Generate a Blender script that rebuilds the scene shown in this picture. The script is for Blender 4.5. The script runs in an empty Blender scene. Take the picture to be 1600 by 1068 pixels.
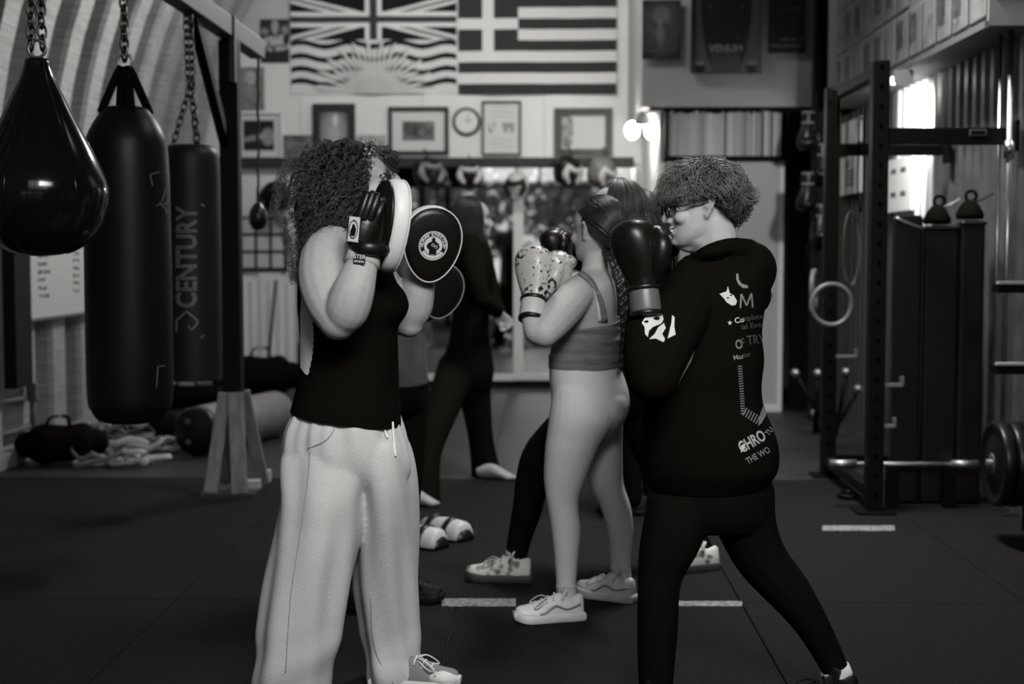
import bpy, bmesh, math, random
from mathutils import Vector, Matrix, Euler
from mathutils.bvhtree import BVHTree
import numpy as np
random.seed(7)
PI = math.pi
C = bpy.context.scene.collection
sc = bpy.context.scene

# ------------------------------------------------------------------ camera
FPX = 2222.0
CAMH = 1.35
PITCH = math.atan(139 / FPX)
YAW = math.atan(50 / FPX)
cd = bpy.data.cameras.new('camera')
cam = bpy.data.objects.new('camera', cd)
C.objects.link(cam)
cam.location = (0, 0, CAMH)
cam.rotation_euler = (PI / 2 - PITCH, 0, YAW)
cd.sensor_width = 36
cd.lens = 36 * FPX / 1600
cd.clip_end = 200
cd.dof.use_dof = True
cd.dof.focus_distance = 4.3
cd.dof.aperture_fstop = 2.4
sc.camera = cam
CR = Euler(cam.rotation_euler).to_matrix()

# ------------------------------------------------------------------ view, sky, large lights
sc.view_settings.view_transform = 'Standard'
sc.view_settings.look = 'None'
sc.view_settings.gamma = 1
sc.view_settings.use_curve_mapping = False
sc.view_settings.exposure = 0.0
w = bpy.data.worlds.new('sky')
sc.world = w
w.use_nodes = True
w.node_tree.nodes['Background'].inputs[0].default_value = (0.95, 0.97, 1.0, 1)
w.node_tree.nodes['Background'].inputs[1].default_value = 0.9
WARM = (1.0, 0.993, 0.975)

def area(name, loc, look, sx, sy, power, spread=180):
    l = bpy.data.lights.new(name, 'AREA')
    l.shape = 'RECTANGLE'
    l.size, l.size_y = sx, sy
    l.energy = power
    l.color = WARM
    l.spread = math.radians(spread)
    o = bpy.data.objects.new(name, l)
    C.objects.link(o)
    o.location = loc
    o.rotation_euler = (Vector(look) - Vector(loc)).to_track_quat('-Z', 'Y').to_euler()
    return o
# added front fill, set in an unseen window made up above the door
area('front_fill_light', (0.6, -2.3, 4.1), (0.3, 4.6, 0.8), 4.4, 2.6, 30)
# added fill lights (their unseen housings are built further down)
area('overhead_fill_light', (-1.0, 11.6, 4.55), (-0.6, 14.2, 1.9), 2.4, 0.16, 62)
area('overhead_fill_light', (0.9, 6.9, 4.6), (1.6, 7.2, 0), 1.2, 0.16, 125, 115)
area('panel_fill_light', (0.8, 0.6, 3.45), (-0.1, 5.1, 0.8), 2.0, 0.9, 29.5, 60)
area('overhead_fill_light', (0.3, 12.2, 4.4), (-3.3, 9.3, 3.0), 1.2, 0.16, 70, 85)

# ------------------------------------------------------------------ pixel <-> place
def ray(px, py):
    return CR @ Vector(((px - 800) / FPX, -(py - 534) / FPX, -1))
def W(px, py, d):
    v = ray(px, py)
    return Vector((0, 0, CAMH)) + v * (d / v.y)
def WX(px, py, X):
    v = ray(px, py)
    return Vector((0, 0, CAMH)) + v * (X / v.x)
def WZ(px, py, Z=0.0):
    v = ray(px, py)
    return Vector((0, 0, CAMH)) + v * ((Z - CAMH) / v.z)
def S(px, d):
    return px * d / FPX

# ------------------------------------------------------------------ materials
MATS = {}
def mat(name, v, rough=0.6, metal=0.0, spec=0.5, noise=None, bump=None, tint=None, emit=0.0, stretch=(1, 1, 1), sheen=0.0, coat=0.0):
    """grey procedural material; noise=(scale, amount), bump=(scale, strength)"""
    if name in MATS:
        return MATS[name]
    m = bpy.data.materials.new(name)
    m.use_nodes = True
    nt = m.node_tree
    b = nt.nodes['Principled BSDF']
    t = tint or ((1.0, 0.998, 0.985) if v > 0.06 else ((1.04, 1.0, 0.93) if v > 0.0075 else (1.16, 1.0, 0.74)))
    col = (v * t[0], v * t[1], v * t[2], 1)
    b.inputs['Base Color'].default_value = col
    b.inputs['Roughness'].default_value = rough
    b.inputs['Metallic'].default_value = metal
    b.inputs['Specular IOR Level'].default_value = spec
    b.inputs['Coat Weight'].default_value = coat
    if sheen:
        b.inputs['Sheen Weight'].default_value = sheen
        b.inputs['Sheen Roughness'].default_value = 0.5
    tc = None
    if noise or bump:
        tc = nt.nodes.new('ShaderNodeTexCoord')
        mp = nt.nodes.new('ShaderNodeMapping')
        mp.inputs['Scale'].default_value = stretch
        nt.links.new(tc.outputs['Object'], mp.inputs['Vector'])
    if noise:
        n = nt.nodes.new('ShaderNodeTexNoise')
        n.inputs['Scale'].default_value = noise[0]
        n.inputs['Detail'].default_value = 4
        nt.links.new(mp.outputs['Vector'], n.inputs['Vector'])
        r = nt.nodes.new('ShaderNodeMapRange')
        r.inputs['From Min'].default_value = 0.3
        r.inputs['From Max'].default_value = 0.7
        r.inputs['To Min'].default_value = 1 - noise[1]
        r.inputs['To Max'].default_value = 1 + noise[1]
        nt.links.new(n.outputs['Fac'], r.inputs['Value'])
        mx = nt.nodes.new('ShaderNodeMix')
        mx.data_type = 'RGBA'
        mx.blend_type = 'MULTIPLY'
        mx.inputs[0].default_value = 1
        mx.inputs[6].default_value = col
        nt.links.new(r.outputs['Result'], mx.inputs[7])
        nt.links.new(mx.outputs[2], b.inputs['Base Color'])
    if bump:
        n2 = nt.nodes.new('ShaderNodeTexNoise')
        n2.inputs['Scale'].default_value = bump[0]
        n2.inputs['Detail'].default_value = 3
        nt.links.new(mp.outputs['Vector'], n2.inputs['Vector'])
        bp = nt.nodes.new('ShaderNodeBump')
        bp.inputs['Strength'].default_value = bump[1]
        bp.inputs['Distance'].default_value = 0.01
        nt.links.new(n2.outputs['Fac'], bp.inputs['Height'])
        nt.links.new(bp.outputs['Normal'], b.inputs['Normal'])
    if emit:
        b.inputs['Emission Color'].default_value = (1.0, 0.97, 0.92, 1)
        b.inputs['Emission Strength'].default_value = emit
    MATS[name] = m
    return m

def print_mat(name, rough=0.6, gloss=0.3):
    if name in MATS:
        return MATS[name]
    m = bpy.data.materials.new(name)
    m.use_nodes = True
    nt = m.node_tree
    b = nt.nodes['Principled BSDF']
    a = nt.nodes.new('ShaderNodeVertexColor')
    a.layer_name = 'Col'
    nt.links.new(a.outputs['Color'], b.inputs['Base Color'])
    b.inputs['Roughness'].default_value = rough
    b.inputs['Specular IOR Level'].default_value = gloss
    MATS[name] = m
    return m

M_white_wall = mat('white painted board', 0.74, 0.65, noise=(1.3, 0.05))
M_black = mat('black fabric', 0.005, 0.95, spec=0.03, bump=(220, 0.1))
M_blackcloth = mat('black jersey', 0.0042, 0.95, spec=0.02, bump=(180, 0.12))
M_leather = mat('black leather', 0.005, 0.36, spec=0.35, bump=(60, 0.03))
M_gloss = mat('glossy black vinyl', 0.006, 0.13, spec=0.5, bump=(3.5, 0.06))
M_blackmetal = mat('black powder coated steel', 0.003, 0.5, spec=0.1)
M_steel = mat('bright steel', 0.55, 0.25, metal=1.0)
M_dullsteel = mat('dull steel', 0.32, 0.45, metal=1.0)
M_chain = mat('dark chain steel', 0.12, 0.4, metal=1.0)
M_skin = mat('skin', 0.35, 0.55, spec=0.22, noise=(60, 0.05), bump=(400, 0.08))
M_skinD = mat('tan skin', 0.32, 0.55, spec=0.22, noise=(30, 0.05))
M_wood = mat('worn timber', 0.13, 0.7, noise=(6, 0.3), stretch=(6, 6, 1))
M_darkwood = mat('dark stained timber', 0.02, 0.6, noise=(8, 0.3), stretch=(6, 6, 1))
M_whiteplastic = mat('white vinyl', 0.62, 0.45, spec=0.4)
M_paper = mat('white paper', 0.72, 0.7)
M_frame = mat('black picture frame', 0.012, 0.4)
M_bulb = mat('lit bulb', 0.9, 0.5, emit=90)

# ------------------------------------------------------------------ mesh helpers
OLOC = {}
def cat_rom(pts, sub):
    if sub <= 1 or len(pts) < 3:
        return [np.array(p, float) for p in pts]
    P = [np.array(p, float) for p in pts]
    P = [2 * P[0] - P[1]] + P + [2 * P[-1] - P[-2]]
    out = []
    for i in range(1, len(P) - 2):
        for k in range(sub):
            t = k / sub
            a, b, c, d = P[i - 1], P[i], P[i + 1], P[i + 2]
            out.append(0.5 * ((2 * b) + (c - a) * t + (2 * a - 5 * b + 4 * c - d) * t * t + (3 * b - a - 3 * c + d) * t ** 3))
    out.append(P[-2])
    return out

class MB:
    def __init__(s):
        s.v, s.f, s.m = [], [], []
    def add(s, verts, faces, mi=0):
        o = len(s.v)
        s.v += [Vector(v) for v in verts]
        s.f += [[i + o for i in f] for f in faces]
        s.m += [mi] * len(faces)
        return s
    def loft(s, rings, cap=True, mi=0, closed=True):
        n = len(rings[0])
        V = [p for r in rings for p in r]
        F = []
        for i in range(len(rings) - 1):
            for j in range(n if closed else n - 1):
                k = (j + 1) % n
                F.append([i * n + j, i * n + k, (i + 1) * n + k, (i + 1) * n + j])
        if cap:
            F.append(list(range(n))[::-1])
            F.append([(len(rings) - 1) * n + j for j in range(n)])
        return s.add(V, F, mi)
    def tube(s, pts, rad, n=12, sub=1, side=None, cap=True, mi=0, round_ends=False):
        """pts: world points; rad: r or (ra, rb) per point, ra along `side`"""
        R = [(r, r) if not isinstance(r, (tuple, list)) else r for r in rad]
        Q = cat_rom([list(p) + list(r) for p, r in zip(pts, R)], sub)
        P = [Vector(q[:3]) for q in Q]
        rr = [(max(q[3], 1e-4), max(q[4], 1e-4)) for q in Q]
        rings = []
        prev = None
        for i, p in enumerate(P):
            t = (P[min(i + 1, len(P) - 1)] - P[max(i - 1, 0)])
            t = t.normalized() if t.length > 1e-9 else Vector((0, 0, 1))
            if side is not None:
                a = Vector(side)
            elif prev is not None:
                a = prev
            else:
                a = Vector((1, 0, 0)) if abs(t.x) < 0.8 else Vector((0, 1, 0))
            a = a - t * a.dot(t)
            a = a.normalized() if a.length > 1e-6 else t.orthogonal().normalized()
            prev = a
            b = t.cross(a)
            rings.append([p + a * (rr[i][0] * math.cos(2 * PI * j / n)) + b * (rr[i][1] * math.sin(2 * PI * j / n)) for j in range(n)])
        if round_ends:
            def dome(ring, c, d):
                out = []
                rm = sum((q - c).length for q in ring) / len(ring)
                for k in (0.35, 0.65, 0.88, 0.99):
                    sc_ = math.sqrt(1 - k * k)
                    out.append([c + (q - c) * sc_ + d * (rm * k) for q in ring])
                return out
            t0 = (P[0] - P[1]).normalized()
            t1 = (P[-1] - P[-2]).normalized()
            rings = dome(rings[0], P[0], t0)[::-1] + rings + dome(rings[-1], P[-1], t1)
        return s.loft(rings, cap, mi)
    def box(s, c, size, rot=None, mi=0):
        M = Matrix.Translation(Vector(c)) @ (rot.to_4x4() if rot is not None else Matrix())
        x, y, z = size[0] / 2, size[1] / 2, size[2] / 2
        V = [M @ Vector(p) for p in ((-x, -y, -z), (x, -y, -z), (x, y, -z), (-x, y, -z), (-x, -y, z), (x, -y, z), (x, y, z), (-x, y, z))]
        return s.add(V, [[0, 3, 2, 1], [4, 5, 6, 7], [0, 1, 5, 4], [1, 2, 6, 5], [2, 3, 7, 6], [3, 0, 4, 7]], mi)
    def bar(s, a, b, w, h=None, up=(0, 0, 1), mi=0):
        a, b = Vector(a), Vector(b)
        z = (b - a).normalized()
        u = Vector(up)
        u = u - z * u.dot(z)
        u = u.normalized() if u.length > 1e-5 else z.orthogonal().normalized()
        x = u.cross(z)
        return s.box((a + b) / 2, (w, h or w, (b - a).length), Matrix((x, u, z)).transposed(), mi)
    def ell(s, c, r, rot=None, n=16, k=10, mi=0):
        if not isinstance(r, (tuple, list)):
            r = (r, r, r)
        M = Matrix.Translation(Vector(c)) @ (rot.to_4x4() if rot is not None else Matrix())
        rings = []
        for i in range(k + 1):
            th = PI * (i + 0.02) / (k + 0.04)
            rings.append([M @ Vector((r[0] * math.sin(th) * math.cos(2 * PI * j / n), r[1] * math.sin(th) * math.sin(2 * PI * j / n), -r[2] * math.cos(th))) for j in range(n)])
        return s.loft(rings, True, mi)
    def lathe(s, prof, c=(0, 0, 0), rot=None, n=24, mi=0, cap=True):
        M = Matrix.Translation(Vector(c)) @ (rot.to_4x4() if rot is not None else Matrix())
        return s.loft([[M @ Vector((r * math.cos(2 * PI * j / n), r * math.sin(2 * PI * j / n), z)) for j in range(n)] for r, z in prof], cap, mi)
    def torus(s, c, R, r, rot=None, n=28, k=8, arc=2 * PI, mi=0, start=0):
        M = Matrix.Translation(Vector(c)) @ (rot.to_4x4() if rot is not None else Matrix())
        full = abs(arc - 2 * PI) < 1e-6
        m = n if full else n + 1
        V = [M @ Vector(((R + r * math.cos(2 * PI * j / k)) * math.cos(start + arc * i / n), (R + r * math.cos(2 * PI * j / k)) * math.sin(start + arc * i / n), r * math.sin(2 * PI * j / k))) for i in range(m) for j in range(k)]
        F = []
        for i in range(n):
            for j in range(k):
                a, b = i * k + j, i * k + (j + 1) % k
                c2, d = ((i + 1) % m) * k + (j + 1) % k, ((i + 1) % m) * k + j
                F.append([a, d, c2, b])
        if not full:
            F += [list(range(k)), [n * k + j for j in range(k)][::-1]]
        return s.add(V, F, mi)
    def prism(s, poly, t, M, mi=0):
        """2D polygon in local xz, thickness t along local y (0..t)"""
        n = len(poly)
        V = [M @ Vector((p[0], 0, p[1])) for p in poly] + [M @ Vector((p[0], t, p[1])) for p in poly]
        F = [list(range(n)), list(range(n, 2 * n))[::-1]] + [[i, i + n, (i + 1) % n + n, (i + 1) % n] for i in range(n)]
        return s.add(V, F, mi)
    def rows(s, rows, n=28, sub=3, p=2.3, fold=None, mi=0):
        """horizontal rings traced from the outline: (py, pxL, pxR, depth, half_depth_m)"""
        R = cat_rom(rows, sub)
        rings = []
        for q in R:
            py, l, r, d, h = q[:5]
            c = W((l + r) / 2, py, d)
            a = S((r - l) / 2, d)
            ring = []
            for j in range(n):
                t = 2 * PI * j / n
                ct, st = math.cos(t), math.sin(t)
                x = a * math.copysign(abs(ct) ** (2 / p), ct)
                y = h * math.copysign(abs(st) ** (2 / p), st)
                k = fold(t, py) if fold else 0
                L = math.hypot(x, y) or 1
                ring.append(c + Vector((x * (1 + k / L), y * (1 + k / L), 0)))
            rings.append(ring)
        return s.loft(rings, True, mi)
    def limb(s, pts, n=14, sub=3, mi=0, flat=1.0):
        """tube through traced points: (px, py, depth, half_width_px)"""
        return s.tube([W(p[0], p[1], p[2]) for p in pts], [(S(p[3], p[2]), S(p[3], p[2]) * (p[4] if len(p) > 4 else flat)) for p in pts], n, sub, round_ends=True, mi=mi)
    def xform(s, M):
        s.v = [M @ v for v in s.v]
        return s
    def obj(s, name, mats, parent=None, smooth=True, bev=0, solid=0, sub=0, kind=None, auto=None):
        mats = mats if isinstance(mats, (list, tuple)) else [mats]
        if parent is not None:
            loc = OLOC[parent.name]
        else:
            xs = [v.x for v in s.v]; ys = [v.y for v in s.v]; zs = [v.z for v in s.v]
            loc = Vector(((min(xs) + max(xs)) / 2, (min(ys) + max(ys)) / 2, min(zs)))
        me = bpy.data.meshes.new(name)
        me.from_pydata([v - loc for v in s.v], [], s.f)
        for m_ in mats:
            me.materials.append(m_)
        if len(mats) > 1:
            me.polygons.foreach_set('material_index', s.m)
        fix_normals(me)
        return link(name, me, parent, loc, smooth, bev, solid, sub, kind, auto)

def fix_normals(me):
    bm = bmesh.new()
    bm.from_mesh(me)
    bmesh.ops.recalc_face_normals(bm, faces=bm.faces)
    bm.to_mesh(me)
    bm.free()

def link(name, me, parent=None, loc=None, smooth=True, bev=0, solid=0, sub=0, kind=None, auto=None):
    o = bpy.data.objects.new(name, me)
    C.objects.link(o)
    if parent is not None:
        o.parent = parent
        OLOC[o.name] = OLOC[parent.name]
    else:
        o.location = loc
        OLOC[o.name] = Vector(loc)
    if smooth:
        me.polygons.foreach_set('use_smooth', [True] * len(me.polygons))
        me.update()
        if auto:
            try:
                me.set_sharp_from_angle(angle=math.radians(auto))
            except Exception:
                pass
    if bev:
        b = o.modifiers.new('bevel', 'BEVEL')
        b.width = bev
        b.segments = 2
        b.limit_method = 'ANGLE'
    if solid:
        q = o.modifiers.new('solid', 'SOLIDIFY')
        q.thickness = solid
        q.offset = 0
    if sub:
        q = o.modifiers.new('sub', 'SUBSURF')
        q.levels = q.render_levels = sub
    if kind:
        o['kind'] = kind
    return o

def thing(name, label, cat, loc, group=None):
    o = bpy.data.objects.new(name, None)
    C.objects.link(o)
    o.empty_display_size = 0.1
    o.location = loc
    OLOC[o.name] = Vector(loc)
    o['label'] = label
    o['category'] = cat
    if group:
        o['group'] = group
    return o
def tag(o, label, cat, group=None):
    o['label'] = label
    o['category'] = cat
    if group:
        o['group'] = group
    return o
def struct(o):
    o['kind'] = 'structure'
    return o

def remesh(mb, voxel, iters=4, fac=0.5):
    """union of overlapping closed lofts as one continuous skin"""
    me = bpy.data.meshes.new('tmp')
    me.from_pydata([tuple(v) for v in mb.v], [], mb.f)
    fix_normals(me)
    o = bpy.data.objects.new('tmp', me)
    C.objects.link(o)
    r = o.modifiers.new('r', 'REMESH')
    r.mode = 'VOXEL'
    r.voxel_size = voxel
    r.adaptivity = 0
    if iters:
        q = o.modifiers.new('s', 'SMOOTH')
        q.factor = fac
        q.iterations = iters
    dg = bpy.context.evaluated_depsgraph_get()
    dg.update()
    out = bpy.data.meshes.new_from_object(o.evaluated_get(dg))
    bpy.data.objects.remove(o)
    bpy.data.meshes.remove(me)
    return out

def cut(me, co, no):
    """remove everything on the `no` side of the plane"""
    bm = bmesh.new()
    bm.from_mesh(me)
    bmesh.ops.bisect_plane(bm, geom=bm.verts[:] + bm.edges[:] + bm.faces[:], plane_co=Vector(co), plane_no=Vector(no), clear_outer=True)
    bm.to_mesh(me)
    bm.free()
    return me

def mesh_obj(name, me, mats, parent, solid=0, kind=None):
    """world-space mesh -> child object"""
    mats = mats if isinstance(mats, (list, tuple)) else [mats]
    me.name = name
    me.materials.clear()
    for m_ in mats:
        me.materials.append(m_)
    if parent is not None:
        loc = OLOC[parent.name]
    else:
        n = len(me.vertices)
        a = np.empty(n * 3); me.vertices.foreach_get('co', a); a = a.reshape(-1, 3)
        mn, mx = a.min(0), a.max(0)
        loc = Vector(((mn[0] + mx[0]) / 2, (mn[1] + mx[1]) / 2, mn[2]))
    me.transform(Matrix.Translation(-loc))
    return link(name, me, parent, loc, True, solid=solid, kind=kind)

def bvh_of(o):
    me = o.data
    L = OLOC[o.name]
    return BVHTree.FromPolygons([v.co + L for v in me.vertices], [p.vertices[:] for p in me.polygons])

def strands_mesh(strands, r0, res=1, taper=True, rtip=0.25):
    """list of point lists -> one mesh of thin tapered locks"""
    cu = bpy.data.curves.new('tmp', 'CURVE')
    cu.dimensions = '3D'
    cu.bevel_depth = r0
    cu.bevel_resolution = res
    cu.use_fill_caps = False
    for st in strands:
        sp = cu.splines.new('POLY')
        n = len(st)
        sp.points.add(n - 1)
        flat = []
        for p in st:
            flat += [p[0], p[1], p[2], 1.0]
        sp.points.foreach_set('co', flat)
        if taper:
            sp.points.foreach_set('radius', [1.0 - (1 - rtip) * (i / (n - 1)) ** 1.5 for i in range(n)])
    o = bpy.data.objects.new('tmp', cu)
    C.objects.link(o)
    dg = bpy.context.evaluated_depsgraph_get()
    dg.update()
    me = bpy.data.meshes.new_from_object(o.evaluated_get(dg))
    bpy.data.objects.remove(o)
    bpy.data.curves.remove(cu)
    return me

def text_tris(body, size=1.0, bold=0.0, align='CENTER', outline=0.0):
    """2D triangles (verts, faces) of a piece of lettering"""
    cu = bpy.data.curves.new('tmp', 'FONT')
    cu.body = body
    cu.size = size
    cu.align_x = align
    cu.align_y = 'CENTER'
    cu.offset = bold
    cu.resolution_u = 3
    o = bpy.data.objects.new('tmp', cu)
    C.objects.link(o)
    dg = bpy.context.evaluated_depsgraph_get()
    dg.update()
    me = bpy.data.meshes.new_from_object(o.evaluated_get(dg))
    bm = bmesh.new()
    bm.from_mesh(me)
    bmesh.ops.triangulate(bm, faces=bm.faces)
    lim = size * 0.35
    es = [e for e in bm.edges if e.calc_length() > lim]
    if es:
        bmesh.ops.subdivide_edges(bm, edges=es, cuts=2)
        bmesh.ops.triangulate(bm, faces=bm.faces)
    bm.verts.index_update()
    V = [(v.co.x, v.co.y) for v in bm.verts]
    F = [[v.index for v in f.verts] for f in bm.faces]
    bm.free()
    bpy.data.objects.remove(o)
    bpy.data.curves.remove(cu)
    bpy.data.meshes.remove(me)
    return V, F

def print_panel(name, M, w_, h_, nx, ny, func, material, parent=None, thick=0.0, wave=None):
    """a flat printed sheet (local xz, facing local -y) whose print is a colour layer"""
    V, F = [], []
    for j in range(ny + 1):
        for i in range(nx + 1):
            u, v = i / nx, j / ny
            V.append(M @ Vector(((u - 0.5) * w_, wave(u, v) if wave else 0, v * h_)))
    for j in range(ny):
        for i in range(nx):
            a = j * (nx + 1) + i
            F.append([a, a + 1, a + nx + 2, a + nx + 1])
    if parent is not None:
        loc = OLOC[parent.name]
    else:
        loc = M @ Vector((0, 0, 0))
    me = bpy.data.meshes.new(name)
    me.from_pydata([v - loc for v in V], [], F)
    ca = me.color_attributes.new('Col', 'FLOAT_COLOR', 'CORNER')
    cols = []
    for j in range(ny):
        for i in range(nx):
            g = func((i + 0.5) / nx, (j + 0.5) / ny)
            cols += [g, g * 0.998, g * 0.985, 1.0] * 4
    ca.data.foreach_set('color', cols)
    me.materials.append(material)
    return link(name, me, parent, loc, True, solid=thick)

def smooth01(a, b, x):
    t = min(max((x - a) / (b - a), 0), 1)
    return t * t * (3 - 2 * t)
def vnoise(x, y, s=0):
    def h(i, j):
        n = math.sin(i * 127.1 + j * 311.7 + s * 74.7) * 43758.5453
        return n - math.floor(n)
    i, j = math.floor(x), math.floor(y)
    fx, fy = x - i, y - j
    fx, fy = fx * fx * (3 - 2 * fx), fy * fy * (3 - 2 * fy)
    return (h(i, j) * (1 - fx) + h(i + 1, j) * fx) * (1 - fy) + (h(i, j + 1) * (1 - fx) + h(i + 1, j + 1) * fx) * fy
def fbm(x, y, s=0):
    return 0.55 * vnoise(x, y, s) + 0.3 * vnoise(2 * x, 2 * y, s + 1) + 0.15 * vnoise(4 * x, 4 * y, s + 2)
def Rz(a): return Matrix.Rotation(a, 4, 'Z')
def Rx(a): return Matrix.Rotation(a, 4, 'X')
def Ry(a): return Matrix.Rotation(a, 4, 'Y')
def T(v): return Matrix.Translation(Vector(v))
# ================================================================== the setting
YB = 14.3          # end wall with flags
XL = -3.5          # springing of the arch
ACX, ACZ, AR = 1.2, 1.6, 4.7
M_floor = mat('grey sealed floor', 0.03, 0.55, noise=(5, 0.3), bump=(30, 0.15))
M_mat = mat('speckled rubber mat', 0.0095, 0.75, spec=0.08, noise=(150, 0.95), bump=(140, 0.6))
M_mat2 = mat('worn grey rubber mat', 0.028, 0.5, spec=0.2, noise=(3, 0.25), bump=(90, 0.2))
M_galv = mat('galvanised arch steel', 0.30, 0.55, metal=0.2, noise=(4, 0.25), bump=(7, 0.25), stretch=(1, 1, 14))
M_blockshell = mat('light-blocking shell', 0.03, 0.9)
M_corr = mat('corrugated metal sheet', 0.30, 0.38, metal=0.85, noise=(6, 0.2))
M_bulk = mat('grey painted board', 0.42, 0.7, noise=(2, 0.06))
M_dark = mat('dark painted board', 0.006, 0.8, spec=0.15)
M_conc = mat('concrete', 0.2, 0.9, noise=(8, 0.2))
M_mirror = mat('mirror glass', 0.72, 0.02, metal=1.0)

fl = struct(MB().box((0.9, 5.5, -0.06), (14, 19, 0.09)).obj('floor', M_floor, None, False))
mesh_cache = {}
for r in range(-2, 8):
    for c in range(-3, 4):
        x0, y0 = -0.335 + 1.1 * c, 5.46 + 1.5 * (r - 2)
        if y0 + 1.5 > YB + 0.6 or x0 < -3.7:
            continue
        far = r >= 4
        k = 'far' if far else 'near'
        ox, oy = x0 + 0.55, y0 + 0.75
        if k not in mesh_cache:
            t = MB().box((0, 0, -0.0075), (1.096, 1.496, 0.015)).obj('rubber_mat', M_mat2 if far else M_mat, fl, False)
            t.data.transform(T(OLOC[fl.name]))
            mesh_cache[k] = t.data
            t.location = Vector((ox, oy, 0)) - OLOC[fl.name]
            b = t.modifiers.new('bevel', 'BEVEL'); b.width = 0.004; b.segments = 2
        else:
            t = bpy.data.objects.new('rubber_mat', mesh_cache[k])
            C.objects.link(t)
            t.parent = fl
            t.location = Vector((ox, oy, 0)) - OLOC[fl.name]
            b = t.modifiers.new('bevel', 'BEVEL'); b.width = 0.004; b.segments = 2

# ---- added light-blocking shell and the ribbed arch panels
def arch_pts(r, step=4):
    pts = [(ACX - r, 0.0), (ACX - r, 0.8)]
    a = 0
    while a <= 180:
        pts.append((ACX - r * math.cos(math.radians(a)), ACZ + r * math.sin(math.radians(a))))
        a += step
    pts += [(ACX + r, 0.8), (ACX + r, 0.0)]
    return pts
sh = MB()
A_ = arch_pts(AR + 0.2)
sh.loft([[Vector((x, y, z)) for x, z in A_] for y in (-2.7, YB + 0.3)], False, closed=False)
wl = struct(sh.obj('wall_left', M_blockshell, None, True, solid=0.03))  # unseen skin added against light leaks; carries the arch panels
PW = 0.61
prof = [(0.0, 0.0), (0.25, 0.0), (0.28, 0.03), (0.32, 0.16), (0.35, 0.19), (0.50, 0.19), (0.53, 0.16), (0.58, 0.03), (0.61, 0.0)]   # (along y, outward depth)
pm = MB()
rings = []
for (yy, dd) in prof:
    rings.append([Vector((x, yy, z)) for x, z in arch_pts(AR - 0.04 + dd, 4)])
pm.loft(rings, False, closed=False)
first = None
yy = YB - 0.1 - PW
while yy > -2.6:
    if first is None:
        o = pm.obj('arch_panel', M_galv, wl, False)
        o.data.transform(T(OLOC[wl.name]))
        first = o.data
    else:
        o = bpy.data.objects.new('arch_panel', first)
        C.objects.link(o)
        o.parent = wl
    o.location = Vector((0, yy, 0)) - OLOC[wl.name]
    yy -= PW
struct(MB().box((ACX - AR + 0.08, 6, 0.05), (0.16, 16.4, 0.1)).obj('baseboard_left', M_conc, None, False, bev=0.01))

# ---- end wall with the flags
wb = MB()
pts = [(x, z) for x, z in arch_pts(AR + 0.1, 6)]
wb.prism(pts, 0.12, T((0, YB, 0)))
wall_back = struct(wb.obj('wall_back', mat('end wall core', 0.5, 0.8), None, False))
for i in range(7):                       # painted boards of the end wall
    x0 = -3.66 + 1.22 * i
    for j in range(3):
        z0 = 1.0 + j * 1.244 if j else 0
        z1 = 2.22 if j == 0 else 1.0 + (j + 1) * 1.244 - 0.02
        z0 = 0 if j == 0 else z0 - 0.02
        if j == 2 and (i == 0 or i == 6):
            continue
        if i == 6:
            continue
        MB().box((x0 + 0.61, YB - 0.008, (z0 + z1) / 2), (1.215, 0.016, z1 - z0 - 0.004)).obj('wall_board', M_white_wall, wall_back, False, bev=0.002)

# ---- bulkhead over the partition, right of the flags
XB = 0.83
struct(MB().box(((XB + 4.2) / 2, (12.2 + YB) / 2, 3.7), (4.2 - XB, YB - 12.2, 2.23)).obj('wall_bulkhead', M_bulk, None, False))
struct(MB().box((2.62, 12.28, 1.29), (1.0, 0.1, 2.58)).obj('wall_partition', M_dark, None, False))
struct(MB().box((1.0, 13.2, 1.29), (0.05, 2.1, 2.58)).obj('wall_partition_side', M_white_wall, None, False))

# ---- corrugated wall on the right
XR = 2.42
wr = struct(MB().box((XR + 0.12, 9.65, 1.23), (0.08, 5.1, 2.46)).obj('wall_right', M_dark, None, False))
struct(MB().box((3.4, 2.2, 2.2), (0.08, 9.6, 4.4)).obj('wall_right_near', M_dark, None, False))
M_corrw = mat('white corrugated sheet', 0.6, 0.5)
cm = MB()
L0, L1 = [], []
yv = 0.0
prof = [(0, 0), (0.05, 0), (0.075, -0.04), (0.135, -0.04)]
while yv < 0.95:
    for a, b in prof:
        L0.append(Vector((b, yv + a, 0))); L1.append(Vector((b, yv + a, 2.465)))
    yv += 0.16
cm.loft([L0, L1], False, closed=False)
first = None
for k in range(5):
    if first is None:
        o = cm.obj('corrugated_sheet', M_corr, wr, False)
        o.data.transform(T(OLOC[wr.name]))
        first = o.data
    else:
        o = bpy.data.objects.new('corrugated_sheet', first)
        C.objects.link(o); o.parent = wr
    o.location = Vector((XR + 0.06, 11.92 - 0.96 * (k + 1) + 0.02, 0)) - OLOC[wr.name]
    if k < 3:
        if k == 0:
            white_me = first.copy(); white_me.materials.clear(); white_me.materials.append(M_corrw)
            dark_me = first.copy(); dark_me.materials.clear(); dark_me.materials.append(mat('dark corrugated sheet', 0.035, 0.6))
        o.data = white_me if k == 2 else dark_me  # sheets differ in tone: one white, two dark, the rest metal

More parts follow.
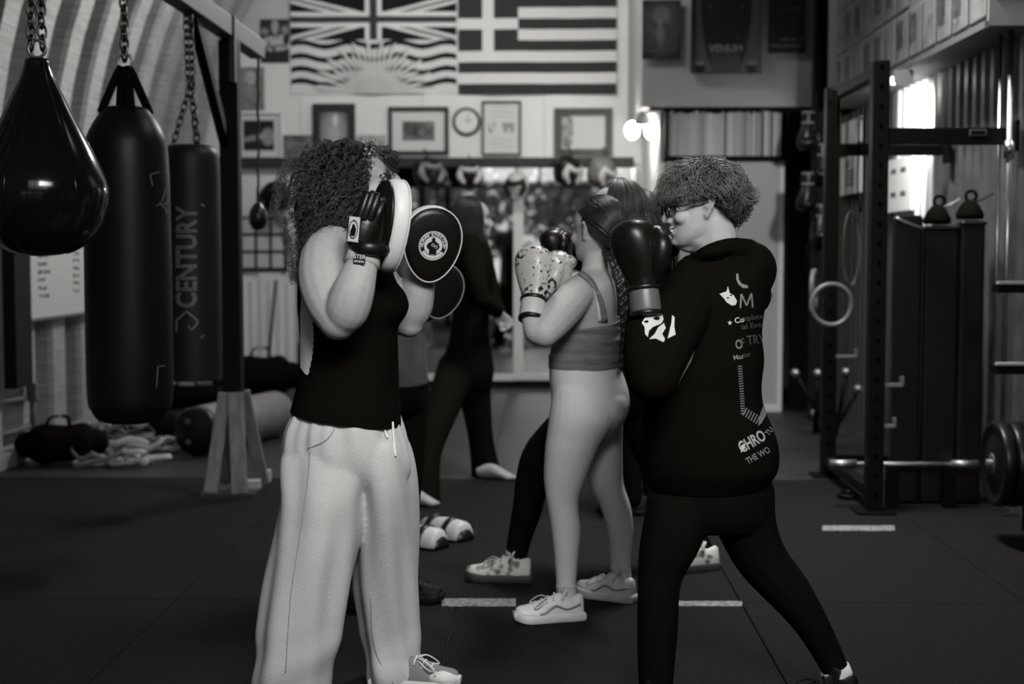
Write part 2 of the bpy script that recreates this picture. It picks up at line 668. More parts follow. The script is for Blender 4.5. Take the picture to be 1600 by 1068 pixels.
# ---- mezzanine with photo cards
XM = 2.2
ZM = 2.47
struct(MB().box(((XM + 4.0) / 2, (7.19 + 11.2) / 2, ZM + 0.9), (4.0 - XM, 11.2 - 7.19, 1.8)).obj('wall_mezzanine', mat('mezzanine board', 0.2, 0.75, noise=(4, 0.1)), None, False, bev=0.006))
struct(MB().box((XM - 0.006, 9.2, ZM + 0.012), (0.02, 4.02, 0.035)).box((3.1, 7.18, ZM + 0.2), (1.8, 0.02, 0.012)).obj('trim_1', mat('trim grey', 0.14, 0.7), None, False))
struct(MB().box((2.21, 11.5, 2.2), (0.13, 0.13, 4.4)).obj('post_1', M_dark, None, False))

# ---- end wall behind the camera: open door, seen in mirrors; window added for light
we = MB()
for (x0, x1, z0, z1) in ((-3.6, -3.2, 0, 6), (1.5, 2.9, 0, 2.75), (2.9, 5.9, 0, 6.4), (-3.2, 2.9, 2.75, 2.8), (-3.2, -1.7, 2.75, 6.2), (-1.7, 2.9, 5.45, 6.4)):
    we.box(((x0 + x1) / 2, -2.55, (z0 + z1) / 2), (x1 - x0, 0.1, z1 - z0))
struct(we.obj('wall_front', M_dark, None, False))
wf = MB()
for x in (-1.67, -0.1, 1.37, 2.87):
    wf.box((x, -2.5, 4.1), (0.06, 0.06, 2.64))
struct(wf.obj('added_window', M_blackmetal, None, False))
struct(MB().box((0, -22.7, -0.13), (60, 40, 0.1)).obj('ground', mat('gravel yard', 0.16, 0.95, noise=(3, 0.4)), None, False))
for i, (x, y, hgt, rad) in enumerate(((-5.6, -12, 6.5, 1.9), (-1.9, -13, 8, 1.7), (1.6, -12, 6.2, 1.6), (4.9, -13, 8.5, 1.6), (-4.0, -19, 10, 1.9), (0.2, -19, 10, 1.9), (4.4, -19, 9, 1.9))):
    t = thing('tree', ('broad leafy tree in the yard beyond the open door, reflected in the mirror'), 'tree', (x, y, -0.08), 'yard trees seen in the mirrors')
    MB().tube([(x, y, -0.08), (x + 0.1, y, hgt * 0.4), (x, y, hgt * 0.75)], [0.22, 0.16, 0.06], 8).obj('trunk', M_wood, t)
    cr = MB()
    rnd = random.Random(i)
    V, F = [], []
    for k in range(1500):
        a, b, q = rnd.uniform(0, 2 * PI), math.acos(rnd.uniform(-1, 1)), rnd.uniform(0.45, 1) ** 0.5
        p = Vector((x + rad * q * math.sin(b) * math.cos(a), y + rad * q * math.sin(b) * math.sin(a), hgt * 0.58 + hgt * 0.45 * q * math.cos(b)))
        u = Vector((rnd.uniform(-1, 1), rnd.uniform(-1, 1), rnd.uniform(-1, 1))).normalized() * 0.19
        v = u.orthogonal().normalized() * 0.11
        cr.add([p - u, p + v, p + u, p - v], [[0, 1, 2, 3]])
    cr.obj('foliage', mat('tree leaves', 0.25, 0.7, noise=(1, 0.5)), t, False, kind='stuff')

# ================================================================== end wall: flags, frames, mirror
M_print = print_mat('printed cloth', 0.8, 0.1)
M_poster = print_mat('printed poster', 0.45, 0.3)
def bc_flag(u, v):
    X, Y = u * 258, (1 - v) * 155          # from top left, photo pixels
    if Y < 70:
        a, b = X - 129, Y - 38
        H, Wd = 66.0, 258.0
        if abs(a) < 6.5 or abs(b) < 5: return 0.05
        if abs(a) < 13.5 or abs(b) < 12: return 0.72
        d1 = abs(a * H - b * Wd) / math.hypot(H, Wd)
        d2 = abs(a * H + b * Wd) / math.hypot(H, Wd)
        s = 1 if a * b > 0 else -1
        d = d1 if s > 0 else d2
        if d < 2.2: return 0.16
        if d < 7: return 0.7
        return 0.012
    sx, sy = X - 129, 152 - Y
    rr = math.hypot(sx, sy * 1.15)
    ang = math.atan2(sy, sx)
    wave = 3.5 * math.sin(X / 258 * 2 * PI * 3.4 + 0.3)
    dark = False
    for k, yc in enumerate((77, 98, 118, 137)):
        if abs(Y - yc + wave) < 4.2: dark = True
    lim = 84 + 12 * math.sin(ang * 23)
    if rr < 30: return 0.5
    if rr < lim:
        ray_ = math.sin(ang * 46)
        if dark and ray_ < 0.25 and rr > 44: return 0.05
        return 0.66 if ray_ > 0.1 else 0.44
    return 0.012 if dark else 0.68
def gr_flag(u, v):
    st = int((1 - v) * 9)
    blue, white = 0.042, 0.72
    if u < 93 / 246 and st < 5:
        a, b = u * 246 / 93 * 5, (1 - v) * 9
        return white if (int(a) == 2 or int(b) == 2) else blue
    return blue if st % 2 == 0 else white
def flag(name, px0, px1, py0, py1, func, label, nx, ny, seed):
    a, b = W(px0, py1, YB - 0.03), W(px1, py0, YB - 0.03)
    ww, hh = b.x - a.x, b.z - a.z
    o = print_panel(name, T(((a.x + b.x) / 2, YB - 0.035, a.z)), ww, hh, nx, ny, func, M_print, None, 0.0,
                    lambda u, v: 0.012 * math.sin(u * 9 + seed) * (0.4 + 0.6 * (1 - v)) + 0.006 * math.sin(u * 23 + v * 5))
    tag(o, label, 'flag')
    return o
flag('flag', 455, 713, -8, 147, bc_flag, 'flag with union cross over wavy stripes and a setting sun', 258, 155, 0)
flag('flag', 716, 964, -6, 148, gr_flag, 'flag of alternating light and dark stripes with a white cross', 124, 72, 2)

def pic(name, label, cat, px0, px1, py0, py1, func, frame=0, mat_px=0, frame_mat=None, nx=36, ny=36, d=None, group=None, matval=None, top=0):
    """framed or bare picture hung flat on a camera-facing wall, traced in photo pixels"""
    d = d or YB
    yy = d - 0.02
    a, b = W(px0, py1, yy), W(px1, py0, yy)
    cx, ww, hh = (a.x + b.x) / 2, b.x - a.x, b.z - a.z
    t = thing(name, label, cat, (cx, yy, a.z), group)
    f = S(frame, d)
    if frame:
        fm = MB()
        for (x, z, sx, sz) in ((cx - ww / 2 + f / 2, a.z + hh / 2, f, hh), (cx + ww / 2 - f / 2, a.z + hh / 2, f, hh), (cx, a.z + f / 2, ww - 2 * f, f), (cx, a.z + hh - f / 2, ww - 2 * f, f)):
            fm.box((x, yy - 0.012, z), (sx, 0.034, sz))
        fm.obj('frame', frame_mat or M_frame, t, False, bev=0.003)
    m_ = S(mat_px, d)
    if matval is not None:
        MB().box((cx, yy, a.z + hh / 2), (ww - 2 * f, 0.012, hh - 2 * f)).obj('mount', mat('picture mount', matval, 0.7), t, False)
    iw, ih = ww - 2 * f - 2 * m_, hh - 2 * f - 2 * m_
    print_panel('print', T((cx, yy - 0.008, a.z + f + m_)), iw, ih, nx, ny, func, M_poster, t, 0.0)
    return t
def blob(u, v, cx, cy, rx, ry, soft=0.3):
    q = ((u - cx) / rx) ** 2 + ((v - cy) / ry) ** 2
    return 1 - smooth01(1 - soft, 1 + soft, q)
def fighters(u, v):
    g = 0.018
    g = max(g, 0.32 * blob(u, v, 0.5, 0.82, 0.13, 0.17), 0.22 * blob(u, v, 0.15, 0.72, 0.14, 0.08), 0.22 * blob(u, v, 0.85, 0.75, 0.14, 0.1))
    if 0.4 < v - 0.1 * (u - .5) < 0.62 and 0.12 < u < 0.8: g = 0.45 if vnoise(u * 16, v * 14, 3) > 0.35 else 0.1
    if 0.25 < v - 0.12 * (u - .5) < 0.38 and u > 0.1: g = 0.4 if vnoise(u * 14, v * 16, 5) > 0.45 else 0.05
    return g
def greyposter(u, v): return 0.1 + 0.22 * fbm(u * 6, v * 9, 4) + 0.2 * blob(u, v, 0.45, 0.75, 0.25, 0.15)
def bodyphoto(u, v):
    return 0.014 + 0.25 * blob(u, v, 0.8, 0.45, 0.22, 0.3) + 0.22 * blob(u, v - 0.2 * u, 0.3, 0.35, 0.4, 0.1)
def murky(s, lo=0.03, hi=0.3):
    return lambda u, v: lo + (hi - lo) * fbm(u * 5 + s, v * 5, s) ** 1.6
def figure_photo(u, v): return 0.09 + 0.22 * blob(u, v, 0.5, 0.4, 0.45, 0.6, 0.8) + 0.3 * blob(u, v, 0.55, 0.75, 0.1, 0.16) + 0.1 * blob(u, v, 0.5, 0.3, 0.2, 0.3)
def cert(u, v):
    g = 0.62
    if 0.42 < v < 0.62 and 0.15 < u < 0.85 and vnoise(u * 14, v * 7, 8) > 0.55: g = 0.3
    if (v > 0.7 or v < 0.35) and 0.2 < u < 0.8 and math.sin(v * 70) > 0.5: g = 0.5
    return g
def certframe(u, v): return 0.6 - 0.38 * blob(u, v, 0.12, 0.55, 0.16, 0.55) * fbm(u * 9, v * 9, 2) * 1.6
def dim_poster(u, v):
    g = 0.02 + 0.1 * fbm(u * 7, v * 10, 6) * blob(u, v, 0.5, 0.55, 0.5, 0.5, .8)
    g += 0.08 * blob(u, v, 0.5, 0.75, 0.25, 0.15) + 0.08 * blob(u, v, 0.47, 0.42, 0.1, 0.2)
    if 0.14 < v < 0.18 and u < 0.9: g = 0.1
    return g
def torso_poster(u, v):                       # bare-chested boxer from neck to thighs
    bg = 0.10 - 0.04 * v
    tors = blob(u, v, 0.5, 0.62, 0.2 + 0.07 * (v - 0.3), 0.34, .12)
    arms = max(blob(u + 0.18 * (v - 0.6), v, 0.22, 0.47, 0.085, 0.42, .2), blob(u - 0.18 * (v - 0.6), v, 0.78, 0.47, 0.085, 0.42, .2))
    head = blob(u, v, 0.5, 0.97, 0.1, 0.12, .2)
    sh = blob(u, v, 0.5, 0.82, 0.3, 0.1, .2)
    g = bg
    k = max(tors, arms, head, sh)
    if k > 0: g = bg * (1 - k) + 0.014 * k
    if 0.28 < v < 0.37 and 0.31 < u < 0.69: g = 0.008
    if v < 0.28 and abs(u - 0.5) < 0.22: g = 0.06
    if 0.08 < v < 0.13 and (0.06 < u < 0.18 or 0.82 < u < 0.95): g = 0.2
    if v < 0.08 and (0.06 < u < 0.2 or 0.8 < u < 0.95): g = 0.01
    return g
def text_poster(u, v):
    g = 0.014
    if 0.2 < v < 0.24 and 0.35 < u < 0.95 and vnoise(u * 24, 3, 1) > 0.3: g = 0.14
    if 0.1 < v < 0.135 and 0.08 < u < 0.88: g = 0.12
    if 0.7 < v < 0.73 and vnoise(u * 20, 1, 4) > 0.4: g = 0.035
    return g

pic('fight_poster', 'dark fight poster with tilted white lettering, left of the flags', 'poster', 408, 452, 30, 98, fighters)
pic('grey_poster', 'busy grey poster beside the hanging ball rope', 'poster', 376, 413, 105, 172, greyposter)
pic('matted_photo', 'dark photo in a wide white mount above the shelf rail', 'picture', 370, 439, 177, 246, bodyphoto, 1, 10, matval=0.62, frame_mat=M_whiteplastic)
pic('dark_photo', 'small dark photograph low on the white wall', 'picture', 443, 497, 211, 244, murky(3))
pic('tall_frame', 'tall black framed portrait photograph', 'picture', 489, 555, 162, 242, figure_photo, 11)
pic('pale_photo', 'pale unframed photograph beside the tall black frame', 'picture', 558, 603, 211, 244, murky(9, 0.32, 0.6))
pic('wide_frame', 'black framed group photograph with a wide white mount', 'picture', 607, 701, 167, 242, murky(5, 0.015, 0.32), 6, 16, matval=0.68)
pic('fight_bill', 'white fight bill in a frame with black top and bottom', 'picture', 753, 814, 158, 243, cert, 3)
pic('certificate', 'certificate in a broad dark wooden frame', 'picture', 866, 957, 169, 244, certframe, 11, frame_mat=mat('walnut frame', 0.055, 0.5, noise=(9, 0.3)))
pic('dim_poster', 'dim boxing poster at the left end of the grey bulkhead', 'poster', 1003, 1064, 0, 93, dim_poster, d=12.2)
tp = pic('boxer_poster', 'large poster of a bare-chested boxer in dark shorts', 'poster', 1079, 1190, -28, 115, torso_poster, 1, d=12.2, nx=56, ny=70)
pic('text_poster', 'black poster with a few pale lines of text', 'poster', 1200, 1259, -15, 83, text_poster, d=12.2, nx=40, ny=60)
V, F = text_tris('VENUM', 0.085, 0.003)
m = MB(); c = W(1134, 76, 12.16)
m.add([c + Vector((x, -0.004, y)) for x, y in V], F).obj('waistband_lettering', mat('grey ink', 0.22, 0.6), tp, False)

cw = W(729, 190, YB - 0.03)
t = thing('wall_clock', 'round wall clock with a thick black rim', 'clock', (cw.x, cw.y, cw.z - 0.14))
R90 = Matrix.Rotation(PI / 2, 3, 'X')
MB().torus(cw, 0.125, 0.017, R90).obj('rim', M_frame, t)
MB().lathe([(0.0005, 0), (0.122, 0), (0.122, 0.012), (0.0005, 0.012)], cw, R90).obj('dial', M_paper, t, False)
MB().bar(cw + Vector((0, -0.02, 0)), cw + Vector((0.05, -0.02, 0.02)), 0.008, 0.003).obj('hand', M_frame, t, False)
MB().bar(cw + Vector((0, -0.022, 0)), cw + Vector((0.02, -0.022, 0.08)), 0.006, 0.003).obj('hand', M_frame, t, False)
tk = MB()
for k in range(12):
    a = k * PI / 6
    tk.box(cw + Vector((0.1 * math.sin(a), -0.014, 0.1 * math.cos(a))), (0.006, 0.002, 0.014), Matrix.Rotation(a, 3, 'Y'))
tk.obj('hour_marks', M_frame, t, False, kind='stuff')

# rail with hooks, headguards hang from it
a, b = W(330, 262, YB - 0.05), W(990, 246, YB - 0.05)
rail = thing('hook_rail', 'long dark wooden rail under the framed pictures', 'rail', ((a.x + b.x) / 2, YB - 0.05, a.z))
MB().box(((a.x + b.x) / 2, YB - 0.05, (a.z + b.z) / 2), (b.x - a.x, 0.09, b.z - a.z)).obj('board', M_darkwood, rail, False, bev=0.005)
def headguard(px, py, s, mats, label, yaw, tilt=0.0, d=YB - 0.17):
    c = W(px, py, d)
    t = thing('headguard', label, 'headguard', (c.x, c.y, c.z - 0.12 * s), 'headguards on the hook rail')
    M = T(c) @ Rz(yaw) @ Rx(tilt) @ Matrix.Scale(s, 4)
    shell = MB()
    rings = []
    for (z, r, fwd) in ((-0.12, 0.085, 0.2), (-0.08, 0.105, 0.25), (-0.03, 0.118, 0.5), (0.03, 0.122, 0.3), (0.08, 0.105, 0), (0.115, 0.065, 0), (0.13, 0.01, 0)):
        ring = []
        for j in range(24):
            t_ = 2 * PI * j / 24
            k = 1 - (0.42 * fwd * max(0, math.cos(t_ + PI / 2)) ** 2)
            ring.append(Vector((r * math.cos(t_), r * 1.12 * k * math.sin(t_), z)))
        rings.append(ring)
    shell.loft(rings).xform(M).obj('shell', mats[0], t)
    MB().torus((0, -0.065, 0.055), 0.075, 0.026, Matrix.Rotation(0.35, 3, 'X'), n=16, arc=PI, start=PI).xform(M).obj('brow_pad', mats[1], t)
    for sx in (-1, 1):
        MB().tube([(sx * 0.085, -0.08, 0.03), (sx * 0.095, -0.09, -0.03), (sx * 0.06, -0.115, -0.085)], [0.028, 0.034, 0.02], 10, 3, round_ends=True).xform(M).obj('cheek_pad', mats[1], t)
    MB().tube([(-0.06, -0.09, -0.1), (0, -0.08, -0.135), (0.06, -0.09, -0.1)], [0.01] * 3, 8, 2).xform(M).obj('chin_strap', mats[0], t)
    MB().tube([(0, 0.0, 0.12), (0, 0.03, 0.18), (0, 0.09, 0.2)], [0.006] * 3, 6, 2).xform(M).obj('hanging_loop', M_black, t)
    return t
M_whiteleather = mat('white leather', 0.5, 0.4)
M_greyleather = mat('grey leather', 0.18, 0.4)
headguard(668, 268, 1.15, (M_leather, M_greyleather), 'dark headguard with grey padding hanging beside the pale one', 0.5)
headguard(733, 272, 1.0, (M_leather, M_whiteleather), 'black headguard with pale cheek pads under the wall clock', 0.1)
headguard(808, 288, 0.95, (M_whiteleather, M_leather), 'white topped headguard hanging low above the mirror post', -0.2, 0.2)
headguard(886, 264, 1.05, (M_leather, M_whiteleather), 'black and white headguard under the certificate', 0.8, 0.4)
headguard(940, 266, 1.05, (M_greyleather, M_whiteleather), 'pale grey headguard next to the bright lamp', 0.9, 0.5)
headguard(432, 306, 1.15, (M_leather, M_leather), 'all-black headguard hanging by the black lattice window', -0.4)

# mirrors below the rail
def wallbox(px0, px1, py0, py1, y0, y1):
    a, b = W(px0, py1, y0), W(px1, py0, y0)
    return MB().box(((a.x + b.x) / 2, (y0 + y1) / 2, (a.z + b.z) / 2), (b.x - a.x, y1 - y0, b.z - a.z))
for (p0, p1, lab) in ((465, 803, 'large wall mirror behind the long-haired person in black'), (817, 998, 'wall mirror right of the white mirror post')):
    a, b = W(p0, 590, YB - 0.05), W(p1, 262, YB - 0.05)
    t = thing('wall_mirror', lab, 'mirror', ((a.x + b.x) / 2, YB - 0.05, a.z))
    wallbox(p0, p1, 262, 588, YB - 0.06, YB - 0.045).obj('glass', M_mirror, t, False)
    wallbox(p0, p1, 584, 594, YB - 0.085, YB - 0.045).obj('bottom_rail', M_whiteplastic, t, False, bev=0.004)
tag(wallbox(802, 818, 262, 594, YB - 0.1, YB - 0.045).obj('mirror_post', M_whiteplastic, None, False, bev=0.004), 'white vertical strip between the two wall mirrors', 'post')
struct(wallbox(330, 1000, 594, 605, YB - 0.06, YB).obj('baseboard_back', M_dark, None, False))

# lattice window and white fluted panel at the left
a, b = W(376, 424, YB - 0.05), W(447, 338, YB - 0.05)
win = struct(wallbox(374, 448, 338, 424, YB - 0.05, YB - 0.02).obj('window_2', M_frame, None, False))
for i in range(3):
    for j in range(3):
        x0 = 379 + i * 23; y0 = 342 + j * 27
        wallbox(x0, x0 + 18, y0, y0 + 22, YB - 0.062, YB - 0.05).obj('window_pane', mat('frosted pane', 0.55, 0.35), win, False, bev=0.003)
tag(wallbox(404, 438, 425, 451, YB - 0.04, YB - 0.022).obj('paper_notice', M_paper, None, False), 'blank white card pinned below the lattice window', 'notice')
fp = MB()
rings = []
a, b = W(330, 600, YB - 0.03), W(470, 440, YB - 0.03)
nn = 60
top, bot = [], []
for i in range(nn + 1):
    x = a.x + (b.x - a.x) * i / nn
    dep = 0.018 * (1 if (i // 3) % 2 else 0)
    top.append(Vector((x, YB - 0.03 - dep, b.z))); bot.append(Vector((x, YB - 0.03 - dep, 0.0)))
fp.loft([bot, top], False, closed=False)
tag(fp.obj('fluted_panel', M_white_wall, None, False), 'white fluted sheet under the lattice window', 'panel')

# bookcase with upright sleeves under the bulkhead, pale door beneath it
a, b = W(1036, 250, 12.1), W(1228, 170, 12.1)
bk = thing('record_shelf', 'black wall shelf packed with upright sleeves under the bulkhead', 'shelf', ((a.x + b.x) / 2, 12.1, a.z))
z0, z1 = a.z, b.z
MB().box(((a.x + b.x) / 2, 12.1, z0 + 0.012), (b.x - a.x, 0.3, 0.024)).obj('bottom_board', M_dark, bk, False)
MB().box(((a.x + b.x) / 2, 12.1, z1 - 0.012), (b.x - a.x + 0.25, 0.3, 0.03)).obj('top_board', M_dark, bk, False)
for x in (a.x + 0.012, b.x - 0.012):
    MB().box((x, 12.1, (z0 + z1) / 2), (0.024, 0.3, z1 - z0)).obj('side_board', M_dark, bk, False)
MB().box(((a.x + b.x) / 2, 12.24, (z0 + z1) / 2), (b.x - a.x, 0.02, z1 - z0)).obj('back_board', M_dark, bk, False)
rnd = random.Random(3)
x = a.x + 0.03
tones = [('cream', 0.5), ('pale grey', 0.38), ('grey', 0.24), ('dark grey', 0.08), ('white', 0.62)]
cnt = 0
while x < b.x - 0.06:
    th = rnd.uniform(0.014, 0.034)
    tn = rnd.choices(tones, (4, 4, 3, 1 if x < b.x - 0.2 else 5, 3))[0]
    hgt = (z1 - z0) - 0.05 - rnd.uniform(0.0, 0.03)
    m = MB().box((x + th / 2, 12.06 + rnd.uniform(-0.01, 0.01), z0 + 0.025 + hgt / 2), (th - 0.002, 0.2, hgt))
    tag(m.obj('record_sleeve', mat('sleeve ' + tn[0], tn[1], 0.6), None, False, bev=0.0015), tn[0] + ' sleeve standing upright in the black wall shelf', 'sleeve', 'upright sleeves, ' + tn[0])
    x += th
    cnt += 1
d1 = MB()
a, b = W(1040, 640, 12.1), W(1226, 251, 12.1)
dm = struct(MB().box(((a.x + b.x) / 2, 12.16, b.z / 2), (b.x - a.x, 0.05, b.z)).obj('door_1', mat('pale satin door', 0.36, 0.4, spec=0.3), None, False, bev=0.004))
for x in (a.x + 0.02, b.x - 0.02):
    MB().box((x, 12.125, b.z / 2), (0.04, 0.03, b.z)).obj('door_stile', M_whiteplastic, dm, False)
MB().box(((a.x + b.x) / 2, 12.125, 0.03), (b.x - a.x - 0.08, 0.03, 0.06)).obj('door_rail', M_whiteplastic, dm, False)
MB().tube([(b.x - 0.1, 12.12, 1.0), (b.x - 0.1, 12.05, 1.0), (b.x - 0.2, 12.05, 1.0)], [0.012] * 3, 8).obj('door_handle', M_dullsteel, dm)

# twin bulb lamp under the bulkhead corner
c = W(1003, 200, 12.75)
lp = thing('twin_bulb_lamp', 'bright twin bulb lamp under the bulkhead corner', 'lamp', (c.x, c.y, c.z - 0.1))
MB().box(c + Vector((0.12, 0, 0.2)), (0.15, 0.1, 0.14)).obj('junction_box', M_blackmetal, lp, False, bev=0.006)
MB().tube([c + Vector((0.1, 0, 0.16)), c + Vector((0.02, -0.03, 0.12)), c + Vector((0, -0.05, 0.08))], [0.02, 0.02, 0.02], 8, 2).obj('arm', M_dullsteel, lp)
MB().lathe([(0.03, 0.14), (0.05, 0.1), (0.085, 0.0), (0.08, -0.005), (0.045, 0.095), (0.0005, 0.11)], c + Vector((0, -0.06, 0.02)), n=20).obj('shade', mat('grey lamp shade', 0.25, 0.5), lp)
for sx in (-1, 1):
    MB().ell(c + Vector((sx * 0.085, 0.0, -0.02)), (0.062, 0.062, 0.078)).obj('bulb', M_bulb, lp)

# wall lamp under the mezzanine, throwing its light on the corrugated wall
c = W(1412, 122, 8.70)
lp = thing('wash_lamp', 'grey hooded lamp hanging from the mezzanine edge, lighting the corrugated wall', 'lamp', (c.x, c.y, c.z - 0.1))
hood = [(-0.058, 0.05), (-0.058, -0.02), (-0.04, -0.042), (0.04, -0.042), (0.058, -0.02), (0.058, 0.05)]
MB().prism(hood, 0.02, T(c)).obj('hood', mat('grey lamp shade', 0.25, 0.5), lp, False)
MB().box(c + Vector((0.0, 0.06, 0.03)), (0.11, 0.1, 0.03)).obj('body', M_dullsteel, lp, False, bev=0.006)
MB().box(c + Vector((0.0, 0.07, -0.005)), (0.1, 0.07, 0.04)).obj('lit_panel', mat('lit lamp panel', 0.9, 0.5, emit=14), lp, False)
l = bpy.data.lights.new('wash_lamp_light', 'SPOT')
l.energy = 130; l.spot_size = math.radians(90); l.spot_blend = 0.7; l.color = WARM; l.shadow_soft_size = 0.06
o = bpy.data.objects.new('wash_lamp_light', l); C.objects.link(o)
o.location = c + Vector((0.05, 0.17, -0.02))
o.rotation_euler = Vector((0.10, 0.9, -0.42)).to_track_quat('-Z', 'Y').to_euler()

# unseen lamp housings added for the overhead fill lights
for (x, y, z, ln, lab) in ((-1.0, 11.62, 4.6, 2.5, 'long added fill lamp near the flag wall'), (0.9, 6.88, 4.66, 1.3, 'short added fill lamp above the training floor'), (0.36, 12.26, 4.47, 1.2, 'added fill lamp hung before the grey bulkhead')):
    t = thing('overhead_fill_lamp', 'linear ' + lab, 'lamp', (x, y, z))
    MB().box((x, y, z + 0.07), (ln, 0.24, 0.05)).obj('housing', M_dullsteel, t, False, bev=0.01)
    for sx in (-1, 1):
        zt = ACZ + math.sqrt(AR * AR - (x + sx * ln * 0.4 - ACX) ** 2) - 0.02
        MB().tube([(x + sx * ln * 0.4, y, z + 0.09), (x + sx * ln * 0.4, y, zt)], [0.006, 0.006], 6).obj('suspension_rod', M_dullsteel, t)

t = thing('fill_panel', 'broad added fill panel above the camera end of the gym', 'lamp', (0.8, 0.6, 3.5))  # unseen panel added to light the front people
q = (Vector((-0.1, 5.1, 0.8)) - Vector((0.8, 0.6, 3.45))).to_track_quat('-Z', 'Y').to_matrix()
MB().box(Vector((0.8, 0.6, 3.45)) - q @ Vector((0, 0, -0.05)), (2.06, 0.96, 0.06), q).obj('housing', M_dullsteel, t, False, bev=0.01)
for sx in (-0.8, 0.8):
    x = 0.8 + sx
    zt = ACZ + math.sqrt(AR * AR - (x - ACX) ** 2) - 0.02
    MB().tube([Vector((0.8, 0.6, 3.45)) + q @ Vector((sx, 0, 0.08)), (x, 0.6, zt)], [0.006, 0.006], 6).obj('suspension_rod', M_dullsteel, t)
# ================================================================== gear builders
def decal(bvh, V, F, off=0.003):
    """lettering / print given in photo pixels, laid on the surface it is printed on"""
    out, ok = [], []
    o = Vector((0, 0, CAMH))
    for (x, y) in V:
        h = bvh.ray_cast(o, ray(x, y).normalized())
        if h[0] is None:
            out.append(None)
        else:
            n = h[1] if h[1].dot(o - h[0]) > 0 else -h[1]
            out.append(h[0] + n * off)
    m = MB()
    idx = {}
    vv = []
    for i, p in enumerate(out):
        if p is not None:
            idx[i] = len(vv); vv.append(p)
    ff = [[idx[i] for i in f] for f in F if all(i in idx for i in f)]
    ff = [f for f in ff if max((vv[f[0]] - vv[f[k]]).length for k in range(len(f))) < 0.25]
    m.add(vv, ff)
    return m
def place2(V, cx, cy, ang=0, sx=1, sy=1, shear=0):
    c, s = math.cos(ang), math.sin(ang)
    return [(cx + (x * sx + shear * y) * c - (-y * sy) * s, cy + (x * sx + shear * y) * s + (-y * sy) * c) for x, y in V]
def stroke(pts, w_):
    """2D polyline as a ribbon"""
    V, F = [], []
    for i, p in enumerate(pts):
        a, b = pts[max(i - 1, 0)], pts[min(i + 1, len(pts) - 1)]
        dx, dy = b[0] - a[0], b[1] - a[1]
        L = math.hypot(dx, dy) or 1
        V += [(p[0] - dy / L * w_ / 2, p[1] + dx / L * w_ / 2), (p[0] + dy / L * w_ / 2, p[1] - dx / L * w_ / 2)]
    for i in range(len(pts) - 1):
        F.append([2 * i, 2 * i + 1, 2 * i + 3, 2 * i + 2])
    return V, F
def poly2(pts):
    """filled 2D outline -> small triangles"""
    bm = bmesh.new()
    f = bm.faces.new([bm.verts.new((p[0], p[1], 0)) for p in pts])
    bmesh.ops.triangulate(bm, faces=[f])
    for _ in range(2):
        bmesh.ops.subdivide_edges(bm, edges=bm.edges[:], cuts=1, use_grid_fill=True)
        bmesh.ops.triangulate(bm, faces=bm.faces[:])
    bm.verts.index_update()
    r = [(v.co.x, v.co.y) for v in bm.verts], [[v.index for v in g.verts] for g in bm.faces]
    bm.free()
    return r
def chain(p0, p1, link_len=0.045, r=0.0045):
    p0, p1 = Vector(p0), Vector(p1)
    n = max(2, int((p1 - p0).length / (link_len * 0.72)))
    d = (p1 - p0).normalized()
    m = MB()
    a = d.orthogonal().normalized(); b = d.cross(a)
    for i in range(n + 1):
        c = p0.lerp(p1, i / n)
        u, v = (a, b) if i % 2 else (b, a)
        R = Matrix((d * 1.45, u * 0.85, v)).transposed()
        m.torus((0, 0, 0), link_len * 0.36, r, n=12, k=5)
        k = 12 * 5
        for j in range(len(m.v) - k, len(m.v)):
            m.v[j] = c + R @ m.v[j]
    return m

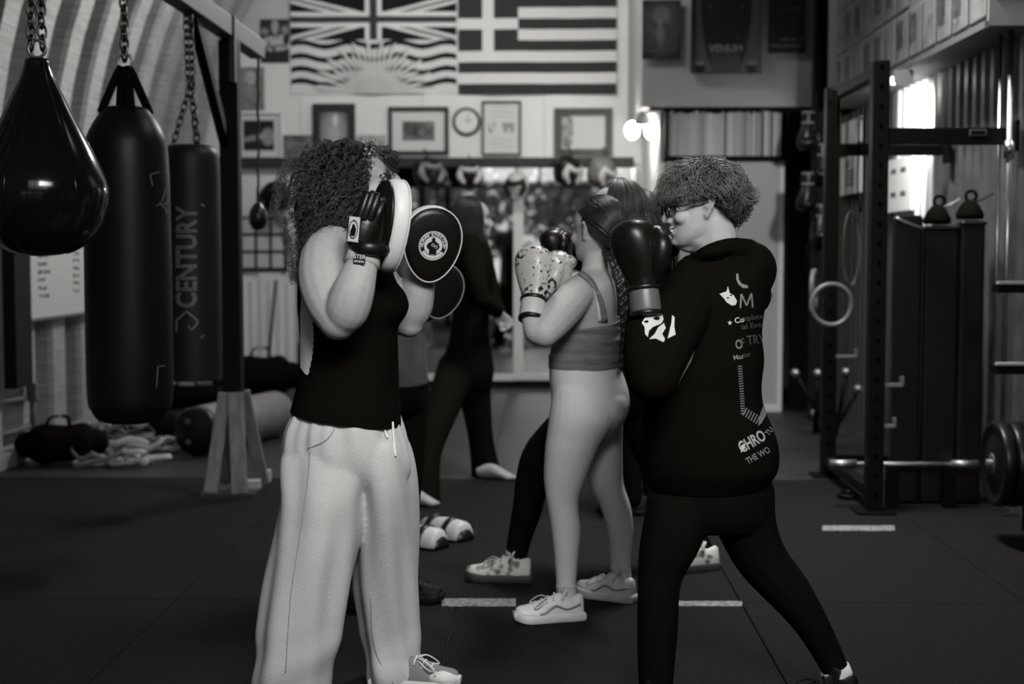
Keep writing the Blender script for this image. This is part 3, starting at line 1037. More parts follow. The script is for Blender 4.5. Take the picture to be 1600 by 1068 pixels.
GLOVE = {}
def glove(name, label, M, mats, group=None, s=1.0, flip=1, category='boxing glove'):
    """boxing glove, local z from the cuff to the knuckles, knuckle padding towards -y, thumb on +x*flip"""
    o = M @ Vector((0, 0, 0))
    t = thing(name, label, category, o, group)
    key = flip
    Ms = M @ Matrix.Scale(s, 4)
    if key not in GLOVE:
        b = MB()
        rows = [(0.085, 0.046, 0.042, 0), (0.11, 0.05, 0.045, 0), (0.15, 0.064, 0.055, -0.004), (0.19, 0.073, 0.064, -0.012), (0.23, 0.076, 0.069, -0.02), (0.265, 0.07, 0.066, -0.024), (0.29, 0.052, 0.05, -0.022), (0.303, 0.02, 0.02, -0.02)]
        rings = []
        for q in cat_rom(rows, 3):
            rings.append([Vector((q[1] * math.copysign(abs(math.cos(2 * PI * j / 28)) ** 0.85, math.cos(2 * PI * j / 28)), q[3] + q[2] * math.copysign(abs(math.sin(2 * PI * j / 28)) ** 0.85, math.sin(2 * PI * j / 28)), q[0])) for j in range(28)])
        b.loft(rings)
        b.tube([(-0.05, 0.035, 0.25), (0, 0.05, 0.235), (0.05, 0.035, 0.25)], [0.03, 0.035, 0.03], 12, 3, round_ends=True)
        th = MB().tube([(flip * 0.035, 0.02, 0.12), (flip * 0.075, 0.012, 0.165), (flip * 0.088, 0.012, 0.21), (flip * 0.07, 0.018, 0.245)], [0.026, 0.031, 0.03, 0.024], 14, 4, round_ends=True)
        cu = MB().lathe([(0.040, 0.0), (0.047, 0.0), (0.049, 0.02), (0.048, 0.07), (0.046, 0.092), (0.038, 0.095)], n=28)
        b1 = MB().lathe([(0.0485, 0.078), (0.052, 0.08), (0.052, 0.092), (0.0485, 0.094)], n=28)
        b0 = MB().lathe([(0.045, -0.003), (0.051, 0.0), (0.051, 0.012), (0.046, 0.014)], n=28)
        me = remesh(b, 0.006, 5)
        GLOVE[key] = (me, th, cu, b1, b0)
    me, th, cu, b1, b0 = GLOVE[key]
    m2 = me.copy(); m2.transform(Ms)
    body = mesh_obj('mitt', m2, mats[0], t)
    def cp(x, nm, mt):
        q = MB(); q.v = [v.copy() for v in x.v]; q.f = x.f; q.m = x.m
        return q.xform(Ms).obj(nm, mt, t)
    cp(th, 'thumb', mats[0]); cp(cu, 'cuff', mats[1]); cp(b1, 'cuff_trim', mats[2]); cp(b0, 'cuff_trim', mats[2])
    return t, body

def egg(n, w_, h_, k=0.16):
    return [(w_ / 2 * math.cos(a) * (1 + k * math.sin(a)), h_ / 2 * math.sin(a)) for a in [2 * PI * j / n for j in range(n)]]
M_logo = mat('pale print', 0.5, 0.5)
def focus_mitt(label, M, w_=0.185, h_=0.235, th=0.055, logo=True, hand=True, text='BURNABY BOXING CLUB', group=None, rim=None):
    """local: face towards -y, hand side +y, fingers up +z; origin at the pad centre"""
    t = thing('focus_mitt', label, 'focus mitt', M @ Vector((0, 0, -h_ / 2)), group)
    E = egg(40, w_, h_)
    def ring(k, y, dome=0):
        return [M @ Vector((x * k, y, z * k)) for x, z in E]
    MB().loft([ring(0.90, 0.0), ring(0.965, -0.008), ring(1.0, -0.02 + 0.0), ring(1.0, -th + 0.012), ring(0.985, -th + 0.003)]).obj('rim', rim or M_whiteplastic, t)
    MB().loft([ring(0.985, -th + 0.006), ring(0.965, -th - 0.001), ring(0.8, -th - 0.006), ring(0.45, -th - 0.009), ring(0.05, -th - 0.010)]).obj('striking_face', M_leather, t)
    MB().loft([ring(0.95, 0.002), ring(0.93, 0.010), ring(0.3, 0.014)]).obj('back_panel', M_leather, t)
    # piping between rim and face
    pts = ring(0.99, -th + 0.001)
    m = MB(); m.tube(pts + [pts[0]], [0.0022] * (len(pts) + 1), 6, cap=False); m.obj('piping', rim or M_whiteplastic, t)
    if hand:
        # hand compartment: palm cover, four finger sleeves, wrist strap
        hb = MB()
        hb.tube([M @ Vector((0, 0.015, -h_ * 0.42)), M @ Vector((0, 0.03, -h_ * 0.2)), M @ Vector((0, 0.034, h_ * 0.08)), M @ Vector((0, 0.02, h_ * 0.22))], [(0.045, 0.028), (0.055, 0.034), (0.052, 0.034), (0.045, 0.02)], 18, 4, side=(M.to_3x3() @ Vector((1, 0, 0))), round_ends=True)
        hb.obj('hand_cover', M_leather, t)
        for i, (x, l) in enumerate(((-0.036, 0.30), (-0.012, 0.36), (0.012, 0.35), (0.036, 0.27))):
            MB().tube([M @ Vector((x * 0.9, 0.034, -h_ * 0.02)), M @ Vector((x, 0.036, h_ * 0.16)), M @ Vector((x * 1.05, 0.022, h_ * l))], [0.0145, 0.0145, 0.012], 12, 3, round_ends=True).obj('finger_sleeve', M_leather, t)
        lk = MB()
        lk.tube([M @ Vector((0, 0.022, -h_ * 0.50)), M @ Vector((0, 0.026, -h_ * 0.36))], [(0.046, 0.036), (0.047, 0.037)], 20, side=(M.to_3x3() @ Vector((1, 0, 0))))
        lk.obj('wrist_strap', M_leather, t)
    if logo:
        yy = -th - 0.0108
        lz = 0.0
        def disc(r0, r1, name, mt, y, n=40):
            V, F = [], []
            for j in range(n):
                a = 2 * PI * j / n
                V += [M @ Vector((r0 * math.cos(a), y, lz + r0 * math.sin(a))), M @ Vector((r1 * math.cos(a), y, lz + r1 * math.sin(a)))]
            for j in range(n):
                k = (j + 1) % n
                F.append([2 * j, 2 * j + 1, 2 * k + 1, 2 * k])
            return MB().add(V, F).obj(name, mt, t, False)
        disc(0.043, 0.0455, 'emblem_ring', M_logo, yy)
        disc(0.0405, 0.042, 'emblem_ring', M_logo, yy)
        disc(0.0005, 0.029, 'emblem_disc', M_logo, yy)
        # lettering round the top of the emblem
        L = MB()
        n = len(text)
        for i, ch in enumerate(text):
            if ch == ' ': continue
            a = PI / 2 + 1.5 - 3.0 * i / (n - 1)
            V, F = text_tris(ch, 0.0125, 0.0004)
            L.add([M @ Vector((0.0352 * math.cos(a) + x * math.sin(a) + y * math.cos(a), yy - 0.0006, lz + 0.0352 * math.sin(a) - x * math.cos(a) + y * math.sin(a))) for x, y in V], F)
        L.obj('emblem_lettering', M_logo, t, False, kind='stuff')
        V, F = [], []
        for j in range(17):
            a = PI + 0.55 + (PI - 1.1) * j / 16
            V += [M @ Vector((0.031 * math.cos(a), yy, lz + 0.031 * math.sin(a))), M @ Vector((0.0395 * math.cos(a), yy, lz + 0.0395 * math.sin(a)))]
        F = [[2 * j, 2 * j + 1, 2 * j + 3, 2 * j + 2] for j in range(16)]
        MB().add(V, F).obj('emblem_banner', M_logo, t, False)
        for sx in (-1, 1):
            MB().add([M @ Vector((sx * 0.0355 + 0.0028 * math.cos(2 * PI * j / 10), yy - 0.0005, lz - 0.004 + 0.0028 * math.sin(2 * PI * j / 10))) for j in range(10)], [list(range(10))]).obj('emblem_dot', M_logo, t, False)
        # boxer silhouette: head, shoulders, raised gloves
        fg = [(-0.011, -0.027), (-0.012, -0.012), (-0.019, -0.008), (-0.021, 0.0), (-0.015, 0.009), (-0.007, 0.0125), (-0.0055, 0.016), (-0.0062, 0.021), (-0.003, 0.0255), (0.002, 0.0255), (0.005, 0.021), (0.0045, 0.016), (0.008, 0.0125), (0.016, 0.008), (0.021, -0.003), (0.018, -0.009), (0.012, -0.012), (0.012, -0.027)]
        MB().prism([(x, z) for x, z in fg], 0.0003, M @ T((0, yy - 0.0009, lz))).obj('emblem_boxer', M_leather, t, False)
        for (x, z) in ((-0.001, 0.002), (0.009, -0.003)):
            MB().torus((0, 0, 0), 0.0042, 0.0011, Matrix.Rotation(PI / 2, 3, 'X'), n=14, k=5).xform(M @ T((x, yy - 0.0012, lz + z))).obj('emblem_glove', M_logo, t)
    return t

def sneaker(parent, M, L, mats, name='sneaker', laces=True, wtop=0.075, height=0.105):
    """local: heel at x=0, toe at x=L, sole on z=0; mats: upper, sole, lace"""
    foot = [(0.0, 0.024), (0.03, 0.032), (0.10, 0.034), (0.17, 0.038), (0.22, 0.043), (0.26, 0.041), (0.285, 0.03), (0.3, 0.012)]
    k = L / 0.3
    def outline(grow):
        Q = cat_rom([(x * k, w_ * k + grow) for x, w_ in foot], 4)
        Q[0][0] -= grow; Q[-1][0] += grow
        return [(q[0], q[1]) for q in Q] + [(q[0], -q[1]) for q in Q[::-1]]
    def rg(o2, z, dz=None):
        return [M @ Vector((x, y, z + (dz(x) if dz else 0))) for x, y in o2]
    toe = lambda x: 0.012 * max(0, (x / L - 0.75) / 0.25) ** 2
    so = MB().loft([rg(outline(0.002), 0.0, toe), rg(outline(0.006), 0.006, toe), rg(outline(0.006), 0.026, toe), rg(outline(0.002), 0.031, toe)])
    s_ = so.obj(name, mats[1], parent, True, auto=50)
    up = MB()
    rings = []
    for q in cat_rom([(0.002, 0.022, 0.075), (0.02, 0.031, 0.082), (0.06, 0.034, 0.07), (0.105, 0.034, 0.088), (0.15, 0.037, 0.075), (0.2, 0.041, 0.058), (0.245, 0.041, 0.045), (0.28, 0.03, 0.033), (0.297, 0.012, 0.018)], 4):
        x, w_, h_ = q[0] * k, q[1] * k, q[2] * k
        ring = []
        for j in range(20):
            a = 2 * PI * j / 20
            y = w_ * math.copysign(abs(math.cos(a)) ** 0.8, math.cos(a)) * (1 - 0.38 * max(0, math.sin(a)) ** 1.5)
            z = 0.028 + (h_ * math.sin(a) ** 0.9 if math.sin(a) > 0 else 0.012 * math.sin(a))
            ring.append(M @ Vector((x, y, z + toe(x))))
        rings.append(ring)
    up.loft(rings)
    u_ = up.obj('upper', mats[0], s_)
    if laces:
        for i in range(4):
            x = (0.12 + i * 0.028) * k
            z = 0.028 + (0.09 - 0.011 * i) * k
            MB().tube([M @ Vector((x, -0.028 * k, z - 0.022)), M @ Vector((x + 0.008, 0, z - 0.001)), M @ Vector((x + 0.016, 0.028 * k, z - 0.022))], [0.0032] * 3, 6, 3).obj('lace', mats[2], s_)
        for sy in (-1, 1):
            MB().tube([M @ Vector((0.15 * k, 0, 0.102 * k)), M @ Vector((0.185 * k, sy * 0.03, 0.105 * k)), M @ Vector((0.225 * k, sy * 0.042, 0.075 * k)), M @ Vector((0.2 * k, sy * 0.038, 0.075 * k)), M @ Vector((0.16 * k, sy * 0.01, 0.098 * k))], [(0.004, 0.002)] * 5, 6, 4).obj('lace', mats[2], s_)
        MB().tube([M @ Vector((0.1 * k, 0, 0.09 * k)), M @ Vector((0.085 * k, 0, 0.125 * k)), M @ Vector((0.075 * k, 0, 0.14 * k))], [(0.008, 0.024), (0.006, 0.026), (0.004, 0.02)], 10, 3, side=(M.to_3x3() @ Vector((1, 0, 0)))).obj('tongue', mats[0], s_)
    return s_

# ================================================================== bag rig on the left
BX = -1.75
yb0, yb1 = 2.6, 8.74
zb = W(405, 78, 8.74).z
rig = thing('bag_rig', 'timber and steel rig carrying the hanging bags', 'bag stand', (BX, 7.95, 0))
MB().box((BX, (yb0 + yb1) / 2, zb), (0.09, yb1 - yb0, 0.11)).obj('beam', mat('grey painted beam', 0.028, 0.6), rig, False, bev=0.006)
MB().box((BX, 7.95, (0.5 + zb - 0.06) / 2), (0.105, 0.1, zb - 0.06 - 0.5)).obj('post', M_blackmetal, rig, False, bev=0.006)
MB().box((BX + 0.04, 7.86, zb - 0.12), (0.03, 0.05, 0.36)).obj('post_plate', M_darkwood, rig, False)
MB().bar((BX - 0.02, 7.2, zb - 0.03), (BX - 0.02, 7.9, zb - 0.62), 0.07, 0.05, up=(1, 0, 0)).obj('knee_brace', M_blackmetal, rig, False, bev=0.004)
MB().box((BX, yb0, zb / 2), (0.1, 0.1, zb)).obj('post', M_blackmetal, rig, False)
for k, (dx, dy, w_) in enumerate(((-0.10, -0.10, 0.075), (0.07, -0.12, 0.085), (0.13, 0.10, 0.07), (-0.08, 0.14, 0.08))):
    MB().bar((BX + dx * 1.0, 7.95 + dy * 1.6, 0.02), (BX + dx * 0.35, 7.95 + dy * 0.5, 0.57), w_, 0.035, up=(0, 1, 0)).obj('base_board', M_wood, rig, False, bev=0.004)
for (px, py, s_) in ((395, 768, 0.075), (412, 752, 0.07)):
    p = WZ(px, py, 0)
    MB().box((p.x, p.y, 0.035), (0.085, s_, 0.07)).obj('foot_block', mat('pale timber', 0.3, 0.7, noise=(9, 0.2)), rig, False, bev=0.006)
MB().box((BX, 7.95, 0.012), (0.3, 0.42, 0.024)).obj('base_plate', M_darkwood, rig, False)

def bag_profile(prof, cx, d):
    """[(py, half_px)] -> lathe profile around a vertical axis"""
    c = W(cx, 395, d)
    out = []
    for q in cat_rom(prof, 4):
        out.append((max(S(q[1], d), 0.0005), W(cx, q[0], d).z))
    return out, c
# teardrop bag
pr, c = bag_profile([(401, 1), (396, 38), (382, 66), (358, 88), (325, 101), (292, 103), (255, 90), (215, 70), (180, 52), (150, 38), (125, 26), (105, 19), (92, 15), (90, 1)], 62, 4.95)
cx, cy = W(62, 290, 4.95).x, 4.95
t = thing('teardrop_bag', 'glossy black teardrop punching bag on a chain', 'punching bag', (cx, cy, pr[0][1]))
MB().lathe(pr, (cx, cy, 0), n=40).obj('bag', M_gloss, t)
for k in range(6):
    a = k * PI / 3 + 0.35
    MB().tube([Vector((cx + (r + 0.0005) * math.cos(a), cy + (r + 0.0005) * math.sin(a), z)) for r, z in pr[4:-3]], [0.0024] * (len(pr) - 7), 5).obj('seam', M_gloss, t)
ztop = pr[-1][1]
MB().torus((cx, cy, ztop + 0.03), 0.03, 0.006, Matrix.Rotation(PI / 2, 3, 'X')).obj('ring', M_dullsteel, t)
for sx in (-1, 1):
    chain((cx + sx * 0.02, cy, ztop + 0.05), (cx + sx * 0.012, cy, zb - 0.05), 0.05, 0.005).obj('chain', M_chain, t, kind='stuff')
# heavy bag
pr, c = bag_profile([(661, 1), (657, 44), (640, 60), (615, 66), (500, 67), (300, 66), (240, 64), (215, 60), (195, 51), (180, 41), (168, 30), (165, 1)], 200, 5.84)
cx, cy = W(200, 400, 5.84).x, 5.84
t = thing('heavy_bag', 'tall plain black heavy bag with a tapered strap top', 'punching bag', (cx, cy, pr[0][1]))
hb = MB().lathe(pr, (cx, cy, 0), n=40).obj('bag', mat('satin black vinyl', 0.005, 0.42, spec=0.18, bump=(8, 0.05)), t)
zt = W(200, 170, 5.84).z; zs = W(200, 108, 5.84).z
for k in range(4):
    a = k * PI / 2 + 0.5
    MB().tube([(cx + 0.1 * math.cos(a), cy + 0.1 * math.sin(a), zt - 0.02), (cx + 0.035 * math.cos(a), cy + 0.035 * math.sin(a), zs - 0.03), (cx + 0.012 * math.cos(a), cy + 0.012 * math.sin(a), zs + 0.01)], [(0.018, 0.004)] * 3, 8, 3).obj('strap', M_black, t)
MB().tube([(cx, cy, zt - 0.03), (cx, cy, zs - 0.02)], [0.042, 0.03], 16).obj('neck', M_black, t)
MB().torus((cx, cy, zs + 0.03), 0.03, 0.006, Matrix.Rotation(PI / 2, 3, 'X')).obj('ring', M_dullsteel, t)
chain((cx, cy, zs + 0.06), (cx, cy, zb - 0.05), 0.055, 0.007).obj('chain', M_chain, t, kind='stuff')
bv = bvh_of(hb)
M_ink = mat('grey bag print', 0.10, 0.5)
for pts in ([(262, 270), (246, 269), (234, 273), (238, 290)], [(258, 296), (252, 314), (243, 321), (258, 318), (263, 311)], [(250, 318), (258, 326), (260, 334)], [(257, 571), (246, 572), (244, 605)]):
    V, F = stroke(pts, 1.7)
    decal(bv, V, F).obj('print', M_ink, t, False)
# bag with the lettering
pr, c = bag_profile([(592, 1), (590, 40), (584, 45), (500, 46), (300, 46), (250, 45), (234, 40), (227, 30), (225, 1)], 299, 7.04)
cx, cy = W(299, 400, 7.04).x, 7.04
t = thing('lettered_bag', 'black heavy bag with CENTURY lettering on two chains', 'punching bag', (cx, cy, pr[0][1]))
cb = MB().lathe(pr, (cx, cy, 0), n=40).obj('bag', mat('worn black vinyl', 0.007, 0.5, spec=0.2), t)
bv = bvh_of(cb)
V, F = text_tris('CENTURY', 44, 0.6)
xs = [v[0] for v in V]; k = 158 / (max(xs) - min(xs))
V2 = place2(V, 293, 402, -PI / 2, k, 1.0)
decal(bv, V2, F, 0.003).obj('lettering_edge', mat('lettering grey', 0.16, 0.5), t, False, kind='stuff')
V, F = text_tris('CENTURY', 44, -0.9)
V2 = place2(V, 293, 402, -PI / 2, k, 1.0)
decal(bv, V2, F, 0.005).obj('lettering', mat('lettering dark', 0.014, 0.5), t, False, kind='stuff')
V, F = stroke([(276, 517), (276, 500), (292, 486), (308, 500), (308, 506), (299, 515), (294, 508)], 1.8)
decal(bv, V, F).obj('arrow_mark', mat('lettering grey', 0.16, 0.5), t, False)
V, F = stroke([(262, 527), (314, 527), (319, 523), (319, 323), (315, 319), (262, 319)], 2.0)
decal(bv, V, F).obj('lettering_border', mat('lettering grey', 0.16, 0.5), t, False)
apex = W(298, 132, 7.04)
for (px, py) in ((274, 226), (314, 228), (298, 224)):
    q = W(px, py, 7.04); q.y = 7.04 + (0.12 if px == 298 else -0.04)
    chain(q, apex, 0.05, 0.0045).obj('chain', M_chain, t, kind='stuff')
MB().torus(apex, 0.022, 0.005, Matrix.Rotation(PI / 2, 3, 'X')).obj('ring', M_dullsteel, t)
for dx in (-0.012, 0.012):
    chain(apex + Vector((dx, 0, 0.02)), (cx + dx, cy, zb - 0.05), 0.05, 0.0045).obj('chain', M_chain, t, kind='stuff')
# small ball on a rope
p0, p1 = W(403, 88, 8.7), W(403, 338, 8.7)
t = thing('rope_ball', 'small dark leather ball hanging on a rope from the beam end', 'speed ball', p1 - Vector((0, 0, 0.09)))
rp = [p0.lerp(p1, i / 20) + Vector((0.004 * math.sin(i * 1.7), 0.004 * math.cos(i * 2.1), 0)) for i in range(21)]
rp[0] = Vector((p0.x, 8.7, zb - 0.05))
MB().tube(rp, [0.008] * 21, 6).obj('rope', mat('dark rope', 0.03, 0.9), t)
MB().lathe([(0.0005, -0.085), (0.035, -0.075), (0.055, -0.04), (0.058, 0), (0.045, 0.045), (0.02, 0.08), (0.0005, 0.09)], p1, n=20).obj('ball', M_leather, t)

# whiteboard on the left wall
XW = ACX - AR + 0.10
a, b = WX(44, 500, XW), WX(150, 486, XW)
t = thing('whiteboard', 'whiteboard with handwritten columns on the ribbed left wall', 'whiteboard', (XW, (a.y + b.y) / 2, a.z))
z1 = 1.95
MB().box((XW, (a.y + b.y) / 2, (a.z + z1) / 2), (0.02, b.y - a.y, z1 - a.z)).obj('board', mat('whiteboard enamel', 0.5, 0.3), t, False)
for z in (a.z, z1):
    MB().box((XW + 0.008, (a.y + b.y) / 2, z), (0.03, b.y - a.y + 0.02, 0.02)).obj('edge_strip', M_dullsteel, t, False)
rnd = random.Random(5)
sm = MB()
for col in (0.12, 0.62):
    for r_ in range(8 if col < 0.5 else 7):
        y = a.y + (b.y - a.y) * col
        z = a.z + 0.15 + 0.054 * r_ + (0.02 if col > .5 else 0)
        for k in range(rnd.randint(4, 7) if col < 0.5 else 4):
            pts = [(XW + 0.0115, y + 0.035 * k + 0.006 * q, z + rnd.uniform(-0.012, 0.015)) for q in range(5)]
            sm.tube(pts, [0.0035] * 5, 4)
sm.obj('handwriting', mat('marker ink', 0.12, 0.7), t, False, kind='stuff')
MB().box((XW + 0.06, a.y - 0.35, 1.0), (0.08, 0.28, 1.0)).obj('dark_panel', M_dark, t, False)

# floor against the left wall
def lying_bag():
    p0 = WZ(304, 713, 0); p1 = WZ(392, 690, 0)
    r = 0.165
    t = thing('lying_bag', 'pale heavy bag with a black end lying on the floor', 'punching bag', (p0.x, p0.y, 0))
    u = (p1 - p0).normalized()
    q0, q1 = p0 + Vector((0, 0, r)), p0 + u * 1.15 + Vector((0, 0, r))
    MB().tube([q0 + u * 0.05, q0 + u * 0.09, q1], [r * 0.99, r, r], 28).obj('body', mat('pale canvas', 0.17, 0.6, noise=(6, 0.2)), t)
    MB().tube([q0, q0 + u * 0.015, q0 + u * 0.055], [r * 0.9, r * 0.985, r * 1.005], 28).obj('end_cap', M_leather, t)
    for k in range(3):
        MB().torus(q0 + Vector((0.08 * math.cos(k * 2.1), -0.008, 0.08 * math.sin(k * 2.1))), 0.014, 0.003, Matrix.Rotation(PI / 2, 3, 'X'), n=14).obj('d_ring', M_dullsteel, t)
lying_bag()
def duffel(px, py, L, r, label, ang, mt=M_black):
    p = WZ(px, py, 0)
    t = thing('duffel_bag', label, 'bag', (p.x, p.y, 0))
    u = Vector((math.cos(ang), math.sin(ang), 0))
    c = p + Vector((0, r * 0.7, r * 0.82))
    mb = MB().tube([c - u * L / 2, c - u * L * 0.3, c + u * L * 0.05, c + u * L * 0.35, c + u * L / 2], [(r * 0.6, r * 0.55), (r, r * 0.8), (r * 0.95, r * 0.72), (r, r * 0.8), (r * 0.6, r * 0.55)], 18, 4, round_ends=True)
    mb.v = [Vector((v.x, v.y, max(v.z, 0.002))) for v in mb.v]
    mb.obj('body', mt, t)
    for sx in (-1, 1):
        MB().tube([c + u * sx * L * 0.2 + Vector((0, -r * 0.5, r * 0.5)), c + u * sx * L * 0.14 + Vector((0, -r * 0.3, r * 1.05)), c + u * sx * L * 0.02 + Vector((0, -r * 0.1, r * 1.12))], [(0.012, 0.004)] * 3, 8, 3).obj('handle', M_black, t)
duffel(88, 728, 0.4, 0.16, 'black duffel bag slumped by the pipe stand', 0.3)
duffel(228, 700, 0.4, 0.15, 'dark duffel bag behind the pile of hand wraps', -0.2)
duffel(405, 622, 0.5, 0.24, 'bulging dark kit bag below the white card', 0.2)
duffel(520, 622, 0.22, 0.3, 'tall black kit bag standing against the fluted sheet', 0.4)
duffel(290, 640, 0.5, 0.13, 'low dark bag under the lettered punching bag', 0.1)
def wrap(px, py, z, label, tone, seed, s=1.0):
    p = WZ(px, py, 0) + Vector((0, 0, z))
    rnd = random.Random(seed)
    m = MB()
    pts = []
    for i in range(46):
        a = i * 0.62
        rr = (0.03 + 0.0017 * i) * s * rnd.uniform(0.4, 1.5)
        pts.append(p + Vector((rr * 1.6 * math.cos(a), rr * math.sin(a), 0.022 + max(0, 0.05 * math.sin(a * 0.7 + seed) + rnd.uniform(-0.02, 0.04)))))
    m.tube(pts, [(0.015 * s, 0.002)] * 46, 6, 3)
    m.v = [Vector((v.x, v.y, max(v.z, 0.001))) for v in m.v]
    tag(m.obj('hand_wrap', mat('wrap cotton %.2f' % tone, tone, 0.6), None), label, 'hand wrap')
wrap(172, 696, 0.05, 'grey hand wrap heaped on the floor against the duffel', 0.3, 1, 1.3)
wrap(182, 712, 0.02, 'pale tangled hand wrap spilling toward the mats', 0.4, 2, 1.5)
wrap(150, 728, 0.0, 'small loose hand wrap lying flat before the pile', 0.2, 3, 1.0)
wrap(205, 728, 0.0, 'bright end of an unrolled hand wrap on the floor', 0.5, 4, 1.1)
wrap(196, 704, 0.09, 'dark grey hand wrap on top of the pile', 0.1, 6, 1.2)
wrap(255, 706, 0.0, 'crumpled pale wrap beside the lying bag', 0.4, 8, 0.8)
p = WZ(105, 712, 0)
glove('boxing_glove', 'black boxing glove lying in the pile by the left wall', T(p + Vector((-0.05, 0, 0.08))) @ Rz(0.4) @ Ry(PI / 2), (M_leather, M_whiteleather, M_leather))
p = WZ(178, 690, 0)
glove('boxing_glove', 'grey boxing glove resting on the heap of wraps', T(p + Vector((-0.08, 0, 0.15))) @ Rz(0.9) @ Ry(PI / 2.3), (M_greyleather, M_leather, M_leather))
# pipe stand by the wall
t = thing('pipe_stand', 'low rusty pipe stand against the left wall', 'stand', WZ(30, 690, 0))
M_rust = mat('rusty pipe', 0.09, 0.7, noise=(20, 0.4))
d0 = 9.35
def px3(px, py, d): return W(px, py, d)
MB().tube([px3(52, 700, d0), px3(51, 606, d0)], [0.022, 0.022], 10).obj('upright', M_rust, t)
MB().tube([px3(-30, 690, 8.9), px3(50, 664, d0)], [0.018, 0.018], 10).obj('rail', M_rust, t)
MB().tube([px3(-30, 634, 8.9), px3(50, 620, d0)], [0.016, 0.016], 10).obj('rail', M_rust, t)
MB().box(px3(51, 612, d0), (0.07, 0.07, 0.12)).obj('clamp', M_rust, t, False, bev=0.01)
MB().tube([px3(-30, 720, 8.9), px3(-30, 620, 8.9)], [0.022, 0.022], 10).obj('upright', M_rust, t)
q0, q1 = W(428, 500, 13.9), W(431, 438, 14.1)
m = MB().tube([(q0.x - 0.05, 13.7, 0.0), q1], [0.014, 0.014], 8)
tag(m.obj('stick', M_dark, None), 'thin dark stick leaning on the fluted white sheet', 'stick')

# floor tape and shin guards
M_tape = mat('worn floor tape', 0.2, 0.5, noise=(40, 0.9))
for (x0, x1, y0, y1, lab) in ((690, 806, 935, 947, 'worn pale floor tape beside the white sneakers'), (1010, 1160, 939, 947, 'faint floor tape under the person in the hoodie'), (1285, 1398, 821, 829, 'thin floor tape strip before the rack upright')):
    a, b, c2, d2 = WZ(x0, y1), WZ(x1, y1), WZ(x1, y0), WZ(x0, y0)
    m = MB().loft([[a, b, c2, d2], [v + Vector((0, 0, 0.0015)) for v in (a, b, c2, d2)]])
    m.v = [v + Vector((0, 0, 0.0005)) for v in m.v]
    tag(m.obj('floor_tape', M_tape, None, False), lab, 'tape')
def shin_guard(px, py, ang, label):
    p = WZ(px, py, 0)
    t = thing('shin_guard', label, 'shin guard', (p.x, p.y, 0), 'pair of shin guards on the floor')
    M = T(p) @ Rz(ang)
    rings = []
    for (x, r) in ((0, 0.05), (0.02, 0.066), (0.12, 0.07), (0.24, 0.06), (0.3, 0.05)):
        rings.append([M @ Vector((x, r * math.cos(a), 0.012 + r * 1.25 * math.sin(a))) for a in [PI * j / 14 for j in range(15)]] + [M @ Vector((x, (r - 0.02) * math.cos(a), 0.008 + (r - 0.02) * 1.25 * math.sin(a))) for a in [PI * j / 14 for j in range(14, -1, -1)]])
    MB().loft(rings).obj('shell', mat('pale shin padding', 0.42, 0.45), t)
    for x in (0.07, 0.2):
        r = 0.07
        rings = [[M @ Vector((x + dx, (r + e) * math.cos(a), 0.012 + (r + e) * 1.25 * math.sin(a))) for a in [PI * j / 14 for j in range(15)] for e in (0.002,)] for dx in (0, 0.035)]
        MB().loft(rings, False, closed=False).obj('strap', M_leather, t, solid=0.004)
    rings = [[M @ Vector((x, 0.05 * math.cos(a), 0.004 + 0.055 * math.sin(a))) for a in [PI * j / 10 for j in range(11)]] for x in (-0.004, 0.3)]
    MB().loft(rings).obj('lining', M_leather, t)
    MB().box(M @ Vector((0.055, -0.068, 0.05)), (0.05, 0.006, 0.035), (Rz(ang)).to_3x3()).obj('badge', M_leather, t, False)
shin_guard(690, 858, 2.5, 'pale shin guard with a dark badge lying nearer the grey sweatpants')
shin_guard(727, 846, 2.3, 'pale shin guard with its open end toward the patterned shoe')

# ================================================================== right side: rack and what hangs there
rx, ry0, ry1 = 1.72, 7.4, 8.6
rack = thing('power_rack', 'tall black steel power rack', 'rack', (2.05, 8.0, 0))
RX2 = 2.415
ztop = W(1370, 95, 7.4).z
for (x, y, zt) in ((rx, ry0, ztop), (rx, ry1, ztop)):
    u = MB().box((x, y, zt / 2 + 0.005), (0.085, 0.085, zt - 0.01)).obj('upright', M_blackmetal, rack, False, bev=0.006)
    hm = MB()
    for k in range(int(zt / 0.1)):
        hm.lathe([(0.0005, 0), (0.011, 0), (0.011, 0.002), (0.0005, 0.002)], (x, y - 0.0435, 0.1 + 0.1 * k), Matrix.Rotation(PI / 2, 3, 'X'), n=10)
    hm.obj('peg_holes', mat('hole black', 0.0015, 1.0, spec=0.0), u, False, kind='stuff')
    MB().box((x, y, 0.006), (0.2, 0.2, 0.012)).obj('foot_plate', M_blackmetal, rack, False)
zc = W(1470, 213, ry0).z
MB().box(((rx + RX2) / 2, ry0, zc), (RX2 - rx - 0.085, 0.07, 0.085)).obj('cross_member', M_blackmetal, rack, False, bev=0.005)
zc2 = W(1320, 234, ry1).z
MB().box(((rx + RX2) / 2, ry1, zc2), (RX2 - rx - 0.085, 0.07, 0.07)).obj('cross_member', M_blackmetal, rack, False, bev=0.005)
for z in (0.1, ztop - 0.05):
    for x in (rx,):
        MB().box((x, 8.0, z), (0.06, 1.115, 0.06)).obj('side_rail', M_blackmetal, rack, False, bev=0.004)
MB().box(((rx + RX2) / 2, ry1, 0.1), (RX2 - rx - 0.085, 0.06, 0.06)).obj('cross_member', M_blackmetal, rack, False)
for (yy_, zz_) in ((ry0, zc), (ry1, zc2)):
    MB().box((RX2 - 0.01, yy_, zz_), (0.02, 0.14, 0.16)).obj('wall_bracket', M_blackmetal, rack, False, bev=0.004)
tgl = W(1528, 207, ry0 - 0.04)
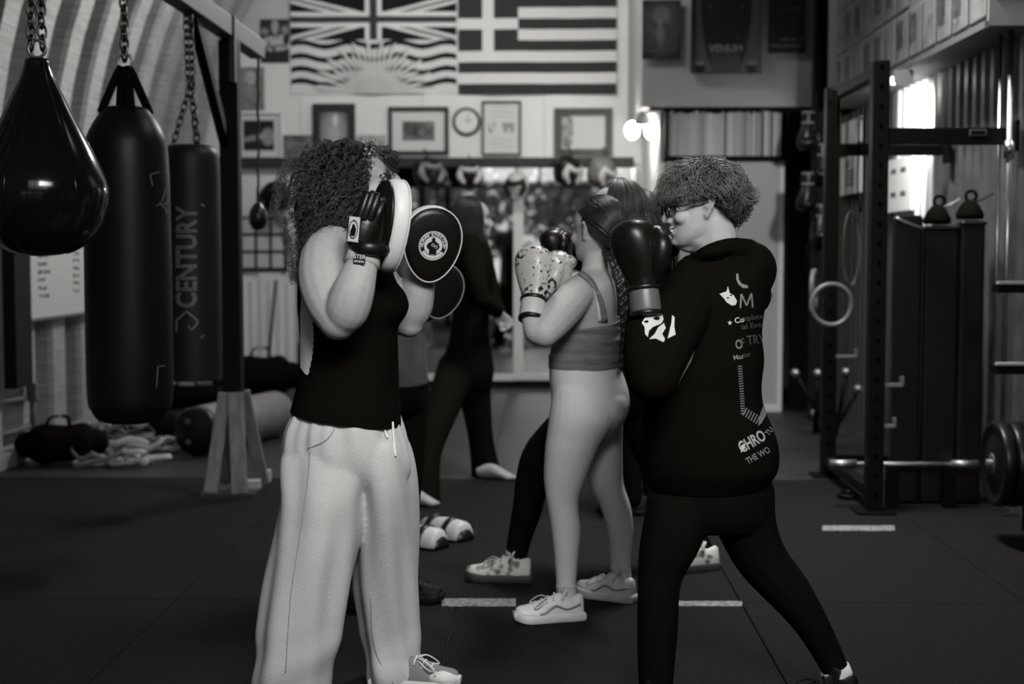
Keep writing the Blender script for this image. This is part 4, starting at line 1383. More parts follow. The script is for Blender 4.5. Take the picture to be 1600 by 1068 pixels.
MB().box(tgl, (0.085, 0.004, 0.03)).obj('maker_plate', mat('plate grey', 0.14, 0.4), rack, False)
MB().box(tgl + Vector((0, -0.002, 0)), (0.075, 0.003, 0.02)).obj('maker_plate_field', M_blackmetal, rack, False)
for (px, py) in ((1322, 557), (1392, 601), (1380, 665)):
    c = W(px, py, ry0 + (0.9 if px < 1340 else 0))
    h_ = MB().box(c, (0.11, 0.05, 0.02)).box(c + Vector((0.055, 0, 0.02)), (0.016, 0.05, 0.05))
    h_.obj('hook', M_dullsteel, rack, False, bev=0.003)

def ring_thing(px, py, d, Rr, yaw, label, ztop_):
    c = W(px, py, d)
    t = thing('gym_ring', label, 'gym ring', c - Vector((0, 0, Rr)))
    MB().torus(c, Rr, 0.015, (Rz(yaw) @ Rx(PI / 2)).to_3x3(), n=36, k=10).obj('ring', mat('worn grey plastic', 0.10, 0.45), t)
    MB().box((c.x, c.y, (c.z + Rr + ztop_) / 2 - 0.01), (0.035, 0.006, ztop_ - c.z - Rr + 0.03), Rz(yaw).to_3x3()).obj('strap', M_black, t, False)
    return t
ring_thing(1299, 476, 8.05, 0.115, 0.1, 'grey gymnastic ring on a black strap, facing forward', ztop - 0.08)
ring_thing(1272, 452, 8.35, 0.11, 1.25, 'grey gymnastic ring seen nearly edge-on behind the other', ztop - 0.08)
for i, (px, y0, y1, w_, d, lab) in enumerate(((1330, 330, 445, 26, 8.5, 'pale grey loop band hanging inside the rack'), (1268, 375, 440, 18, 9.2, 'narrow dark loop band hanging from the post'), (1345, 185, 330, 10, 8.52, 'long thin black strap hanging from the rear crossbar'))):
    a, b = W(px, y0, d), W(px, y1, d)
    hw = S(w_, d) / 2
    c = (a + b) / 2; hh = (a.z - b.z) / 2
    pts = [c + Vector((hw * math.cos(k * PI / 12), 0.01 * math.sin(k), hh * math.sin(k * PI / 12))) for k in range(25)]
    tag(MB().tube(pts, [(0.018, 0.003)] * 25, 6, 2, side=(0, 1, 0), cap=False).obj('loop_band', mat('band grey', 0.08, 0.5) if i == 0 else M_black, None), lab, 'band')
# bars with bright ends in the holder
for i, (px, py, d, tx, tz) in enumerate(((1243, 583, 10.4, 0.28, -0.3), (1278, 583, 10.5, 0.0, -0.55), (1322, 581, 10.3, -0.05, -0.5), (1341, 608, 9.8, -0.2, -0.4), (1273, 646, 10.6, 0.05, -0.3))):
    c = W(px, py, d)
    t = thing('short_bar', ['steel-ended bar leaning out to the side, beside the pale door', 'steel-ended bar standing upright next to the leaning one', 'steel-ended bar standing inside the rear upright', 'hook-ended steel bar close to the front upright', 'lowest steel-ended bar near the floor'][i], 'bar', (c.x + tx * 0.9, c.y + 0.1, 0), 'bars in the floor holder')
    MB().ell(c, (0.035, 0.035, 0.035), n=14, k=8).obj('end_cap', M_dullsteel, t)
    MB().tube([c, c + Vector((tx, 0.1, -c.z + 0.01))], [0.016, 0.016], 10).obj('shaft', M_blackmetal, t)
# gloves on the post
for i, (px, py, yaw, lab) in enumerate(((1262, 205, 0.3, 'topmost black glove hung on the dark post'), (1284, 255, -0.4, 'black glove hung on the dark post below the topmost'), (1262, 300, 0.8, 'third black glove down the dark post'), (1282, 350, 0.1, 'lowest black glove hung on the dark post'))):
    c = W(px, py, 11.3)
    glove('hanging_glove', lab, T(c + Vector((0, 0, 0.15))) @ Rz(yaw) @ Rx(PI), (M_leather, M_leather, M_greyleather), 'gloves on the dark post')
# padded slabs
sl = [(1396, 1440, 336, 7.68, 0.1), (1441, 1496, 352, 7.70, 0.12), (1497, 1537, 344, 7.68, 0.1)]
for i, (p0, p1, py, d, th) in enumerate(sl):
    a, b = W(p0, py, d), W(p1, py, d)
    t = thing('padded_mat', ['black padded mat with a bright folded edge, standing on end', 'black padded mat under the strap-handled bag', 'black padded mat standing next to the conduit pipe'][i], 'mat', ((a.x + b.x) / 2, d, 0), 'padded mats standing in the rack')
    MB().box(((a.x + b.x) / 2, d, a.z / 2), (b.x - a.x, th, a.z - 0.002)).obj('slab', M_leather, t, False, bev=0.02)
    MB().tube([(a.x, d - th / 2, a.z - 0.015), ((a.x + b.x) / 2, d - th / 2 - 0.004, a.z - (0.05 if i == 0 else 0.018)), (b.x, d - th / 2, a.z - (0.075 if i == 0 else 0.015))], [0.01, 0.011, 0.01], 8, 3).obj('folded_edge', M_dullsteel if i == 0 else M_leather, t)
zt = W(1460, 352, 7.70).z
def strap_bag(px, label, mt, hh, lean):
    c = W(px, 350, 7.70); c.z = zt + 0.004 if px < 1490 else W(1500, 344, 7.68).z + 0.004
    t = thing('strap_bag', label, 'bag', c)
    MB().lathe([(0.0005, 0), (0.07, 0.003), (0.074, 0.03), (0.05, 0.075), (0.028, 0.1), (0.0005, 0.105)], c, n=18).obj('sack', mt, t)
    MB().torus(c + Vector((lean * 0.05, 0, 0.125)), 0.028, 0.009, Matrix.Rotation(PI / 2, 3, 'X'), n=18).obj('handle', mt, t)
    MB().tube([c + Vector((0.02, 0, 0.09)), c + Vector((0.07, 0, 0.11)), c + Vector((0.12, -0.02, 0.14))], [(0.01, 0.004)] * 3, 6, 3).obj('strap', M_dullsteel if px < 1480 else mt, t)
strap_bag(1464, 'small black sack with a pale strap end on the mats', M_black, 0.1, 0.2)
strap_bag(1515, 'black sack with a round loop handle on the mats', M_black, 0.15, 0.1)
# conduit
cpx = WX(1575, 300, XR - 0.07)
t = thing('conduit', 'bright steel conduit pipe with a coupling on the corrugated wall', 'pipe', (cpx.x, cpx.y, 0))
MB().tube([(cpx.x, cpx.y, 0.05), (cpx.x, cpx.y, ZM)], [0.015, 0.015], 14).obj('pipe', M_steel, t)
MB().tube([(cpx.x, cpx.y + 0.16, 0.05), (cpx.x, cpx.y + 0.16, ZM)], [0.01, 0.01], 12).obj('pipe', M_steel, t)
zk = W(1575, 232, cpx.y).z
MB().tube([(cpx.x, cpx.y, zk - 0.05), (cpx.x, cpx.y, zk + 0.04)], [0.027, 0.027], 14).obj('coupling', M_steel, t)
# steel shelf at the right edge
t = thing('steel_shelf', 'black shelf with two bright steel rails right of the conduit', 'shelf', (2.4, 6.86, 0))
for py in (441, 568):
    z = W(1575, py, 6.86).z
    MB().box((2.42, 6.86, z), (0.5, 0.03, 0.012)).obj('rail', mat('painted steel shine', 0.5, 0.4), t, False)  # steel shine put into the rail's pale non-metal colour
    MB().box((2.42, 6.90, z - 0.03), (0.5, 0.1, 0.04)).obj('board', M_blackmetal, t, False)
for x in (2.35, 2.68):
    MB().box((x, 6.92, 0.85), (0.03, 0.03, 1.7)).obj('upright', M_blackmetal, t, False)
# plates
cz = W(1560, 724, 6.62)
for k in range(6):
    x = 2.085 + 0.062 * k
    t = thing('weight_plate', ('end weight plate of the row, its face toward the rack' if k == 0 else 'black rubber weight plate in the row on the peg'), 'weight plate', (x, 6.62, cz.z - 0.2), None if k == 0 else 'weight plates on the peg')
    R_ = Matrix.Rotation(PI / 2, 3, 'Y')
    MB().lathe([(0.03, 0.0), (0.09, 0.0), (0.11, 0.012), (0.165, 0.012), (0.18, 0), (0.196, 0.004), (0.2, 0.014), (0.2, 0.044), (0.196, 0.054), (0.18, 0.058), (0.165, 0.046), (0.11, 0.046), (0.09, 0.058), (0.03, 0.058)], (x, 6.62, cz.z), R_, n=44, cap=False).obj('disc', M_leather, t)
    MB().lathe([(0.026, -0.001), (0.05, -0.001), (0.05, 0.059), (0.026, 0.059)], (x, 6.62, cz.z), R_, n=24, cap=False).obj('hub', M_dullsteel, t)
t = thing('plate_holder', 'black low holder carrying the weight plates', 'stand', (2.5, 6.62, 0))
MB().tube([(2.06, 6.62, cz.z), (2.58, 6.62, cz.z)], [0.022, 0.022], 14).obj('peg', M_dullsteel, t)
MB().box((2.56, 6.62, cz.z / 2), (0.06, 0.06, cz.z)).obj('stand_leg', M_blackmetal, t, False)
MB().box((2.5, 6.62, 0.01), (0.3, 0.4, 0.02)).obj('foot', M_blackmetal, t, False)
# barbell low in the rack
z = W(1430, 725, 7.54).z
t = thing('barbell', 'steel barbell lying low inside the rack', 'barbell', (2.0, 7.54, z - 0.02))
MB().tube([(1.58, 7.54, z), (2.27, 7.54, z)], [0.014, 0.014], 12).obj('shaft', M_dullsteel, t)
for x in (1.56, 2.2):
    MB().tube([(x - 0.04, 7.54, z), (x + 0.1, 7.54, z)], [0.024, 0.024], 12).obj('sleeve', M_dullsteel, t)
for x in (1.85, 2.15):
    MB().box((x, 7.54, (z - 0.014) / 2), (0.06, 0.07, z - 0.016)).obj('cradle', M_blackmetal, t, False)
# low shackle on the floor beside the upright
p = WZ(1325, 778, 0)
tag(MB().torus(p + Vector((0, 0, 0.02)), 0.05, 0.014, Matrix.Rotation(0.1, 3, 'X')).obj('floor_ring', M_blackmetal, None), 'small black ring lying on the floor beside the rack foot', 'ring')

# photo sheets on the mezzanine face
def photo_sheet(s):
    def f(u, v):
        g = 0.3
        e = min(u, 1 - u, v, 1 - v)
        if e < 0.05: return 0.24
        n = vnoise(u * 2.4 + s * 3.1, v * 2.4, s)
        if 0.12 < u < 0.55 and 0.25 < v < 0.85 and s % 3 != 0: g = 0.03 + 0.2 * fbm(u * 8, v * 8, s) ** 2
        elif n > 0.55: g = 0.09 + 0.2 * fbm(u * 9, v * 9, s)
        else: g = 0.19 + 0.12 * fbm(u * 6, v * 14, s)
        return g
    return f
M_sheet = print_mat('laminated photo sheet', 0.28, 0.5)
k = 0
for r_ in range(3):
    for c_ in range(13):
        y = 7.2 + 0.305 * c_ + 0.15
        z = ZM + 0.045 + 0.31 * r_
        if y > 11.0 or (395 - (z - CAMH) * FPX / y) < -40: continue
        if r_ == 1 and c_ == 4: continue
        M = T((XM - 0.006, y, z)) @ Rz(-PI / 2) @ Ry(random.uniform(-0.02, 0.02))
        o = print_panel('photo_sheet', M, 0.285, 0.295, 12, 14, photo_sheet(k), M_sheet, None, 0.002)
        rn = ('lowest', 'second', 'third')[r_]
        tag(o, 'laminated sheet of photos in the %s row on the mezzanine face' % rn, 'photo sheet', 'photo sheets, %s row' % rn)
        k += 1
# notices right of the rack
a, b = WX(1386, 345, XR - 0.01), WX(1425, 345, XR - 0.01)
zt, zb_ = W(1400, 247, 9.75).z, W(1400, 330, 9.75).z
t = thing('notice_board', 'white notice panel with four dark marks on the corrugated wall', 'notice', (XR - 0.01, (a.y + b.y) / 2, zb_))
MB().box((XR - 0.01, (a.y + b.y) / 2, (zt + zb_) / 2), (0.02, a.y - b.y, zt - zb_)).obj('panel', M_paper, t, False)
for i in range(2):
    for z in (zt - 0.08, zb_ + 0.12):
        MB().box((XR - 0.022, b.y + (a.y - b.y) * (0.3 + 0.38 * i), z), (0.004, 0.14, 0.025)).obj('printed_mark', mat('mark grey', 0.12, 0.6), t, False)
for (x0, x1, y0, y1, lab) in ((1316, 1346, 188, 226, 'white sheet pinned high on the wall behind the rack'), (1314, 1346, 243, 303, 'white sheet with a dark figure on the wall behind the rack')):
    a, b = WX(x0, (y0 + y1) / 2, XR), WX(x1, (y0 + y1) / 2, XR)
    yc = (a.y + b.y) / 2
    z0_, z1_ = W(x0, y1, yc).z, W(x0, y0, yc).z
    t = thing('pinned_sheet', lab, 'notice', (XR, yc, z0_))
    MB().box((XR, yc, (z0_ + z1_) / 2), (0.008, a.y - b.y, z1_ - z0_)).obj('sheet', M_paper, t, False)
    if y0 > 200:
        MB().ell((XR - 0.006, yc + 0.1, z1_ - 0.06), (0.003, 0.06, 0.035)).obj('printed_head', mat('mark grey', 0.12, 0.6), t)
        for q in range(4):
            MB().box((XR - 0.006, yc, z1_ - 0.12 - 0.035 * q), (0.004, 0.3, 0.012)).obj('printed_line', mat('mark grey', 0.12, 0.6), t, False)
# ================================================================== people
def head(mb, M, jaw=1.0, ear=True, nose=1.0):
    """head in local metres: +x face, +y left ear, +z crown; added to the body before the skin is closed"""
    rows = [(-0.113, 0.03, 0.075, 0.018), (-0.104, 0.005, 0.086, 0.034), (-0.085, -0.03, 0.089, 0.05 * jaw), (-0.06, -0.055, 0.088, 0.060 * jaw), (-0.03, -0.078, 0.087, 0.068), (0.0, -0.092, 0.083, 0.071), (0.018, -0.097, 0.089, 0.0735), (0.035, -0.099, 0.092, 0.075), (0.06, -0.096, 0.086, 0.073), (0.085, -0.082, 0.07, 0.063), (0.103, -0.055, 0.045, 0.044), (0.113, -0.02, 0.015, 0.015)]
    rings = []
    for q in cat_rom(rows, 3):
        z, b, f, w_ = q
        ring = []
        for j in range(32):
            t = 2 * PI * j / 32
            ct, st = math.cos(t), math.sin(t)
            p = 2.25
            x = (f - b) / 2 * math.copysign(abs(ct) ** (2 / p), ct) + (f + b) / 2
            y = w_ * math.copysign(abs(st) ** (2 / p), st)
            if ct > 0:
                y *= 1 - 0.1 * ct * ct
            ring.append(M @ Vector((x, y, z)))
        rings.append(ring)
    mb.loft(rings)
    R = M.to_3x3()
    E = lambda c, r: mb.ell((0, 0, 0), r, n=14, k=8) or None
    def el(c, r, rot=None):
        k = len(mb.v)
        mb.ell((0, 0, 0), r, rot, n=14, k=8)
        for i in range(k, len(mb.v)):
            mb.v[i] = M @ (mb.v[i] + Vector(c))
    def tb(pts, rad, n=10):
        mb.tube([M @ Vector(p) for p in pts], rad, n, 3, round_ends=True)
    tb([(0.084, 0, 0.018), (0.096, 0, -0.004), (0.108 * nose, 0, -0.024), (0.109 * nose, 0, -0.031)], [0.008, 0.009, 0.0115, 0.0115])
    for s_ in (-1, 1):
        el((0.094, s_ * 0.0115, -0.034), (0.011, 0.0085, 0.008))
        el((0.079, s_ * 0.03, 0.022), (0.012, 0.024, 0.0075))
        el((0.064, s_ * 0.04, -0.026), (0.026, 0.022, 0.022))
        el((0.069, s_ * 0.033, 0.0), (0.010, 0.0145, 0.0105))
        if ear:
            tb([(-0.002, s_ * 0.074, -0.032), (-0.010, s_ * 0.084, -0.016), (-0.023, s_ * 0.094, 0.010), (-0.021, s_ * 0.096, 0.028), (-0.006, s_ * 0.090, 0.034), (0.006, s_ * 0.078, 0.020)], [0.0065, 0.005, 0.0052, 0.0055, 0.005, 0.004], 8)
            el((-0.010, s_ * 0.078, 0.004), (0.014, 0.006, 0.022))
            tb([(-0.004, s_ * 0.082, -0.006), (-0.012, s_ * 0.088, 0.006), (-0.01, s_ * 0.088, 0.018)], [0.0035, 0.004, 0.003], 8)
            el((0.0, s_ * 0.0755, -0.026), (0.008, 0.005, 0.008))
    el((0.091, 0, -0.056), (0.010, 0.021, 0.0062))
    el((0.0895, 0, -0.069), (0.010, 0.019, 0.0068))
    el((0.080, 0, -0.096), (0.016, 0.02, 0.014))

def eyes(parent, M, which=(-1, 1)):
    for s_ in which:
        MB().ell((0, 0, 0), 0.0115, n=14, k=10).xform(M @ T((0.0715, s_ * 0.034, 0.0))).obj('eye', mat('eye white', 0.5, 0.2), parent)
        MB().ell((0, 0, 0), (0.003, 0.006, 0.006), n=12, k=8).xform(M @ T((0.0805, s_ * 0.037, 0.0)) @ Rz(s_ * 0.35)).obj('iris', mat('iris', 0.015, 0.1), parent)
        MB().tube([(0.086, s_ * 0.014, 0.0215), (0.088, s_ * 0.032, 0.027), (0.073, s_ * 0.052, 0.021)], [(0.003, 0.005), (0.0035, 0.0055), (0.002, 0.003)], 8, 4).xform(M).obj('eyebrow', mat('brow hair', 0.02, 0.8), parent)
        MB().tube([(0.078, s_ * 0.021, 0.002), (0.0825, s_ * 0.035, 0.0075), (0.070, s_ * 0.048, 0.001)], [0.0018, 0.0022, 0.0016], 6, 3).xform(M).obj('eyelid_line', mat('brow hair', 0.02, 0.8), parent)

def hand(mb, M, s=1.0, curl=0.6, side=1):
    """local: wrist at the origin, fingers +z, palm towards -y, thumb towards +x*side"""
    def P(x, y, z): return M @ Vector((x * s, y * s, z * s))
    mb.tube([P(0, 0, -0.03), P(0, 0, 0.02), P(0, 0.002, 0.06), P(0, 0, 0.09)], [(0.026 * s, 0.018 * s), (0.034 * s, 0.015 * s), (0.040 * s, 0.014 * s), (0.038 * s, 0.012 * s)], 14, 3, side=M.to_3x3() @ Vector((1, 0, 0)), round_ends=True)
    for x, L in ((0.03, 0.072), (0.01, 0.082), (-0.011, 0.077), (-0.03, 0.06)):
        x *= side
        pts = [(x, 0, 0.085)]
        a = 0
        y, z = 0.0, 0.085
        for k in range(3):
            a += curl * (0.75 if k == 0 else 1.0)
            seg = L * (0.45, 0.31, 0.24)[k]
            y -= seg * math.sin(a); z += seg * math.cos(a)
            pts.append((x * 1.05, y, z))
        mb.tube([P(*p) for p in pts], [0.0098 * s, 0.009 * s, 0.0082 * s, 0.0072 * s], 10, 3, round_ends=True)
    mb.tube([P(side * 0.022, -0.004, 0.02), P(side * 0.046, -0.014, 0.05), P(side * 0.05, -0.026, 0.078), P(side * 0.044, -0.036, 0.098)], [0.014 * s, 0.0125 * s, 0.0105 * s, 0.0085 * s], 10, 3, round_ends=True)

def bare_foot(mb, heel, toe, s=1.0):
    heel, toe = Vector(heel), Vector(toe)
    u = (toe - heel).normalized(); v = Vector((-u.y, u.x, 0)); L = (toe - heel).length
    z = Vector((0, 0, 1))
    mb.tube([heel + z * 0.04, heel + u * L * 0.3 + z * 0.05, heel + u * L * 0.6 + z * 0.034, heel + u * L * 0.8 + z * 0.022], [(0.03, 0.035), (0.032, 0.045), (0.042, 0.03), (0.042, 0.02)], 14, 3, side=v, round_ends=True)
    for i, (o, l) in enumerate(((0.03, 1.0), (0.012, 0.98), (-0.004, 0.94), (-0.018, 0.9), (-0.032, 0.85))):
        mb.tube([heel + u * L * 0.76 + v * o + z * 0.02, heel + u * (L * l - 0.012) + v * o * 1.1 + z * 0.013], [0.013, 0.012 if i == 0 else 0.009], 8, round_ends=True)

def hairmat(name, v, rough=0.38):
    return mat(name, v, rough, spec=0.35, noise=(25, 0.35))

def cap_hair(M, rx, ry, rz, off=(0, 0, 0), face=0.9):
    """under-cap closing the scalp below the locks"""
    m = MB()
    k = len(m.v)
    m.ell((0, 0, 0), (rx, ry, rz), n=24, k=16)
    for i in range(len(m.v)):
        v = m.v[i]
        m.v[i] = v + Vector(off)
    return m.xform(M)

def meridian_hair(M, n, seed, rx=0.108, ry=0.088, rz=0.127, off=(-0.012, 0, 0.004), length=0.35, face_half=1.0, spread=0.02, wave=0.0, tip_in=0.0, end_polar=1.75, steps=26, jitter=0.006, drift=(0, 0, 0), part=0.0):
    """straight hair: locks follow the skull from the parting and then fall"""
    rnd = random.Random(seed)
    out = []
    Ri = M.to_3x3().inverted()
    down = (Ri @ Vector((0, 0, -1))).normalized()
    dr = Ri @ Vector(drift)
    for i in range(n):
        az = rnd.uniform(face_half, 2 * PI - face_half)
        grow = 1 + rnd.uniform(-0.03, 0.07)
        ph = rnd.uniform(0, 6.28)
        pts = []
        ep = end_polar * rnd.uniform(0.9, 1.05)
        L = length * rnd.uniform(0.8, 1.05)
        arc = 0.11 * ep
        m1 = max(4, int(steps * arc / (arc + L)))
        st = rnd.uniform(0.02, 0.5)
        for k in range(m1 + 1):
            po = st + (ep - st) * k / m1
            p = Vector((rx * math.sin(po) * math.cos(az), ry * math.sin(po) * math.sin(az), rz * math.cos(po))) * grow + Vector(off)
            if part: p.y += part * math.cos(po) * 0.3
            pts.append(p)
        d = (pts[-1] - pts[-2]).normalized() * 0.35 + down
        p = pts[-1].copy()
        m2 = max(3, steps - m1)
        outward = Vector((math.cos(az), math.sin(az), 0)) * spread
        for k in range(1, m2 + 1):
            t = k / m2
            q = p + d.normalized() * (L * t) + outward * t - Vector((math.cos(az), math.sin(az), 0)) * tip_in * t * t + dr * t
            q += Vector((math.sin(ph + t * 7), math.cos(ph * 1.3 + t * 6), 0)) * (jitter + wave * t)
            pts.append(q)
        out.append([M @ q for q in pts])
    return out

def place_head(px, py, d, yaw, pitch=0.0, roll=0.0, s=1.0):
    return T(W(px, py, d)) @ Rz(yaw) @ Ry(pitch) @ Rx(roll) @ Matrix.Scale(s, 4)

def leg_rows(mb, rows, hd=None):
    mb.rows([(r[0], r[1], r[2], r[3], (r[4] if len(r) > 4 else S((r[2] - r[1]) / 2, r[3]))) for r in rows], n=22, sub=3, p=2.1)

# ------------------------------------------------------------------ person holding the mitts (left)
def person_mitts():
    g = WZ(560, 1095, 0)
    P = thing('person', 'person in black tank top and pale grey sweatpants holding up focus mitts', 'person', (g.x, 4.3, 0))
    d = 4.3
    b = MB()
    b.rows([(352, 498, 562, d, 0.07), (366, 482, 585, d, 0.15), (385, 474, 598, d, 0.17), (410, 472, 606, d, 0.165), (440, 473, 614, d, 0.155), (475, 474, 628, d, 0.15), (505, 478, 616, d, 0.14), (550, 480, 614, d, 0.135), (600, 470, 616, d, 0.15), (650, 460, 618, d, 0.17), (720, 462, 618, d, 0.16), (760, 470, 610, d, 0.14)])
    b.limb([(535, 375, d, 30), (545, 345, d, 28), (552, 320, d, 29)])
    HM = place_head(555, 284, d + 0.01, -0.16 + 0.28, 0.06, 0)
    head(b, HM, ear=False)
    # near arm
    b.limb([(520, 384, 4.20, 34), (508, 404, 4.14, 39), (506, 440, 4.09, 40), (516, 475, 4.05, 38), (528, 500, 4.02, 32)])
    b.limb([(531, 503, 4.02, 27), (542, 484, 4.0, 35), (552, 455, 3.99, 34), (562, 425, 4.0, 28), (570, 398, 4.02, 22), (574, 380, 4.03, 21)])
    # far arm
    b.limb([(560, 392, 4.42, 34), (590, 440, 4.46, 34), (625, 492, 4.5, 30), (638, 503, 4.5, 25)])
    b.limb([(637, 502, 4.5, 25), (645, 480, 4.49, 31), (652, 452, 4.47, 28), (658, 425, 4.46, 23), (662, 408, 4.45, 20)])
    leg = [(700, 470, 560, 4.22), (850, 470, 540, 4.2), (1000, 440, 490, 4.18), (1095, 432, 470, 4.16)]
    leg_rows(b, leg)
    leg_rows(b, [(700, 560, 620, 4.4), (850, 575, 640, 4.42), (1000, 590, 640, 4.42), (1060, 600, 645, 4.42)])
    # fingertips above the sleeve of the near mitt, thumbs behind both pads
    b.limb([(574, 385, 4.03, 18), (577, 350, 4.04, 16), (584, 330, 4.05, 12)])
    for (x0, y0, x1, y1) in ((573, 335, 575, 302), (579, 333, 583, 300), (585, 334, 590, 304), (590, 338, 595, 312)):
        b.limb([(x0, y0, 4.05, 5), ((x0 + x1) / 2, (y0 + y1) / 2, 4.05, 4.6), (x1, y1, 4.06, 4)], n=10)
    mesh_obj('body', remesh(b, 0.0055, 6), M_skin, P)
    eyes(P, HM, (-1,))
    # tank top
    t = MB()
    t.rows([(392, 480, 596, d, 0.14), (412, 470, 608, d, 0.162), (440, 468, 618, d, 0.163), (458, 467, 632, d, 0.163), (478, 467, 638, d, 0.16), (495, 468, 632, d, 0.155), (512, 469, 621, d, 0.15), (545, 471, 621, d, 0.148), (580, 468, 622, d, 0.155), (612, 463, 623, d, 0.168), (640, 456, 625, d, 0.19), (675, 452, 628, d, 0.197)], n=40)
    t.limb([(500, 440, 4.26, 22), (506, 395, 4.27, 14), (520, 362, 4.28, 9), (540, 352, 4.3, 6)])
    t.limb([(590, 440, 4.26, 22), (570, 400, 4.25, 14), (545, 366, 4.27, 9), (535, 354, 4.28, 6)])
    me = remesh(t, 0.006, 6)
    cut(me, W(540, 652, d), (-0.14, 0.0, -1))
    tank = mesh_obj('tank_top', me, M_blackcloth, P, solid=0.004)
    bv = bvh_of(tank)
    edge = []
    for i in range(27):
        k = i / 26
        y = 456 + k * 130
        x = 482 + 13 * math.sin(k * PI * 0.85) - 4 * k + (1.6 if i % 2 else -1.2)
        edge.append((x, y))
    V, F = poly2([(473, 458)] + edge + [(478, 584), (471, 574), (470.5, 545), (471, 520), (470.5, 490)])
    decal(bv, V, F, 0.0035).obj('back_panel', mat('white cotton', 0.6, 0.8, bump=(14, 0.5)), P)
    fr = [Vector(bv.ray_cast(Vector((0, 0, CAMH)), ray(x, y).normalized())[0]) + Vector((0, -0.006, 0)) for x, y in edge]
    MB().tube(fr, [(0.003 + 0.003 * (i % 2)) for i in range(len(fr))], 6, 2).obj('frill', M_blackcloth, P)
    # sweatpants
    def fold(t_, py):
        k = 0.0
        if py < 760:
            k += 0.0055 * math.sin(19 * t_ + 2 * math.sin(3 * t_)) * max(0, 1 - abs(py - 640) / 120)
        k += 0.006 * math.sin(5 * t_ + py * 0.012) + 0.004 * math.sin(9 * t_ - py * 0.02)
        return k
    def fold2(t_, py):
        k = 0.007 * math.sin(4 * t_ + py * 0.009) + 0.005 * math.sin(7 * t_ - py * 0.016)
        if py > 960:
            k += 0.005 * math.sin((py - 960) * 0.07 + 2 * t_) * min(1, (py - 960) / 50)
        return k
    s_ = MB()
    s_.rows([(612, 474, 612, d, 0.15), (632, 466, 617, d, 0.168), (650, 455, 622, d, 0.182), (670, 446, 630, d, 0.192), (700, 441, 639, d, 0.194), (728, 443, 642, d, 0.178), (752, 452, 634, d, 0.14), (772, 470, 615, d, 0.09)], n=84, sub=6, fold=fold)
    s_.rows([(630, 488, 606, 4.3, 0.13), (700, 474, 620, 4.3, 0.150), (760, 500, 612, 4.31, 0.132), (800, 538, 592, 4.33, 0.095), (835, 556, 578, 4.36, 0.05)], n=40)
    s_.rows([(655, 500, 540, 4.29, 0.06), (680, 466, 572, 4.262, 0.127), (705, 446, 582, 4.247, 0.132), (735, 441, 584, 4.235, 0.138), (776, 441, 574, 4.215, 0.14), (815, 435, 567, 4.205, 0.137), (853, 428, 559, 4.19, 0.132), (905, 416, 549, 4.18, 0.13), (956, 406, 539, 4.17, 0.13), (1010, 399, 528, 4.16, 0.13), (1068, 393, 516, 4.16, 0.13), (1108, 391, 510, 4.15, 0.128), (1116, 396, 505, 4.15, 0.12)], n=60, sub=6, fold=fold2)
    s_.rows([(655, 570, 600, 4.31, 0.06), (680, 553, 628, 4.31, 0.16), (705, 552, 640, 4.31, 0.18), (750, 558, 647, 4.315, 0.176), (800, 560, 650, 4.335, 0.162), (850, 557, 652, 4.36, 0.146), (910, 555, 653, 4.385, 0.13), (970, 562, 654, 4.41, 0.12), (1012, 567, 655, 4.42, 0.118), (1026, 569, 660, 4.42, 0.122), (1042, 571, 669, 4.42, 0.126), (1060, 573, 676, 4.42, 0.122), (1074, 580, 680, 4.42, 0.115)], n=60, sub=6, fold=fold2)
    me = remesh(s_, 0.0065, 9)
    cut(me, W(540, 634, d), (0.1, 0, 1))
    pants = mesh_obj('sweatpants', me, mat('heather grey fleece', 0.52, 0.9, spec=0.1, noise=(260, 0.10), bump=(160, 0.2), stretch=(1, 1, 1.6)), P)
    bv = bvh_of(pants)
    def surf(px, py, lift=0.003):
        h = bv.ray_cast(Vector((0, 0, CAMH)), ray(px, py).normalized())
        return h[0] + h[1] * lift if h[0] else W(px, py, d)
    M_seam = mat('fleece seam', 0.33, 0.9)
    MB().tube([surf(526, 652), surf(521, 672), surf(510, 687), surf(492, 696), surf(482, 700)], [0.0016] * 5, 5, 4).obj('pocket_seam', M_seam, P)
    MB().tube([surf(486, 702), surf(481, 760), surf(471, 830), surf(455, 930), surf(446, 1050)], [0.0012] * 5, 5, 4).obj('side_seam', M_seam, P)
    MB().tube([surf(580, 930), surf(582, 985), surf(592, 1030), surf(615, 1068)], [0.0012] * 4, 5, 4).obj('side_seam', M_seam, P)
    for pts in ([(597, 662), (600, 675), (604, 686)], [(611, 660), (613, 690), (616, 713)]):
        MB().tube([surf(x, y, 0.006) for x, y in pts], [0.0035] * 3, 6, 4).obj('drawstring', mat('white cord', 0.75, 0.8), P)
    # canvas sneakers
    M_canvas = mat('grey canvas', 0.2, 0.8)
    toe = WZ(718, 1077); heel = toe + Vector((-0.275, 0.03, 0))
    u = toe - heel
    sh = sneaker(P, T((heel.x, heel.y, 0.001)) @ Rz(math.atan2(u.y, u.x)), 0.275, (M_canvas, M_whiteplastic, M_whiteplastic))
    MB().ell((0, 0, 0), (0.055, 0.041, 0.026), n=18, k=10).xform(T((toe.x - 0.05, toe.y, 0.038)) @ Ry(0.12)).obj('toe_cap', M_whiteplastic, sh)
    MB().tube([(toe.x - 0.075, toe.y - 0.034, 0.05), (toe.x - 0.062, toe.y, 0.0665), (toe.x - 0.075, toe.y + 0.034, 0.05)], [0.002] * 3, 6, 4).obj('toe_line', M_leather, sh)
    toe = WZ(520, 1138); heel = toe + Vector((-0.27, -0.02, 0))
    sneaker(P, T((heel.x, heel.y, 0.001)) @ Rz(0.05), 0.275, (M_canvas, M_whiteplastic, M_whiteplastic))
